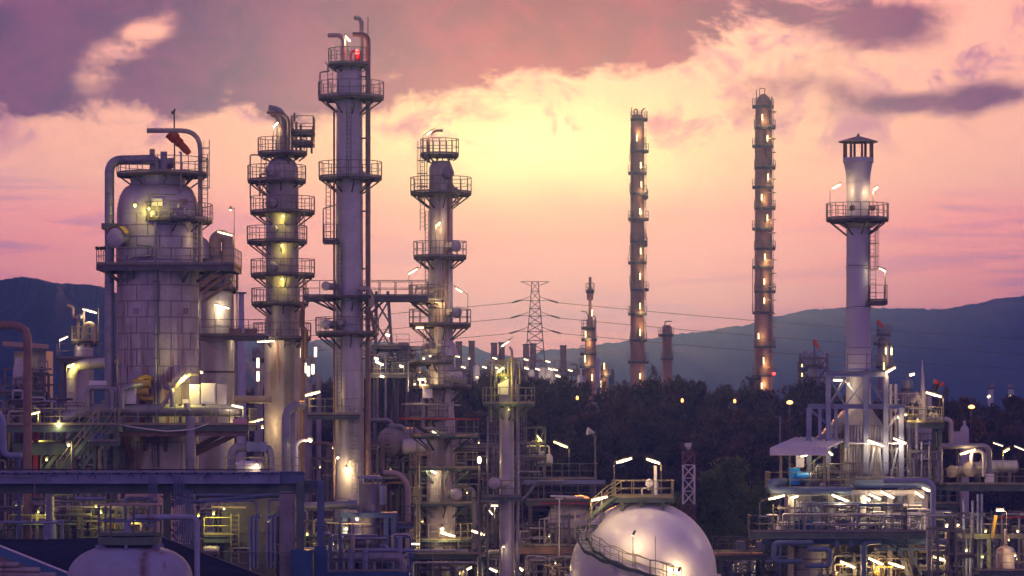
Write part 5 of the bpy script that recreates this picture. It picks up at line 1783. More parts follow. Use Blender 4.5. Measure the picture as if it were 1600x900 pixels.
# ================================================================== middle ground: decks, drums, bullet tank, sphere
def build_mid_plant():
    Y = 138.0
    T = Thing('drum', (W(617, 0, Y).x, Y, 0), 'dark round-ended drum with bent inlet pipe behind the tall column', 'drum')
    k = S(Y)
    drum(T, W(608, 692, Y - 1.4), (.85, 1, 0), 4.5, 24 * k, 'clad_dark', True, 0)
    T.part('strap', MB().axial([(25 * k, 0), (25 * k, .25)], W(612, 692, Y - .9), (.85, 1, 0), 24), 'steel')
    T.pipe([(634, 690), (634, 672), (626, 666), (607, 666)], Y - 1.2, 8, 'pipe_grey', n=12)
    T.pipe([(575, 656), (606, 656), (613, 662), (613, 672)], Y, 6, 'pipe_grey', n=12)
    T = Thing('drum', (W(650, 0, Y).x, Y, 0), 'pale horizontal drum on saddles left of the orange-tinged column', 'drum')
    drum(T, W(632, 698, Y - 3), (1, 0, 0), 2.4, 12 * k, 'clad', True, 0)
    T = Thing('drum', (W(730, 0, Y).x, Y, 0), 'small pale drum behind the railings right of the orange-tinged column', 'drum')
    drum(T, W(714, 685, Y), (1, 0, 0), 1.1, 7 * k, 'white_paint', True, 0)
    T = Thing('drum', (W(790, 0, Y).x, Y, 0), 'long white drum with small loop pipes on the deck by the slim column', 'drum')
    drum(T, W(806, 719, Y - 6), (1, .1, 0), 2.6, 9.5 * S(Y - 6), 'white_paint', True, W(0, 735, Y - 6).z)
    for x0, x1, yt in ((822, 838, 697), (843, 858, 697), (846, 852, 707)):
        T.pipe([(x0, 722), (x0, yt), (x1, yt), (x1, 716)], Y - 7, 2.6, 'white_paint')
    # steel decks
    T = Thing('process_structure', (W(700, 0, Y).x, Y, 0), 'dim multi-deck steel structure full of pipes behind the orange-tinged column', 'structure')
    T.deck(580, 780, 742, Y - 3, Y + 6, 'fb', True, 'deck', 'steel', 'rail')
    T.deck(600, 775, 700, Y - 2, Y + 6, 'f', False, 'deck', 'steel', 'rail')
    T.deck(640, 760, 866, Y - 22, Y - 12, 'f', True, 'deck', 'steel_green', 'rail_yellow')
    stairs(T, W(765, 836, Y - 21), W(742, 872, Y - 21), (.2, .5, 0))
    clutter(T, 590, 780, 690, 735, Y - 2, Y + 5, 71, 30, ('pipe_grey', 'steel', 'clad_dark', 'clad'), (2, 5))
    clutter(T, 640, 780, 750, 860, Y - 10, Y + 3, 72, 50, ('pipe_grey', 'steel', 'steel_green', 'clad'), (2, 6))
    clutter(T, 480, 660, 690, 760, Y - 4, Y + 6, 74, 34, ('pipe_grey', 'steel', 'clad_dark', 'pipe_brown'), (2, 6))
    clutter(T, 640, 800, 860, 896, Y - 24, Y - 14, 73, 26, ('pipe_grey', 'steel', 'steel_green', 'clad'), (2, 6))
    T.lamp((643, 850), (656, 850), Y - 20, [(640, 870), (640, 849)], 30, 'glow_white')
    T.lamp((724, 893), (737, 886), Y - 22, [(722, 900), (722, 893)], 40, 'glow_warm', .085)
    T.bulb(717, 896, Y - 22, 20, 'glow_yellow', .12)
    T.lamp((765, 888), (777, 893), Y - 22, [(762, 896), (762, 886)], 30, 'glow_white', .085)
    T.lamp((767, 790), (778, 790), Y - 14, [(773, 810), (773, 791)], 30, 'glow_white')
    T.lamp((764, 797), (770, 804), Y - 14, None, 12, 'glow_white', .05)
    T.lamp((811, 887), (817, 891), Y - 24, [(810, 900), (810, 886)], 25, 'glow_warm', .09)
    for x, y, p in ((700, 700, 24), (748, 692, 12), (655, 760, 26), (660, 815, 26), (730, 770, 16), (700, 800, 20), (610, 735, 20), (520, 700, 18), (500, 730, 18)):
        T.bulb(x, y, Y - 6, p, 'glow_warm', .07)
    # globe lamp on a tall post
    Y = 112.0
    L = Thing('post_lamp', (W(749, 0, Y).x, Y, 0), 'lamp with a glowing upright globe on a plain post, before the orange-tinged column', 'lamp')
    L.part('post', MB().tube([(W(749, 0, Y).x, Y, 0), W(749, 727, Y)], .09, 8), 'rail')
    L.part('globe', MB().axial([(.06, -.2), (.13, -.1), (.15, .1), (.1, .28)], W(749, 720, Y), (0, 0, 1), 12), 'glow_white')
    L.light(W(749, 720, Y - .3), 30, 'glow_white')
    # deck right of the slim column
    Y = 128.0
    T = Thing('access_platform', (W(850, 0, Y).x, Y, 0), 'long railed deck with drum and lamp right of the slim column', 'platform')
    T.deck(768, 934, 748, Y, Y + 7, 'fr', True, 'deck', 'steel', 'rail', beam=.3)
    T.deck(822, 958, 782, Y - 4, Y + 3, 'f', True, 'deck', 'steel', 'rail', beam=.3)
    T.part('fascia', MB().box(W(882, 753, Y - .1), (6.0, .06, .3)), 'steel_lilac', smooth=0)
    T.lamp((865, 690), (887, 699), Y + .5, [(889, 745), (889, 700), (886, 697)], 55, 'glow_yellow', .085)
    T.lamp((839, 680), (846, 689), Y + 3, [(836, 700), (850, 676)], 25, 'glow_yellow', .08)
    T.pipe([(760, 783), (812, 783), (826, 772), (838, 752), (850, 752), (880, 752)], Y - 1, 5, 'pipe_grey', bend=.5, n=12)
    T.pipe([(860, 775), (912, 777)], Y - 4.5, 3.5, 'white_paint')
    sp = T.part('speaker_post', MB().tube(pp([(930, 790), (930, 682), (925, 677)], Y), .07, 8), 'rail')
    T.part('loudspeaker', MB().axial([(.06, 0), (.1, .15), (.13, .2), (.3, .55)], W(929, 676, Y), (-1, -.3, .2), 14), 'white_paint', sp)
    T.beams([(W(836, 720, Y + 3), W(850, 668, Y + 3)), (W(822, 668, Y + 3), W(852, 668, Y + 3)), (W(822, 690, Y + 3), W(852, 690, Y + 3)), (W(822, 748, Y + 3), W(822, 668, Y + 3)),
             (W(852, 748, Y + 3), W(852, 668, Y + 3)), (W(838, 748, Y + 3), W(838, 668, Y + 3))], .12, .12, 'steel', 'frame_bar')
    clutter(T, 770, 850, 690, 745, Y + 1, Y + 6, 81, 22, ('pipe_grey', 'steel', 'clad'), (2, 4.5), 12)
    clutter(T, 815, 930, 795, 880, Y + 3.5, Y + 12, 82, 34, ('pipe_grey', 'steel', 'clad_dark', 'pipe_brown'), (2, 5))
    # bullet tank
    Y = 128.0
    T = Thing('bullet_tank', (W(888, 0, Y).x, Y, 0), 'white round-ended tank seen end-on beside the big sphere', 'tank')
    k = S(Y)
    r = 34 * k
    prof = [(max(.02, r * math.sin(PI / 2 * i / 8)), -r * .75 * math.cos(PI / 2 * i / 8)) for i in range(9)]
    prof += [(r, 9.0)] + [(max(.02, r * math.cos(PI / 2 * i / 6)), 9 + r * .7 * math.sin(PI / 2 * i / 6)) for i in range(1, 7)]
    T.part('shell', MB().axial(prof, W(890, 812, Y - 2), (.1, 1, 0), 36), 'white_paint')
    for dy in (0, 6):
        T.part('saddle', MB().box((W(890, 0, Y).x, Y + dy, W(0, 838, Y).z / 2), (2.4, .4, W(0, 838, Y).z)), 'concrete', smooth=0)
    T.pipe([(845, 787), (890, 787), (930, 787)], Y - 4.2, 2.2, 'red_paint')
    T.pipe([(874, 960), (874, 779)], Y - 7, 2.4, 'white_paint', name='post')
    T.pipe([(868, 779), (880, 779)], Y - 7, 2.4, 'white_paint', name='cross_arm')
    T = Thing('access_platform', (W(870, 0, Y).x, Y - 6, 0), 'rusty-edged low deck with railing below the white bullet tank', 'platform')
    T.deck(800, 958, 853, Y - 7, Y - 4.4, 'f', True, 'deck', 'pipe_brown', 'rail', beam=.5)
    clutter(T, 800, 900, 800, 850, Y - 6.6, Y - 5, 83, 12, ('pipe_grey', 'steel', 'clad'), (2, 3.5), 9)
    clutter(T, 800, 905, 862, 895, Y - 12, Y - 8, 84, 20, ('pipe_grey', 'steel', 'clad', 'pipe_tan'), (2, 4))
    T.bulb(858, 838, Y - 8, 20, 'glow_warm', .06)
    T.bulb(868, 880, Y - 13, 25, 'glow_warm', .06)


build_mid_plant()


def build_sphere():
    Y = 111.0
    k = S(Y)
    C = W(1005, 897, Y)
    Rr = 115 * k
    T = Thing('sphere_tank', (C.x, C.y, 0), 'big white spherical gas tank with curved stair and lit crown platform', 'tank')
    prof = [(max(.02, Rr * math.sin(PI * i / 36)), C.z - Rr * math.cos(PI * i / 36)) for i in range(37)]
    T.part('shell', MB().lathe(prof, (C.x, C.y), 72, False), 'sphere_paint', smooth=60)
    for i in range(10):
        a = 2 * PI * i / 10
        p = Vector((C.x + Rr * 1.0 * math.cos(a), C.y + Rr * 1.0 * math.sin(a), 0))
        T.part('leg', MB().tube([p, p + Vector((0, 0, C.z))], .3, 14), 'sphere_paint')
    # crown platform
    zt = C.z + Rr
    T.deck(958, 1054, 777, Y - 2.2, Y + 1.8, 'fbr', False, 'steel_green', 'steel_green', 'rail_yellow', beam=.28)
    for x in (972, 1002, 1036):
        for dy in (-1.9, 1.5):
            p = W(x, 783, Y + dy)
            h2 = Rr ** 2 - (p.x - C.x) ** 2 - (p.y - C.y) ** 2
            T.part('platform_leg', MB().box((p.x, p.y, (p.z + C.z + math.sqrt(h2)) / 2 - .05), (.2, .2, p.z - C.z - math.sqrt(h2) + .2)), 'steel_green', smooth=0)
    T.part('crown_cap', MB().lathe([(.9, zt - .12), (.9, zt + .08), (.6, zt + .16)], (C.x, C.y), 24), 'pipe_tan')
    T.pipe([(1024, 780), (1024, 728)], Y - .8, 5, 'white_paint', n=12, name='vent_pipe')
    valve(T, W(1014, 755, Y - .9), .26, (0, -1, 0), 'white_paint')
    T.part('relief_valve', MB().axial([(.1, 0), (.14, .2), (.1, .3), (.12, .5), (.04, .8)], W(1014, 766, Y - .6), (0, 0, 1), 12), 'white_paint')
    T.pipe([(1003, 775), (1003, 763), (1010, 763)], Y - 1, 2.6, 'white_paint')
    T.part('riser_box', MB().box(W(1024, 765, Y - .6), (.4, .4, 1.0)), 'steel_lilac', smooth=0)
    # lamps
    T.lamp((963, 723), (987, 716), Y - 2.2, [(959.5, 777), (959.5, 722), (965, 719)], 90, 'glow_warm', .085)
    T.lamp((1010, 717), (1031, 724), Y - 2.2, [(1033, 777), (1033, 724)], 90, 'glow_warm', .085)
    T.lamp((924, 782), (949, 776), Y - 3.6, [(921, 812), (923, 782)], 80, 'glow_warm', .085)

    # stairs: crown -> landing on the left flank -> sweep across the front
    def on(az, el, off):
        return C + Vector((math.cos(az) * math.cos(el), math.sin(az) * math.cos(el), math.sin(el))) * (Rr + off)
    pts, wid = [], []
    P0 = W(966, 777, Y - 1.9)
    P1 = W(929, 822, Y - 2.2)
    for i in range(9):
        f = i / 8
        p = P0.lerp(P1, f) + Vector((-.35 * math.sin(PI * f), -.2 * math.sin(PI * f), .15 * math.sin(PI * f)))
        pts.append(p)
        wid.append(Vector((.25, .55, 0)).normalized() * .5 if f < .6 else Vector((.5, .5, 0)).normalized() * .5)
    TAB = [(200, 822), (214, 843), (230, 864), (245, 878), (260, 890), (275, 900), (292, 912)]
    for i in range(1, 29):
        f = i / 28
        adeg = 200 + 92 * f
        az = R(adeg)
        yy = C.y - (Rr + .75) * max(0.0, -math.sin(az)) * .9
        z = W(0, interp(TAB, adeg), yy).z
        rr = math.sqrt(max(.2, Rr ** 2 - (z - C.z) ** 2)) + .75
        d = Vector((math.cos(az), math.sin(az), 0))
        pts.append(Vector((C.x, C.y, z)) + d * rr)
        wid.append(d * .45)
    st = MB()
    for sg in (-1, 1):
        for i in range(len(pts) - 1):
            st.beam(pts[i] + wid[i] * sg, pts[i + 1] + wid[i + 1] * sg, .05, .22)
    sto = T.part('staircase', st, 'steel_green', smooth=0)
    # treads, one by one
    for i in range(len(pts) - 1):
        n = max(1, round((pts[i] - pts[i + 1]).length / .30))
        for j in range(n):
            f = j / n
            p, w = pts[i].lerp(pts[i + 1], f), wid[i].lerp(wid[i + 1], f)
            run = (pts[i + 1] - pts[i]); run.z = 0
            h = run.normalized() * .12
            vs = [p - w * .96 - h, p + w * .96 - h, p + w * .96 + h, p - w * .96 + h]
            vs += [v - Vector((0, 0, .035)) for v in vs]
            T.part('tread', MB().add(vs, [(0, 1, 2, 3), (7, 6, 5, 4), (0, 4, 5, 1), (1, 5, 6, 2), (2, 6, 7, 3), (3, 7, 4, 0)]), 'steel_green', sto, smooth=0)
    for sg in (-1, 1):
        rb = MB()
        up = Vector((0, 0, 1.05))
        e = [p + w * sg for p, w in zip(pts, wid)]
        rb.tube([q + up for q in e], .032, 6)
        rb.tube([q + up * .52 for q in e], .026, 5)
        for q in e[::3]:
            rb.beam(q, q + up, .05)
        T.part('railing', rb, 'rail_yellow', sto)
    # struts holding the stair off the shell
    for i in range(11, len(pts), 4):
        q = pts[i] - wid[i]
        d = (C - q).normalized()
        T.part('bracket', MB().beam(q, q + d * .5, .08), 'steel_green', sto, smooth=0)
    # lamp standards on the stair side, washing the shell
    for (x, yt, yb, pw) in ((989, 836, 885, 120), (1060, 893, 930, 160)):
        az = math.asin(max(-1, min(1, (W(x, yt, Y - 5).x - C.x) / (Rr + .9))))
        yy = C.y - math.sqrt((Rr + .9) ** 2 - (W(x, yt, Y - 5).x - C.x) ** 2)
        zt2, zb2 = W(x, yt, yy).z, W(x, yb, yy).z
        xx = W(x, yt, yy).x
        lp = T.part('lamp', MB().tube([(xx, yy, zb2), (xx, yy, zt2)], .03, 6).beam((xx, yy, zt2), (xx + .15, yy - .02, zt2 + .3), .12, .16).beam((xx, yy, zb2), (xx, C.y - math.sqrt(max(.1, Rr ** 2 - (xx - C.x) ** 2 - (zb2 - C.z) ** 2)), zb2), .05), 'steel')
        T.part('lamp_lens', MB().box((xx - .02, yy + .02, zt2 - .03), (.14, .14, .08)), 'glow_warm', lp, smooth=0)
        T.light((xx + .1, yy + .05, zt2 - .12), pw, 'glow_warm', lp, .1)
    x, yt = 1024, 838
    T.part('rod', MB().tube([W(x, 838, Y - 5.6), W(x, 900, Y - 5.6)], .025, 5), 'steel')


build_sphere()


def build_mast():
    Y = 150.0
    k = S(Y)
    T = Thing('lattice_mast', (W(1076, 0, Y).x, Y, 0), 'red and white lattice mast with a camera on top, behind the sphere', 'mast')
    w = 9 * k
    cx = W(1076, 0, Y).x
    z1 = W(0, 706, Y).z
    step = 1.0
    z = 0.0
    n = int(z1 / step)
    for i in range(n):
        za, zb = i * z1 / n, (i + 1) * z1 / n
        py = HORIZON + (EYE - (za + zb) / 2) / k
        m = 'mast_white' if 727 < py < 790 or py > 850 else 'mast_purple'
        mb = MB()
        cs = [(cx - w, Y - w), (cx + w, Y - w), (cx + w, Y + w), (cx - w, Y + w)]
        for (xa, ya), (xb, yb) in zip(cs, cs[1:] + cs[:1]):
            mb.beam((xa, ya, za), (xa, ya, zb), .1)
            mb.beam((xa, ya, zb), (xb, yb, zb), .06)
            mb.beam((xa, ya, za), (xb, yb, zb), .06)
            mb.beam((xb, yb, za), (xa, ya, zb), .06)
        T.part('mast_section', mb, m, smooth=0)
    cb = T.part('camera_bracket', MB().tube([(cx, Y, z1), (cx, Y, z1 + .4)], .08, 8).tube([(cx - w, Y, z1), (cx - w, Y, z1 + .9)], .02, 5), 'mast_purple')
    T.part('security_camera', MB().box((cx - .05, Y - .1, z1 + .55), (.5, .7, .3)).axial([(.16, 0), (.2, .2), (.12, .3)], (cx, Y, z1 + .2), (0, 0, 1), 12), 'mast_white', cb)


build_mast()

# ================================================================== fired heater with its stack, right
def build_heater():
    Y = 118.0
    k = S(Y)
    AX = 1341.0
    zz = lambda py: EYE - (py - HORIZON) * k
    c = (W(AX, 0, Y).x, Y)
    T = Thing('heater_stack', (c[0], Y, 0), 'tall grey-white exhaust stack with conical rain cap and ring gallery', 'chimney')
    for ya, yb, ra, rb in ((632, 583, 19.5, 19.5), (580, 544, 19.3, 19.3), (543, 480, 19.1, 19.1), (479, 416, 18.8, 18.8), (415, 346, 18.6, 18.6), (345, 286, 18.3, 18.3)):
        T.part('shell_course', MB().lathe([(ra * k, zz(ya)), (rb * k, zz(yb) - .12), (rb * k + .05, zz(yb) - .11), (rb * k + .05, zz(yb)), (rb * k - .1, zz(yb))], c, 36), 'stack_grey')
    T.part('flare', MB().lathe([(18.2 * k, zz(286)), (19.5 * k, zz(270)), (22.5 * k, zz(255)), (24 * k, zz(254)), (24 * k, zz(247)), (22 * k, zz(246.5)), (21 * k, zz(250))], c, 36), 'stack_grey')
    for i in range(8):
        a = 2 * PI * (i + .2) / 8
        T.part('cap_post', MB().box((c[0] + 22.5 * k * math.cos(a), c[1] + 22.5 * k * math.sin(a), zz(234)), (.14, .14, 26 * k), a), 'pipe_brown', smooth=0)
    T.part('rain_cap', MB().lathe([(30 * k, zz(222.5)), (31 * k, zz(222)), (31 * k, zz(221)), (3 * k, zz(213)), (1.2 * k, zz(209)), (.2 * k, zz(208))], c, 36), 'clad_dark')
    gal = T.disc(AX, 343, Y, 1291, 1388, shell_px=19, thick=.3, n=22)
    T.part('gallery_cone', MB().lathe([(19.5 * k, zz(357)), (31 * k, zz(350))], c, 36, False), 'clad_dark', gal)
    T.ladder(1364, 470, 343, Y - .6, 9, True)
    T.deck(1357, 1387, 470, Y - 1.1, Y + .8, 'flr', beam=.2)
    T.beams([(W(1360, 474, Y), W(1358, 486, Y))], .14, .2)
    T.pipe([(1383, 470), (1383, 420), (1370, 416)], Y - .8, 2.2, 'rail')
    for x in (1331, 1363):
        valve(T, W(x, 325, Y - 1.9), .2, (0, -1, 0), 'pipe_brown')
    T.lamp((1301, 294), (1313, 288), Y - 1.2, [(1297, 343), (1297, 296), (1301, 292)], 90, 'glow_warm', .085)
    T.lamp((1365, 297), (1371, 292), Y - 1.2, [(1364, 343), (1364, 298)], 90, 'glow_warm', .07)
    T.lamp((1374, 419), (1384, 424), Y - 1.0, None, 30, 'glow_white')

    H_ = Thing('fired_heater', (c[0], Y, 0), 'grey steel-framed furnace under the capped stack, decks lit by tube lamps', 'furnace')
    T = H_
    # upper frame
    def bar(x0, y0, x1, y1, dy=0.0, w=.26, h=.3, m='steel_lilac', n='frame_bar'):
        T.part(n, MB().ibeam(W(x0, y0, Y + dy), W(x1, y1, Y + dy), w, h), m, smooth=0)
    for dy in (-2.2, 2.2):
        bar(1290, 585, 1387, 585, dy, .3, .34, n='beam')
        bar(1262, 635, 1414, 635, dy, .3, .34, n='beam')
        for x in (1294, 1353, 1384):
            bar(x, 588, x, 740, dy, .34, .34, n='column')
        for x in (1264, 1408):
            bar(x, 637, x, 1000, dy, .34, .34, n='column')
        for x in (1281, 1306, 1323):
            bar(x, 637, x, 700, dy, .22, .22, n='column')
        bar(1297, 632, 1320, 592, dy, .16, .16, n='brace')
        bar(1320, 632, 1297, 592, dy, .14, .14, n='brace')
        bar(1357, 592, 1382, 632, dy, .16, .16, n='brace')
        bar(1318, 592, 1350, 632, dy + .1, .1, .1, n='brace')
        bar(1352, 592, 1322, 632, dy + .2, .1, .1, n='brace')
        bar(1266, 640, 1292, 662, dy, .16, .18, n='brace')
        bar(1406, 640, 1382, 680, dy, .16, .18, n='brace')
    for x in (1294, 1384):
        T.part('beam', MB().ibeam(W(x, 585, Y - 2), W(x, 585, Y + 2), .26, .3), 'steel_lilac', smooth=0)
    T.part('stack_base', MB().lathe([(22 * k, zz(584)), (22 * k, zz(578)), (20 * k, zz(576))], c, 32), 'steel_lilac')
    T.railing([W(1294, 583, Y - 2.2), W(1384, 583, Y - 2.2)], h=1.3)
    # breeching: flue shell, hood and corrugated convection casing
    T.part('flue', MB().lathe([(19 * k, zz(634)), (19 * k, zz(588))], c, 32), 'stack_grey')
    hood = MB()
    lo = [W(1318, 664, Y - 1.6), W(1380, 664, Y - 1.6), W(1380, 664, Y + 1.6), W(1318, 664, Y + 1.6)]
    hi = [W(1324, 634, Y - .9), W(1359, 634, Y - .9), W(1359, 634, Y + .9), W(1324, 634, Y + .9)]
    hood.add(lo + hi, [(3, 2, 1, 0), (4, 5, 6, 7), (0, 1, 5, 4), (1, 2, 6, 5), (2, 3, 7, 6), (3, 0, 4, 7)])
    T.part('hood', hood, 'clad', smooth=0)
    T.part('casing', MB().span(W(1319, 748, Y - 1.5), W(1379, 664, Y + 1.5)), 'clad', smooth=0)
    for i in range(13):
        x = 1321 + i * 4.7
        T.part('casing_rib', MB().tube([W(x, 747, Y - 1.56), W(x, 665, Y - 1.56)], .085, 8), 'clad')
    # sloping chute left
    ch = MB()
    A = [W(1322, 640, Y - 1.2), W(1322, 668, Y - 1.2), W(1281, 705, Y - 1.2), W(1281, 682, Y - 1.2)]
    B = [v + Vector((0, 2.2, 0)) for v in A]
    ch.add(A + B, [(0, 1, 2, 3), (7, 6, 5, 4), (0, 4, 5, 1), (1, 5, 6, 2), (2, 6, 7, 3), (3, 7, 4, 0)])
    T.part('chute', ch, 'clad', smooth=0)
    T.railing([W(1282, 692, Y - 1.4), W(1310, 692, Y - 1.4)])
    for x0, x1 in ((1326, 1377), (1388, 1412)):
        T.part('light_shelf', MB().add([W(x0, 692, Y - 2.5), W(x1, 692, Y - 2.5), W(x1, 690, Y - 1.6), W(x0, 690, Y - 1.6)] + [W(x0, 694, Y - 2.5), W(x1, 694, Y - 2.5), W(x1, 692, Y - 1.6), W(x0, 692, Y - 1.6)],
                                       [(0, 1, 2, 3), (7, 6, 5, 4), (0, 4, 5, 1), (1, 5, 6, 2), (2, 6, 7, 3), (3, 7, 4, 0)]), 'white_paint', smooth=0)
    for x0, x1 in ((1366, 1358), (1374, 1378), (1402, 1392)):
        bar(x0, 700, x1, 744, -2.3, .12, .12, n='brace')
    # first deck
    T.deck(1318, 1458, 748, Y - 3.4, Y + 4, 'fr', False, 'deck', 'steel_blue', 'rail', beam=.55)
    for x in (1392, 1400, 1420, 1432):
        T.pipe([(x, 748), (x, 600 if x < 1410 else 660)], Y - .5, 5, 'clad')
    for x in (1440, 1452):
        T.pipe([(x, 748), (x, 690)], Y - 1.5, 3, 'clad')
    clutter(T, 1388, 1455, 690, 740, Y - 2.5, Y + 2, 91, 16, ('clad', 'pipe_grey', 'steel'), (2, 4.5), 13.9)
    # canopy platform
    T.deck(1203, 1327, 763, Y - 5.2, Y - .5, 'fl', False, 'steel_green', 'steel_green', 'rail_yellow', beam=.3)
    T.part('edge_pipe', MB().pipe(pp([(1330, 767, .2), (1212, 767, .2), (1204, 762, .2), (1204, 755, .2), (1216, 753, .6), (1230, 753, 2)], Y - 5.6), .28, .5, 14), 'steel_blue')
    roof = MB()
    F0, F1, Bk1, Bk0 = W(1203, 700, Y - 5.8), W(1293, 700, Y - 5.8), W(1330, 684, Y - .2), W(1240, 684, Y - .2)
    F0d, F1d = F0 - Vector((0, 0, .45)), F1 - Vector((0, 0, .45))
    n = 22
    top = []
    for i in range(n + 1):
        f = i / n
        up = Vector((0, 0, .09 if i % 2 else 0))
        top.append((F0d.lerp(F1d, f), F0.lerp(F1, f) + up, Bk0.lerp(Bk1, f) + up))
    o = 0
    for i in range(n):
        vs = [*top[i], *top[i + 1]]
        low = [v - Vector((0, -.03, .06)) for v in vs]
        roof = MB().add(vs + low, [(0, 3, 4, 1), (1, 4, 5, 2), (6, 7, 10, 9), (7, 8, 11, 10), (2, 5, 11, 8), (0, 6, 9, 3)] + ([(0, 1, 7, 6), (1, 2, 8, 7)] if i == 0 else []) + ([(3, 9, 10, 4), (4, 10, 11, 5)] if i == n - 1 else []))
        T.part('roof_sheet', roof, 'roof_white', smooth=0)
    for x, dy in ((1220, -4.9), (1234, -1.2), (1288, -4.9), (1318, -1.2)):
        T.part('canopy_post', MB().ibeam(W(x, 763, Y + dy), W(x, 702 if dy < -3 else 690, Y + dy), .18, .18), 'rail_yellow', smooth=0)
    T.beams([(W(1220, 705, Y - 4.9), W(1240, 728, Y - 4.9)), (W(1288, 705, Y - 4.9), W(1268, 726, Y - 4.9)), (W(1250, 730, Y - 2), W(1300, 705, Y - 2))], .09, .09, 'steel_green')
    mt = T.part('pump_motor', MB().box(W(1241, 744, Y - 4.0), (.75, .8, 1.15)), 'bright_blue', label='bright blue pump motor under the canopy', smooth=0)
    T.part('motor_body', MB().axial([(.25, -.5), (.36, -.42), (.36, .42), (.25, .5)], W(1254, 745, Y - 4.2), (1, 0, 0), 18), 'bright_blue', mt)
    T.part('motor_cap', MB().axial([(.12, 0), (.25, .05), (.25, .22), (.1, .3)], W(1261, 744, Y - 4.2), (1, 0, 0), 14), 'white_paint', mt)
    T.part('control_box', MB().box(W(1250, 720, Y - 2.5), (.55, .4, .9)), 'white_paint', smooth=0)
    clutter(T, 1262, 1322, 722, 758, Y - 4.8, Y - 2.5, 92, 16, ('clad', 'rail', 'steel_green'), (1.5, 3.4), 13.4)
    T.ladder(1318, 763, 722, Y - 5.0, 10, False, 'rail_yellow')
    # main working deck: long, overhanging
    T.deck(1172, 1452, 831, Y - 7, Y - 4.2, 'fl', False, 'deck', 'steel_green', 'rail', beam=.4)
    T.deck(1216, 1452, 831.5, Y - 4.2, Y + 5, '', False, 'deck', 'steel_green', 'rail', beam=.4)
    # concrete legs and lit casing between the decks
    for x, dy, w in ((1228, -4, 9), (1291, -3.5, 9), (1338, -4.4, 9), (1362, -3, 9), (1381, -3.6, 8), (1412, -4.0, 10), (1428, -2, 10)):
        T.part('pillar', MB().box((W(x, 0, Y).x, Y + dy, zz(770) / 2), (w * k, w * k, zz(770))), 'concrete', smooth=0)
    T.part('casing', MB().span(W(1232, 832, Y - .2), W(1440, 771, Y + 3.5)), 'clad', smooth=0)
    for i in range(26):
        x = 1300 + i * 5.4
        T.part('casing_rib', MB().tube([W(x, 830, Y - .28), W(x, 772, Y - .28)], .07, 7), 'clad')
    T.part('beam', MB().ibeam(W(1205, 770, Y - 4), W(1445, 770, Y - 4), .3, .36), 'clad', smooth=0)
    # burner box with tapered top
    bx = MB().add([W(1241, 800, Y - 5), W(1282, 800, Y - 5), W(1282, 800, Y - 2.6), W(1241, 800, Y - 2.6), W(1249, 783, Y - 4.7), W(1274, 783, Y - 4.7), W(1274, 783, Y - 3), W(1249, 783, Y - 3)],
                  [(3, 2, 1, 0), (4, 5, 6, 7), (0, 1, 5, 4), (1, 2, 6, 5), (2, 3, 7, 6), (3, 0, 4, 7)])
    b = T.part('burner_box', bx, 'steel_lilac', smooth=0)
    T.part('box_leg', MB().span(W(1243, 831, Y - 4.8), W(1280, 801, Y - 3)), 'steel_lilac', b, smooth=0)
    for x in (1249, 1258, 1267, 1276):
        T.part('seam', MB().beam(W(x, 800, Y - 5.02), W(1261 + (x - 1261) * .65, 783, Y - 4.72), .05, .05), 'steel', b, smooth=0)
    for x in (1247, 1263):
        T.part('blue_motor', MB().axial([(.2, 0), (.3, .08), (.3, .7), (.12, .85)], W(x, 829, Y - 5.4), (0, 0, 1), 14), 'blue_paint')
    T.part('white_panel', MB().box(W(1323, 788, Y - 4.6), (.4, .3, .55)), 'white_paint', smooth=0)
    T.pipe([(1322, 810), (1322, 794)], Y - 4.6, 2, 'rail')
    clutter(T, 1205, 1440, 785, 826, Y - 6.4, Y - 2.4, 93, 60, ('clad', 'rail', 'pipe_grey', 'white_paint', 'steel_blue'), (1.5, 4), 10.4)
    T.part('extinguisher', MB().axial([(.1, 0), (.13, .05), (.13, .5), (.05, .6)], W(1436, 829, Y - 6.7), (0, 0, 1), 10), 'white_paint')
    # underside: ducts, trunk and loops
    T.part('trunk', MB().lathe([(33 * k, 0), (33 * k, zz(838))], (W(1262, 0, Y).x, Y - 3), 10), 'concrete')
    for i, z in enumerate((852, 870, 886)):
        T.part('trunk_band', MB().lathe([(33.6 * k, zz(z) - .05), (33.6 * k, zz(z) + .05)], (W(1262, 0, Y).x, Y - 3), 10, False), 'steel')
    T.pipe([(1270, 848), (1209, 848), (1209, 877), (1254, 877)], Y - 7.2, 8, 'steel_blue', bend=.35, n=14)
    T.pipe([(1258, 884), (1297, 884), (1297, 858), (1262, 858)], Y - 7.4, 8, 'steel_blue', bend=.35, n=14)
    T.pipe([(1350, 960), (1350, 848), (1376, 846)], Y - 6.6, 9, 'steel_blue', n=14)
    for x in (1215, 1240, 1262, 1308, 1330):
        T.part('hanger', MB().box(W(x, 843, Y - 6.5), (.3, .3, 1.0)), 'steel_blue', smooth=0)
    T.part('beam', MB().ibeam(W(1190, 846, Y - 5.8), W(1450, 846, Y - 5.8), .3, .4), 'steel_blue', smooth=0)
    T.beams([(W(1376, 856, Y - 5.6), W(1400, 842, Y - 5.6)), (W(1390, 842, Y - 5.2), W(1412, 872, Y - 5.2)), (W(1412, 842, Y - 5), W(1440, 898, Y - 5)), (W(1370, 858, Y - 5.2), W(1450, 858, Y - 5.2))], .16, .18, 'steel_blue')
    T.part('wall', MB().span((W(1296, 0, Y).x, Y + .5, 0), (W(1440, 0, Y).x, Y + 1, zz(840))), 'concrete', smooth=0)
    clutter(T, 1300, 1440, 862, 896, Y - 5, Y - .5, 94, 34, ('clad', 'rail', 'pipe_tan', 'yellow_paint', 'steel'), (1.5, 5))
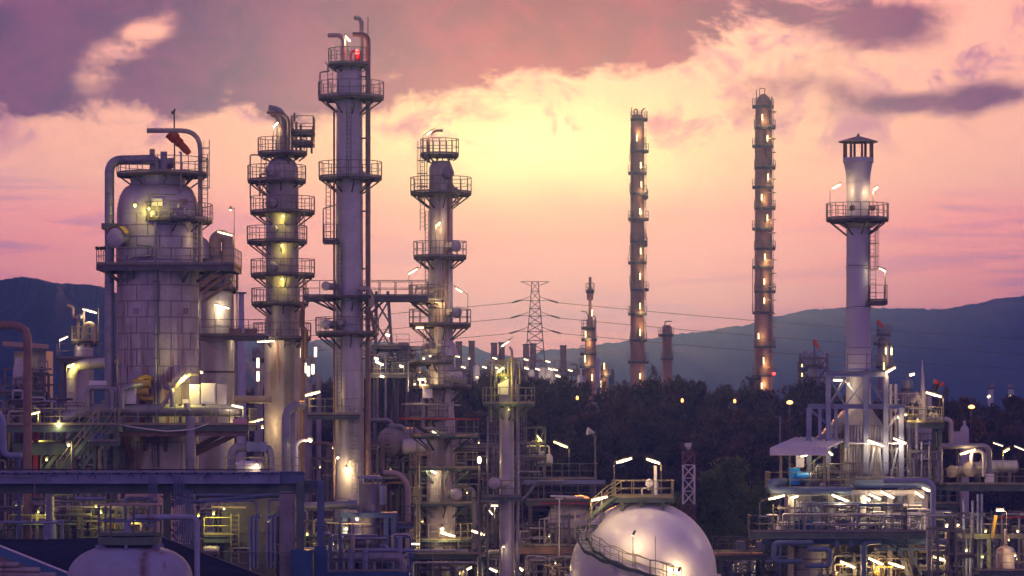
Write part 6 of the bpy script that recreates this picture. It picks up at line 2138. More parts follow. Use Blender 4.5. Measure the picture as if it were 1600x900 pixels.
    stairs(T, W(1396, 835, Y - 4.4), W(1424, 910, Y - 4.4), (.1, .45, 0), 'steel', 'rail')
    T.lamp((1356, 688), (1381, 697), Y - 2.9, [(1354, 745), (1354, 687)], 80, 'glow_white', .085)
    T.lamp((1396, 685), (1416, 693), Y - 2.9, [(1418, 745), (1418, 693)], 80, 'glow_white', .085)
    T.lamp((1251, 713), (1277, 706), Y - 4.8, [(1247, 716), (1285, 703)], 70, 'glow_white', .085)
    T.lamp((1295, 706), (1301, 711), Y - 4.2, None, 25, 'glow_white', .08)
    T.lamp((1201, 780), (1226, 774), Y - 6.6, [(1187, 831), (1187, 786), (1192, 781), (1201, 779)], 80, 'glow_warm', .085)
    T.lamp((1235, 778), (1247, 775), Y - 4.6, None, 40, 'glow_white', .085)
    T.lamp((1300, 773), (1325, 783), Y - 5.6, [(1328, 790), (1325, 782)], 90, 'glow_white', .085)
    T.lamp((1349, 775), (1359, 782), Y - 4.8, None, 50, 'glow_white', .085)
    T.lamp((1358, 772), (1376, 780), Y - 5.4, None, 70, 'glow_white', .08)
    T.lamp((1377, 768), (1397, 778), Y - 5.4, None, 80, 'glow_white', .085)
    T.lamp((1430, 768), (1443, 777), Y - 5.2, None, 60, 'glow_warm', .085)
    T.lamp((1441, 762), (1453, 767), Y - 3.8, None, 40, 'glow_white', .085)
    T.lamp((1313, 877), (1336, 887), Y - 5.4, [(1338, 930), (1338, 888)], 90, 'glow_warm', .085)
    T.lamp((1357, 872), (1380, 882), Y - 5.4, [(1382, 930), (1382, 883)], 90, 'glow_warm', .085)
    T.lamp((1388, 879), (1413, 887), Y - 5.4, None, 80, 'glow_warm', .085)
    T.lamp((1302, 594), (1316, 594), Y - 1.8, [(1309, 590), (1309, 588)], 50, 'glow_white')
    T.lamp((1384, 582), (1399, 574), Y - 2.6, [(1382, 600), (1382, 583)], 50, 'glow_warm', .085)
    T.bulb(1326, 600, Y - 2.2, 40, 'glow_warm', .07)
    T.bulb(1403, 652, Y - 2.6, 30, 'glow_warm', .09)
    # small front box structures left of the deck
    T.deck(1120, 1200, 868, Y - 2, Y + 4, 'f', True, 'deck', 'steel_green', 'rail')


build_heater()


def build_left_of_heater():
    Y = 128.0
    T = Thing('access_platform', (W(1140, 0, Y).x, Y, 0), 'low railed walkway between the sphere and the furnace', 'platform')
    T.deck(1112, 1192, 862, Y, Y + 4, 'f', True, 'deck', 'steel_green', 'rail', beam=.3)
    T.lamp((1130, 876), (1151, 871), Y - 1, [(1127, 900), (1127, 878)], 40, 'glow_warm', .09)
    T.lamp((1186, 875), (1194, 882), Y - 1, [(1196, 910), (1196, 882)], 40, 'glow_warm', .09)
    T.bulb(1184, 897, Y - 2, 25, 'glow_white', .16)
    clutter(T, 1110, 1215, 868, 896, Y - 3, Y, 95, 30, ('pipe_grey', 'steel', 'clad', 'steel_lilac'), (2, 5))
    for x, w in ((1157, 12), (1188, 12), (1175, 8)):
        T.part('cabinet', MB().span(W(x - w / 2, 862, Y + 1), W(x + w / 2, 845 if w > 10 else 853, Y + 1.8)), 'steel_lilac', smooth=0)
    Y = 140.0
    L = Thing('lamp_post', (W(1218, 0, Y).x, Y, 0), 'unlit slender lamp post standing behind the white canopy', 'lamp post')
    L.part('post', MB().tube(pp([(1219, 1000), (1219, 652), (1215, 651)], Y), .09, 8, r2=.06), 'steel_lilac')
    L.part('lamp_head', MB().box(W(1215, 651, Y), (.4, .3, .12)), 'steel', smooth=0)


build_left_of_heater()


def build_right_plant():
    # vertical vessel right behind the heater
    Y = 133.0
    k = S(Y)
    zz = lambda py: EYE - (py - HORIZON) * k
    T = Thing('vertical_vessel', (W(1434, 0, Y).x, Y, 0), 'broad upright vessel with flat top right behind the furnace', 'vessel')
    T.shell(1434, Y, [(1020, 31), (740, 31), (676, 30), (670, 26), (668, 10)], 'clad', 1.6)
    T.disc(1434, 700, Y, 1396, 1470, shell_px=30)
    T.pipe([(1420, 668), (1420, 655), (1486, 655), (1486, 700)], Y - 1, 8, 'clad', n=14)
    T.pipe([(1400, 664), (1470, 662)], Y - 2, 3, 'red_paint')
    T.pipe([(1390, 617), (1452, 617), (1452, 640)], Y + 2, 9, 'clad', n=14)
    T.manway(1448, 692, Y - 1.6, 6, (.3, -1, 0), 'steel_blue', .4)
    for x in (1416, 1424):
        T.part('yellow_pole', MB().tube([W(x, 760, Y - 2), W(x, 640, Y - 2)], .1, 8), 'yellow_paint')
    # instrument tower
    Y = 128.0
    T = Thing('instrument_tower', (W(1450, 0, Y).x, Y, 0), 'railed tower top with red-tipped loading arm and slanted lamp', 'tower')
    T.deck(1416, 1476, 660, Y - 2, Y + 2, 'flr', True, 'deck', 'steel_green', 'rail_yellow', beam=.35)
    T.part('post', MB().tube([W(1442, 660, Y), W(1442, 610, Y), W(1441, 562, Y)], .3, 10, r2=.03), 'stack_grey')
    T.part('loading_arm', MB().tube([W(1457, 614, Y), W(1464, 600, Y)], .2, 8), 'black')
    T.part('arm_tip', MB().axial([(.14, -.2), (.24, 0), (.14, .2)], W(1463, 597, Y), (1, 0, .4), 10).tube([W(1464, 598, Y), W(1471, 602, Y), W(1475, 597, Y)], .1, 8), 'red_paint')
    T.pipe([(1468, 604), (1468, 640)], Y, 1.6, 'steel')
    T.lamp((1447, 613), (1471, 620), Y - 2.1, [(1446, 658), (1446, 612), (1447, 611)], 70, 'glow_warm', .085)
    T.pipe([(1474, 660), (1474, 621), (1471, 619)], Y - 2.1, 2, 'rail')
    for x, yt in ((1426, 618), (1432, 612), (1437, 620), (1455, 640), (1462, 642)):
        T.pipe([(x, 660), (x, yt)], Y, 4 if x < 1440 else 3, 'clad' if x < 1440 else 'rail_yellow')
        valve(T, W(x, yt + 8, Y - .5), .2, (0, -1, 0), 'clad')
    clutter(T, 1392, 1440, 610, 655, Y - 1, Y + 2, 101, 16, ('clad', 'rail', 'steel_green'), (1.5, 3.5), 17.9)
    T.bulb(1415, 648, Y - 2, 35, 'glow_warm', .09)
    T.bulb(1434, 655, Y - 1.6, 25, 'glow_warm', .06)
    # exchanger deck far right
    Y = 126.0
    k = S(Y)
    T = Thing('access_platform', (W(1540, 0, Y).x, Y, 0), 'dark raised deck with railing carrying the two horizontal exchangers', 'platform')
    T.deck(1476, 1640, 757, Y - 3, Y + 4, 'fl', True, 'deck', 'steel_green', 'rail_yellow', beam=.4)
    T.deck(1440, 1500, 787, Y - 4, Y - 1, 'f', True, 'deck', 'steel_green', 'rail')
    T.lamp((1500, 710), (1524, 702), Y - 2.6, [(1498, 756), (1498, 708), (1500, 707)], 80, 'glow_warm', .085)
    T.lamp((1568, 706), (1577, 701), Y - 1, [(1567, 757), (1567, 707)], 40, 'glow_yellow', .09)
    T.lamp((1552, 692), (1567, 697), Y + 5, None, 5, 'glow_white', .05)
    T.lamp((1585, 697), (1602, 704), Y + 5, None, 5, 'glow_white', .05)
    for i, (x, y, r, lab) in enumerate(((1516, 733, 11, 'horizontal exchanger with a round cream end, under the arched pipe'), (1488, 737, 9, 'smaller round-ended exchanger nearest the upright vessel'))):
        E_ = Thing('heat_exchanger', (W(x, 0, Y).x, Y, W(0, 757, Y).z), lab, 'exchanger')
        drum(E_, W(x, y, Y - 1.5 + i), (.75, 1, 0), 4.4, r * k, 'clad', True, W(0, 757, Y).z)
        E_.part('end_cover', MB().axial([(r * k * .98, -.1), (r * k * 1.08, -.08), (r * k * 1.08, .1), (r * k, .12)], W(x, y, Y - 1.5 + i), (.75, 1, 0), 24), 'pipe_tan')
    E_ = Thing('heat_exchanger', (W(1560, 0, Y).x, Y, W(0, 757, Y).z), 'long horizontal drum at the right end of the exchanger deck', 'exchanger')
    drum(E_, W(1532, 729, Y + 1.5), (1, 0, 0), 2.6, 10 * k, 'clad', True, W(0, 757, Y).z)
    A_ = Thing('arched_pipe', (W(1545, 0, Y).x, Y, W(0, 757, Y).z), 'thick silver pipe arching over the exchangers and down to the deck', 'pipe')
    A_.pipe([(1470, 697), (1545, 697), (1546, 757)], Y - 1.8, 9, 'pipe_grey', bend=.5, n=16)
    A_.pipe([(1470, 697), (1470, 757)], Y - 1.8, 6, 'pipe_grey', n=12)
    A_.pipe([(1518, 726), (1518, 706), (1530, 704), (1537, 708), (1537, 745)], Y - 2.2, 6, 'clad', bend=.3, n=12)
    A_.part('valve_box', MB().box(W(1546, 748, Y - 2), (.6, .5, .7)), 'white_paint', smooth=0)
    # bell-topped vent vessel
    Y = 140.0
    k = S(Y)
    T = Thing('bell_vessel', (W(1510, 0, Y).x, Y, 0), 'small bell-topped grey vessel with square box beside it against the trees', 'vessel')
    zz = lambda py: EYE - (py - HORIZON) * k
    T.part('body', MB().lathe([(7 * k, 0), (7 * k, zz(676)), (6.4 * k, zz(669)), (4 * k, zz(666)), (2.2 * k, zz(664)), (2.2 * k, zz(659)), (1 * k, zz(657))], (W(1507, 0, Y).x, Y), 20), 'stack_grey')
    T.part('box', MB().span(W(1492, 694, Y - .3), W(1508, 674, Y + .5)), 'stack_grey', smooth=0)
    T.part('box_leg', MB().span((W(1494, 0, Y).x, Y - .2, 0), (W(1497, 0, Y).x, Y, zz(694))), 'steel', smooth=0)
    # low vessel by the right edge
    Y = 104.0
    k = S(Y)
    zz = lambda py: EYE - (py - HORIZON) * k
    T = Thing('dome_vessel', (W(1570, 0, Y).x, Y, 0), 'small copper-lit domed vessel with tall neck on a railed deck, lower right', 'vessel')
    T.part('shell', MB().lathe([(15 * k, zz(892)), (15 * k, zz(862)), (13 * k, zz(857)), (8 * k, zz(854.5)), (2.5 * k, zz(853)), (2.3 * k, zz(828)), (1.2 * k, zz(826))], (W(1571, 0, Y).x, Y), 24), 'clad_rust')
    T.part('skirt', MB().lathe([(12 * k, 0), (12 * k, zz(892))], (W(1571, 0, Y).x, Y), 20), 'steel')
    T.part('flange', MB().lathe([(4 * k, zz(854)), (4 * k, zz(852))], (W(1571, 0, Y).x, Y), 18), 'pipe_tan')
    T.deck(1530, 1620, 892, Y - 1.5, Y + 2, 'f', True, 'deck', 'steel_green', 'rail_yellow')
    T.lamp((1557, 797), (1568, 797), Y - .5, [(1573, 892), (1573, 800), (1568, 797)], 90, 'glow_warm', .085)
    T.bulb(1586, 868, Y - 1, 25, 'glow_warm', .09)
    T.bulb(1576, 844, Y - 1.2, 30, 'glow_warm', .06)
    T.part('yellow_chute', MB().tube([W(1550, 840, Y + .5), W(1556, 805, Y + .5)], .13, 8), 'yellow_paint')
    # the dense pipework between
    Y = 116.0
    T = Thing('pipework', (W(1480, 0, Y).x, Y, 0), 'dense pipework with upright lilac pipes between furnace and lower right corner', 'pipework')
    T.pipe([(1380, 751), (1446, 751), (1458, 758), (1458, 842), (1464, 846), (1486, 846)], Y - 6.5, 9, 'steel_lilac', bend=.4, n=16)
    T.pipe([(1458, 846), (1488, 850), (1492, 856), (1492, 980)], Y - 6.6, 10, 'steel_lilac', bend=.4, n=16)
    T.pipe([(1440, 799), (1486, 799), (1490, 806), (1490, 835)], Y - 5, 4, 'pipe_grey', n=12)
    for x, yt in ((1506, 782), (1520, 782), (1528, 772), (1534, 772), (1510, 838), (1516, 838), (1528, 844)):
        T.pipe([(x, 960), (x, yt)], Y - 3, 4.2, 'steel_lilac', n=12, name='upright_pipe')
    T.part('beam', MB().ibeam(W(1494, 838, Y - 4), W(1610, 838, Y - 4), .25, .35), 'steel', smooth=0)
    T.beams([(W(1545, 960, Y - 4), W(1545, 838, Y - 4)), (W(1600, 960, Y - 4), W(1600, 838, Y - 4))], .25, .25, 'steel', 'leg', None, True)
    T.pipe([(1556, 809), (1610, 808)], Y - 2, 2.4, 'red_paint')
    clutter(T, 1445, 1620, 800, 895, Y - 3, Y + 8, 111, 80, ('pipe_grey', 'steel', 'clad', 'pipe_tan', 'steel_green'), (1.8, 5))
    clutter(T, 1444, 1500, 800, 895, Y - 9, Y - 7, 112, 14, ('pipe_grey', 'steel', 'clad'), (1.8, 4))
    T.pipe([(1450, 861), (1480, 861), (1484, 866), (1484, 930)], Y - 5.5, 4, 'pipe_tan', n=12)
    T.lamp((1456, 869), (1482, 877), Y - 6, [(1455, 900), (1455, 868)], 80, 'glow_warm', .085)
    for x, y, p, m in ((1479, 822, 35, 'glow_white'), (1485, 819, 35, 'glow_white'), (1497, 820, 20, 'glow_warm'), (1540, 830, 25, 'glow_yellow'), (1480, 880, 30, 'glow_yellow'), (1510, 860, 20, 'glow_warm'), (1535, 870, 24, 'glow_yellow'), (1590, 830, 14, 'glow_warm')):
        T.bulb(x, y, Y - 4.6, p, m, .1)


build_right_plant()

# ================================================================== distant towers, pylon, far units
def far_tower(px, Y, prof, plats, lamps, label, mat='clad_rust', ladder=None, cat='tower', course=4.0, lamp_power=260):
    rnd = random.Random(int(px))
    if mat == 'clad_rust':
        mat = 'far_rust'
    T = Thing('distant_tower', (W(px, 0, Y).x, Y, 0), label, cat)
    T.shell(px, Y, prof, mat, course, n=18, bead=.05)
    k = S(Y)
    half = prof[0][1]
    for py, xl, xr in plats:
        T.disc(px, py, Y, xl, xr, shell_px=half, thick=.3, n=12, brackets=False)
    for x, y in lamps:
        p = W(x, y, Y - half * k - .45)
        h = T.part('lamp', MB().box(p + Vector((0, .2, .0)), (.2, .2, 1.5)), 'rail', smooth=0)
        T.part('lamp_tube', MB().tube([p + Vector((0, -.05, -.45)), p + Vector((0, -.05, .45))], .1, 8), 'glow_yellow', h)
        T.light(p + Vector((.35, -.25, rnd.uniform(-1.2, .8))), lamp_power * rnd.choice((.08, .16, .26, .34)), 'glow_warm', h, .3)
    return T


def build_far():
    # the two great distant columns
    T = far_tower(996, 380, [(870, 11.5), (600, 11), (400, 10.8), (186, 10.5), (180, 8)],
                  [(y, 981 if i % 2 else 984, 1011 if i % 3 else 1014) for i, y in enumerate((236, 270, 302, 342, 377, 410, 452, 490, 531, 565))],
                  [(995, 216), (1001, 258), (1002, 288), (1000, 330), (1001, 392), (1000, 432), (1000, 478), (1000, 520), (1000, 588)],
                  'slim distant column glowing orange, nearer the sunset of the two')
    Y = 380
    T.pipe([(991, 186), (991, 172), (994, 170), (996, 172), (996, 186)], Y, 2.2, 'pipe_brown')
    T.pipe([(1002, 190), (1002, 175), (1005, 170), (1008, 170)], Y, 2.2, 'pipe_brown')
    T.pipe([(987, 180), (987, 168)], Y, 1.6, 'pipe_brown')
    T.ladder(1008, 600, 200, Y - 1, 3, False)
    T.deck(1004, 1013, 307, Y - 2, Y + 1, 'fr', beam=.2)
    T.deck(1004, 1012, 382, Y - 2, Y + 1, 'fr', beam=.2)
    T.disc(996, 186, Y, 985, 1012, shell_px=10, thick=.35, brackets=False)
    for i in range(16):
        y = 215 + i * 24
        T.pipe([(984 if i % 2 else 1008, y + 14), (984 if i % 2 else 1008, y), (990 if i % 2 else 1003, y - 3)], Y - 1.5, 1.3, 'pipe_brown', n=6)
    T.pipe([(985.5, 610), (985.5, 200)], Y - 1, 1.0, 'pipe_brown', n=6)
    T = far_tower(1193, 385, [(870, 15), (600, 14.5), (430, 14), (160, 12.5), (152, 9), (147, 3)],
                  [(y, 1175 + (3 if i % 2 else 0), 1212 if i % 2 else 1209) for i, y in enumerate((166, 199, 228, 262, 292, 325, 357, 388, 417, 455, 488, 541, 586))],
                  [(1191, 183), (1190, 308), (1199, 340), (1195, 401), (1194, 440), (1194, 470), (1185, 525), (1193, 563), (1190, 603), (1200, 276), (1199, 216)],
                  'broader distant column with a caged ladder, between the slim one and the stack')
    Y = 385
    T.pipe([(1206, 610), (1206, 150)], Y - 1.2, 1.6, 'pipe_brown')
    T.ladder(1207, 600, 160, Y - 1.4, 3.5, False)
    for i in range(20):
        y = 175 + i * 21
        T.part('cage_hoop', MB().ring(W(1207, y, Y - 1.8), .55, .06, 10, 4), 'pipe_brown')
        T.pipe([(1180 if i % 2 else 1205, y + 13), (1180 if i % 2 else 1205, y), (1187 if i % 2 else 1199, y - 2)], Y - 2, 1.2, 'pipe_brown', n=6)
    T.pipe([(1180, 610), (1180, 180)], Y - 1.4, 1.2, 'pipe_brown', n=6)
    T.pipe([(1182, 160), (1182, 140)], Y, 1.6, 'pipe_brown')
    T.pipe([(1187, 150), (1187, 138), (1195, 138), (1195, 148)], Y, 1.4, 'pipe_brown')
    T.pipe([(1176, 490), (1176, 420)], Y - 1, 1.4, 'pipe_brown')
    T.part('warning_lamp', MB().axial([(.15, -.2), (.3, 0), (.15, .2)], W(1209, 584, Y - 1), (0, 0, 1), 8), 'glow_red')
    # others behind the trees
    Y = 360
    T = far_tower(922, Y, [(860, 9), (520, 8), (512, 5.5), (500, 5), (495, 2.5), (470, 2.2), (468, 5), (452, 5), (450, 2.2), (433, 2.2)],
                  [(455, 915, 929), (512, 908, 932), (530, 908, 933), (552, 906, 932), (572, 905, 930)],
                  [(915, 522), (925, 489), (925, 590), (914, 560)], 'rusty distant tower with thin tip above the trees, left of the slim column', 'far_rust')
    T.pipe([(908, 486), (916, 487), (919, 494), (919, 505)], Y, 1.6, 'pipe_brown')
    T.pipe([(930, 620), (930, 495), (926, 492)], Y, 2, 'pipe_brown')
    T = far_tower(934, 350, [(850, 4.5), (570, 4), (562, 3), (558, 1)], [], [], 'plain pale tube standing beside the rusty thin-tipped tower', 'stack_grey')
    T = far_tower(944, 352, [(850, 6), (575, 5.5), (568, 3)], [(586, 938, 954)], [(939, 600), (944, 572)], 'short stub tower with one small platform among the treetops', 'clad_rust')
    T = far_tower(1042, 400, [(880, 8), (512, 7.5), (508, 5)], [(523, 1028, 1053), (560, 1032, 1052)], [], 'short distant column with bent vent, right of the slim glowing column', 'clad_rust')
    T.pipe([(1039, 512), (1039, 502), (1050, 502)], 400, 2, 'pipe_brown')
    T.ladder(1048, 600, 520, 398, 4, False)
    Y = 330
    T = far_tower(1272, Y, [(850, 5), (556, 4.5), (548, 3)], [(570, 1262, 1280)], [(1253, 574), (1253, 588)], 'group column with bent pipes and red windsock left of the big stack', 'clad_dark', lamp_power=60)
    T.shell(1258, Y, [(850, 5.5), (552, 5), (548, 2)], 'clad_dark', 4)
    T.shell(1282, Y + 4, [(850, 3.5), (560, 3.2), (556, 2)], 'clad_dark', 4)
    for y in (560, 575, 590):
        T.beams([(W(1250, y, Y - 3), W(1292, y, Y - 3)), (W(1250, y, Y - 3), W(1262, y + 15, Y - 3)), (W(1292, y, Y - 3), W(1280, y + 15, Y - 3))], .22, .25)
    T.beams([(W(x, 640, Y - 3), W(x, 552, Y - 3)) for x in (1250, 1292)], .3, .3, name='post')
    T.pipe([(1288, 620), (1288, 552), (1282, 545), (1276, 548), (1276, 570)], Y, 3, 'clad')
    T.deck(1247, 1262, 577, Y - 2, Y, 'fl', beam=.2)
    T.deck(1247, 1262, 592, Y - 2, Y, 'fl', beam=.2)
    T.deck(1247, 1262, 606, Y - 2, Y, 'fl', beam=.2)
    T.part('windsock', MB().axial([(.3, 0), (.25, .7), (.15, 1.2)], W(1272, 532, Y), (.55, 0, -1), 10), 'sock_orange')
    T.part('windsock_pole', MB().tube([W(1272, 560, Y), W(1272, 530, Y)], .08, 6), 'black')
    Y = 300
    T = far_tower(1380, Y, [(840, 10), (540, 9.5), (530, 9), (526, 5)], [(521, 1370, 1391), (536, 1364, 1392), (572, 1368, 1396)], [(1384, 549), (1393, 549), (1381, 572)], 'distant column with red windsock just right of the big stack', 'clad_dark', lamp_power=120)
    T.part('windsock', MB().axial([(.28, 0), (.22, .6), (.13, 1.1)], W(1371, 502, Y), (.8, 0, -.8), 10), 'sock_orange')
    T.part('windsock_pole', MB().tube([W(1371, 526, Y), W(1371, 500, Y)], .08, 6), 'black')
    T = far_tower(1418, 330, [(830, 6), (600, 5), (596, 2)], [(607, 1408, 1426)], [], 'stub tower with cross-arm lamp at the foot of the blue hill', 'clad_dark')
    T.lamp((1421, 586), (1429, 584), 328, [(1418, 600), (1418, 588), (1408, 586)], 60, 'glow_white', .18)
    Y = 620
    for i, (x, lab) in enumerate(((1548, 'far pale flue near the right edge, first of two above the trees'), (1580, 'far pale flue at the right edge, second of two above the trees'))):
        T = far_tower(x, Y, [(740, 5), (602, 4.5), (600, 5)], [(606, x - 6, x + 6)], [], lab, 'stack_grey')
        T.lamp((x - 5, 621), (x - 1, 618), Y - 3, [(x - 6, 640), (x - 6, 620)], 100, 'glow_white', .35)
    # black T-shaped flare header in front of the broader column
    Y = 350
    T = Thing('flare_header', (W(1176, 0, Y).x, Y, 0), 'black T-shaped flare header in front of the broader distant column', 'pipe')
    T.pipe([(1176, 800), (1176, 594)], Y, 8, 'black')
    T.pipe([(1165, 588), (1170, 592), (1184, 592), (1188, 590)], Y, 5, 'black')

    # electricity pylon
    Y = 620.0
    T = Thing('electricity_pylon', (W(836, 0, Y).x, Y, 0), 'lattice electricity pylon with three pairs of arms against the pink sky', 'pylon')
    def hw(py):
        return 5 + max(0, (py - 445)) * .085
    lv = [440, 455, 470, 482, 494, 506, 518, 532, 548, 566, 590, 620, 660, 735]
    for a, b in zip(lv, lv[1:]):
        mb = MB()
        wa, wb = hw(a) * S(Y), hw(b) * S(Y)
        za, zb = W(0, a, Y).z, W(0, b, Y).z
        cx = W(836, 0, Y).x
        for (sx, sy), (tx, ty) in (((-1, -1), (1, -1)), ((1, -1), (1, 1)), ((1, 1), (-1, 1)), ((-1, 1), (-1, -1))):
            mb.beam((cx + sx * wa, Y + sy * wa, za), (cx + sx * wb, Y + sy * wb, zb), .19)
            mb.beam((cx + sx * wa, Y + sy * wa, za), (cx + tx * wb, Y + ty * wb, zb), .10)
            mb.beam((cx + tx * wa, Y + ty * wa, za), (cx + sx * wb, Y + sy * wb, zb), .10)
            mb.beam((cx + sx * wa, Y + sy * wa, za), (cx + tx * wa, Y + ty * wa, za), .10)
        T.part('tower_section', mb, 'steel', smooth=0)
    for py, L in ((440, 17), (470, 15), (494, 15), (518, 15)):
        for sg in (-1, 1):
            tip = W(836 + sg * (L + hw(py)), py - (1 if py > 440 else 0), Y)
            mb = MB()
            for dz, dy in ((0, -1.2), (0, 1.2), (-7 if py > 440 else 7, 0)):
                mb.beam(W(836 + sg * hw(py), py + dz, Y + dy), tip, .13)
            arm = T.part('cross_arm', mb, 'steel', smooth=0)
            if py > 440:
                tip2 = W(836 + sg * (L + hw(py) + 14), py + 3, Y)
                T.part('insulator', MB().tube([tip, tip2], .22, 6), 'steel', arm)
    for py in (470, 494, 518):
        for sg in (-1, 1):
            st = W(836 + sg * (29 + hw(py)), py + 3, Y)
            en = Vector((sg * 420, Y + 30, st.z - 4))
            pts = [st.lerp(en, i / 24) + Vector((0, 0, -(9.0) * 4 * (i / 24) * (1 - i / 24))) for i in range(25)]
            T.part('cable', MB().tube(pts, .06, 5), 'black')

    # far furnace row above the belt of trees
    Y = 430.0
    for i, (x, yt, lab) in enumerate(((717, 535, 'leftmost brick-red flue of the far furnace row'), (737, 534, 'far furnace flue with steam beside it, second in the row'),
                                    (772, 537, 'far furnace flue behind the slim column, left of its pair'), (784, 536, 'far furnace flue behind the slim column, right of its pair'),
                                    (822, 539, 'far furnace flue under the pylon, left of its pair'), (833, 538, 'far furnace flue under the pylon, right of its pair'),
                                    (880, 541, 'single far furnace flue right of the pylon'))):
        T = Thing('furnace_flue', (W(x, 0, Y).x, Y, 0), lab, 'chimney')
        T.shell(x, Y, [(780, 5), (600, 5), (yt, 4.8)], 'pipe_brown', 5)
        T.part('rim', MB().lathe([(5.6 * S(Y), W(0, yt + 1, Y).z), (5.6 * S(Y), W(0, yt - 1.5, Y).z)], (W(x, 0, Y).x, Y), 16), 'steel')
    Y = 418.0
    T = Thing('far_process_unit', (W(800, 0, Y).x, Y, 0), 'far unit of pipes, vessels and small lamps along the treetops under the flues', 'process unit')
    T.deck(690, 960, 578, Y, Y + 8, 'f', True, 'deck', 'steel', beam=.8, legw=.6)
    T.deck(700, 900, 596, Y - 4, Y + 6, 'f', True, 'deck', 'steel', beam=.8, legw=.6)
    rnd = random.Random(8)
    for i in range(26):
        x = rnd.uniform(692, 958)
        yt = rnd.uniform(560, 585)
        T.pipe([(x, 620), (x, yt), (x + rnd.uniform(-14, 14), yt)], Y + rnd.uniform(-6, 4), rnd.uniform(1.5, 3.5), rnd.choice(('pipe_brown', 'clad', 'steel')), n=8)
    for x, y, r in ((745, 575, 5), (858, 585, 9), (848, 580, 7), (905, 590, 5), (830, 582, 5)):
        T.part('vessel', MB().lathe([(r * S(Y), W(0, 660, Y).z), (r * S(Y), W(0, y, Y).z), (r * .7 * S(Y), W(0, y - r * .6, Y).z), (.1, W(0, y - r * .8, Y).z)], (W(x, 0, Y).x, Y - 6), 16), 'clad')
    T.part('tank_wall', MB().span(W(838, 625, Y - 8), W(862, 598, Y - 7)), 'roof_white', smooth=0)
    for x, y in ((715, 557), (757, 574), (773, 560), (776, 575), (822, 562), (823, 576), (856, 565), (860, 577), (868, 578), (891, 579), (724, 574), (840, 577), (935, 605), (872, 588), (747, 590), (800, 585)):
        p = W(x, y, Y - 10)
        h = T.part('lamp', MB().box(p + Vector((0, 0, .3)), (.8, .2, .1)), 'rail', smooth=0)
        T.part('lamp_tube', MB().tube([p + Vector((-.35, 0, .1)), p + Vector((.35, 0, -.08))], .12, 6), 'glow_warm', h)
        T.light(p + Vector((0, -.6, -.8)), 60, 'glow_white', h, .4)
    # trestle right of the tall column
    Y = 205.0
    T = Thing('pipe_trestle', (W(596, 0, Y).x, Y, 0), 'open lattice trestle seen through the gap right of the tallest column', 'trestle')
    for dy in (0, 3):
        for x0, x1 in ((588, 585), (606, 622)):
            T.part('leg', MB().beam(W(x0, 455, Y + dy), W(x1, 690, Y + dy), .3), 'steel', smooth=0)
        for a, b in (((588, 470), (609, 505)), ((607, 470), (587, 505)), ((587, 505), (613, 545)), ((610, 505), (586, 545)), ((586, 545), (618, 590)), ((613, 545), (585, 590))):
            T.part('brace', MB().beam(W(*a, Y + dy), W(*b, Y + dy), .16), 'steel', smooth=0)
    T.deck(580, 640, 540, Y - 1, Y + 4, 'f', True, 'deck', 'steel')
    T.deck(575, 650, 585, Y - 2, Y + 4, 'f', False, 'deck', 'steel')
    T.part('shed', MB().span(W(622, 560, Y), W(640, 536, Y + 3)), 'clad_dark', smooth=0)
    clutter(T, 575, 650, 545, 582, Y - 1, Y + 3, 121, 18, ('steel', 'pipe_brown', 'clad_dark'), (2, 4), 18)
    for x, y in ((590, 566), (596, 569), (627, 572), (606, 523), (588, 560), (597, 588)):
        T.lamp((x - 3, y - 1), (x + 3, y + 1), Y - 2.4, None, 25, 'glow_white', .12)
    # low far plant left of the tall column
    Y = 230.0
    T = Thing('far_process_unit', (W(440, 0, Y).x, Y, 0), 'dim far unit with upright lamps between the stout column and the tallest one', 'process unit')
    T.shell(404, Y, [(870, 7), (552, 6.5), (545, 3)], 'clad_dark', 3)
    T.disc(404, 560, Y, 394, 416, shell_px=6)
    T.shell(482, Y, [(870, 6), (560, 6)], 'clad_dark', 3)
    T.disc(482, 572, Y, 472, 492, shell_px=6)
    T.shell(498, Y, [(870, 4), (582, 4)], 'clad_dark', 3)
    for x, y in ((403, 567), (403, 588), (477, 575), (482, 580), (489, 577), (493, 550), (468, 551)):
        p = W(x, y, Y - 2.4)
        h = T.part('lamp', MB().box(p + Vector((0, .25, 0)), (.2, .2, 1.2)), 'rail', smooth=0)
        T.part('lamp_tube', MB().tube([p - Vector((0, 0, .5)), p + Vector((0, 0, .5))], .16, 6), 'glow_white', h)
        T.light(p + Vector((0, -.4, 0)), 30, 'glow_white', h, .3)
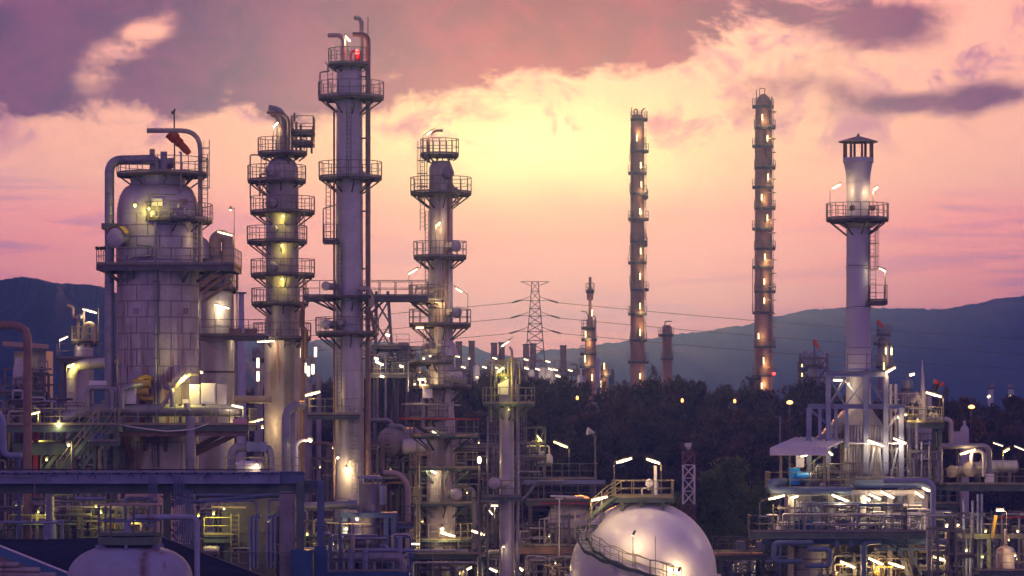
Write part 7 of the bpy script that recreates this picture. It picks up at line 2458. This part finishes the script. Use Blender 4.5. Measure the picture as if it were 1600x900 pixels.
    # street lamps glimmering in the belt
    for i, (x, y, Y, m, lab) in enumerate(((1234, 629, 282, 'glow_orange', 'orange street lamp glowing among treetops left of the furnace'),
                                            (1518, 636, 282, 'glow_orange', 'orange street lamp glowing in the trees near the right edge'),
                                            (1066, 626, 275, 'glow_orange', 'small orange street lamp deep in the trees left of the mast'),
                                            (1148, 627, 275, 'glow_orange', 'faint orange street lamp in the trees under the broad distant column'),
                                            (902, 622, 275, 'glow_orange', 'faint orange street lamp in the trees under the thin-tipped tower'))):
        L = Thing('street_lamp', (W(x, 0, Y - 30 if i < 2 else Y - 6).x, Y - 30 if i < 2 else Y - 6, 0), lab, 'street lamp', 'street lamps in the tree belt')
        Y2 = Y - 30 if i < 2 else Y - 6
        L.part('post', MB().tube([(W(x, 0, Y2).x, Y2 + .4, 0), W(x, y, Y2) + Vector((0, .4, .1))], .1, 6, r2=.05), 'black')
        big = .36 if i < 2 else .16
        L.part('lamp_head', MB().axial([(.1, -.2), (big, -.1), (big, .1), (.1, .25)], W(x, y, Y2), (0, 0, 1), 10), m)
        L.light(W(x, y, Y2 - .8), 200 if i < 2 else 25, m, None, .4)


build_far()

# ================================================================== the air
def build_haze():
    mb = MB().span((-3950, -150, -1.2), (3950, 3340, 135))
    o = bpy.data.objects.new('haze', mb.mesh('haze', None, 0))
    COL.objects.link(o)
    o['kind'] = 'stuff'
    m = bpy.data.materials.new('haze_air')
    m.use_nodes = True
    t = m.node_tree
    for n in list(t.nodes):
        t.nodes.remove(n)
    out = t.nodes.new('ShaderNodeOutputMaterial')
    # fine bluish air and a little coarse haze that glows towards the sun
    air = t.nodes.new('ShaderNodeVolumePrincipled')
    air.inputs['Color'].default_value = (0.10, 0.27, 1.0, 1)
    air.inputs['Density'].default_value = 0.00038
    air.inputs['Anisotropy'].default_value = 0.0
    mist = t.nodes.new('ShaderNodeVolumePrincipled')
    mist.inputs['Color'].default_value = (0.10, 0.27, 1.0, 1)
    mist.inputs['Density'].default_value = 0.00004
    mist.inputs['Anisotropy'].default_value = 0.955
    add = t.nodes.new('ShaderNodeAddShader')
    t.links.new(air.outputs[0], add.inputs[0])
    t.links.new(mist.outputs[0], add.inputs[1])
    t.links.new(add.outputs[0], out.inputs['Volume'])
    o.data.materials.append(m)


build_haze()
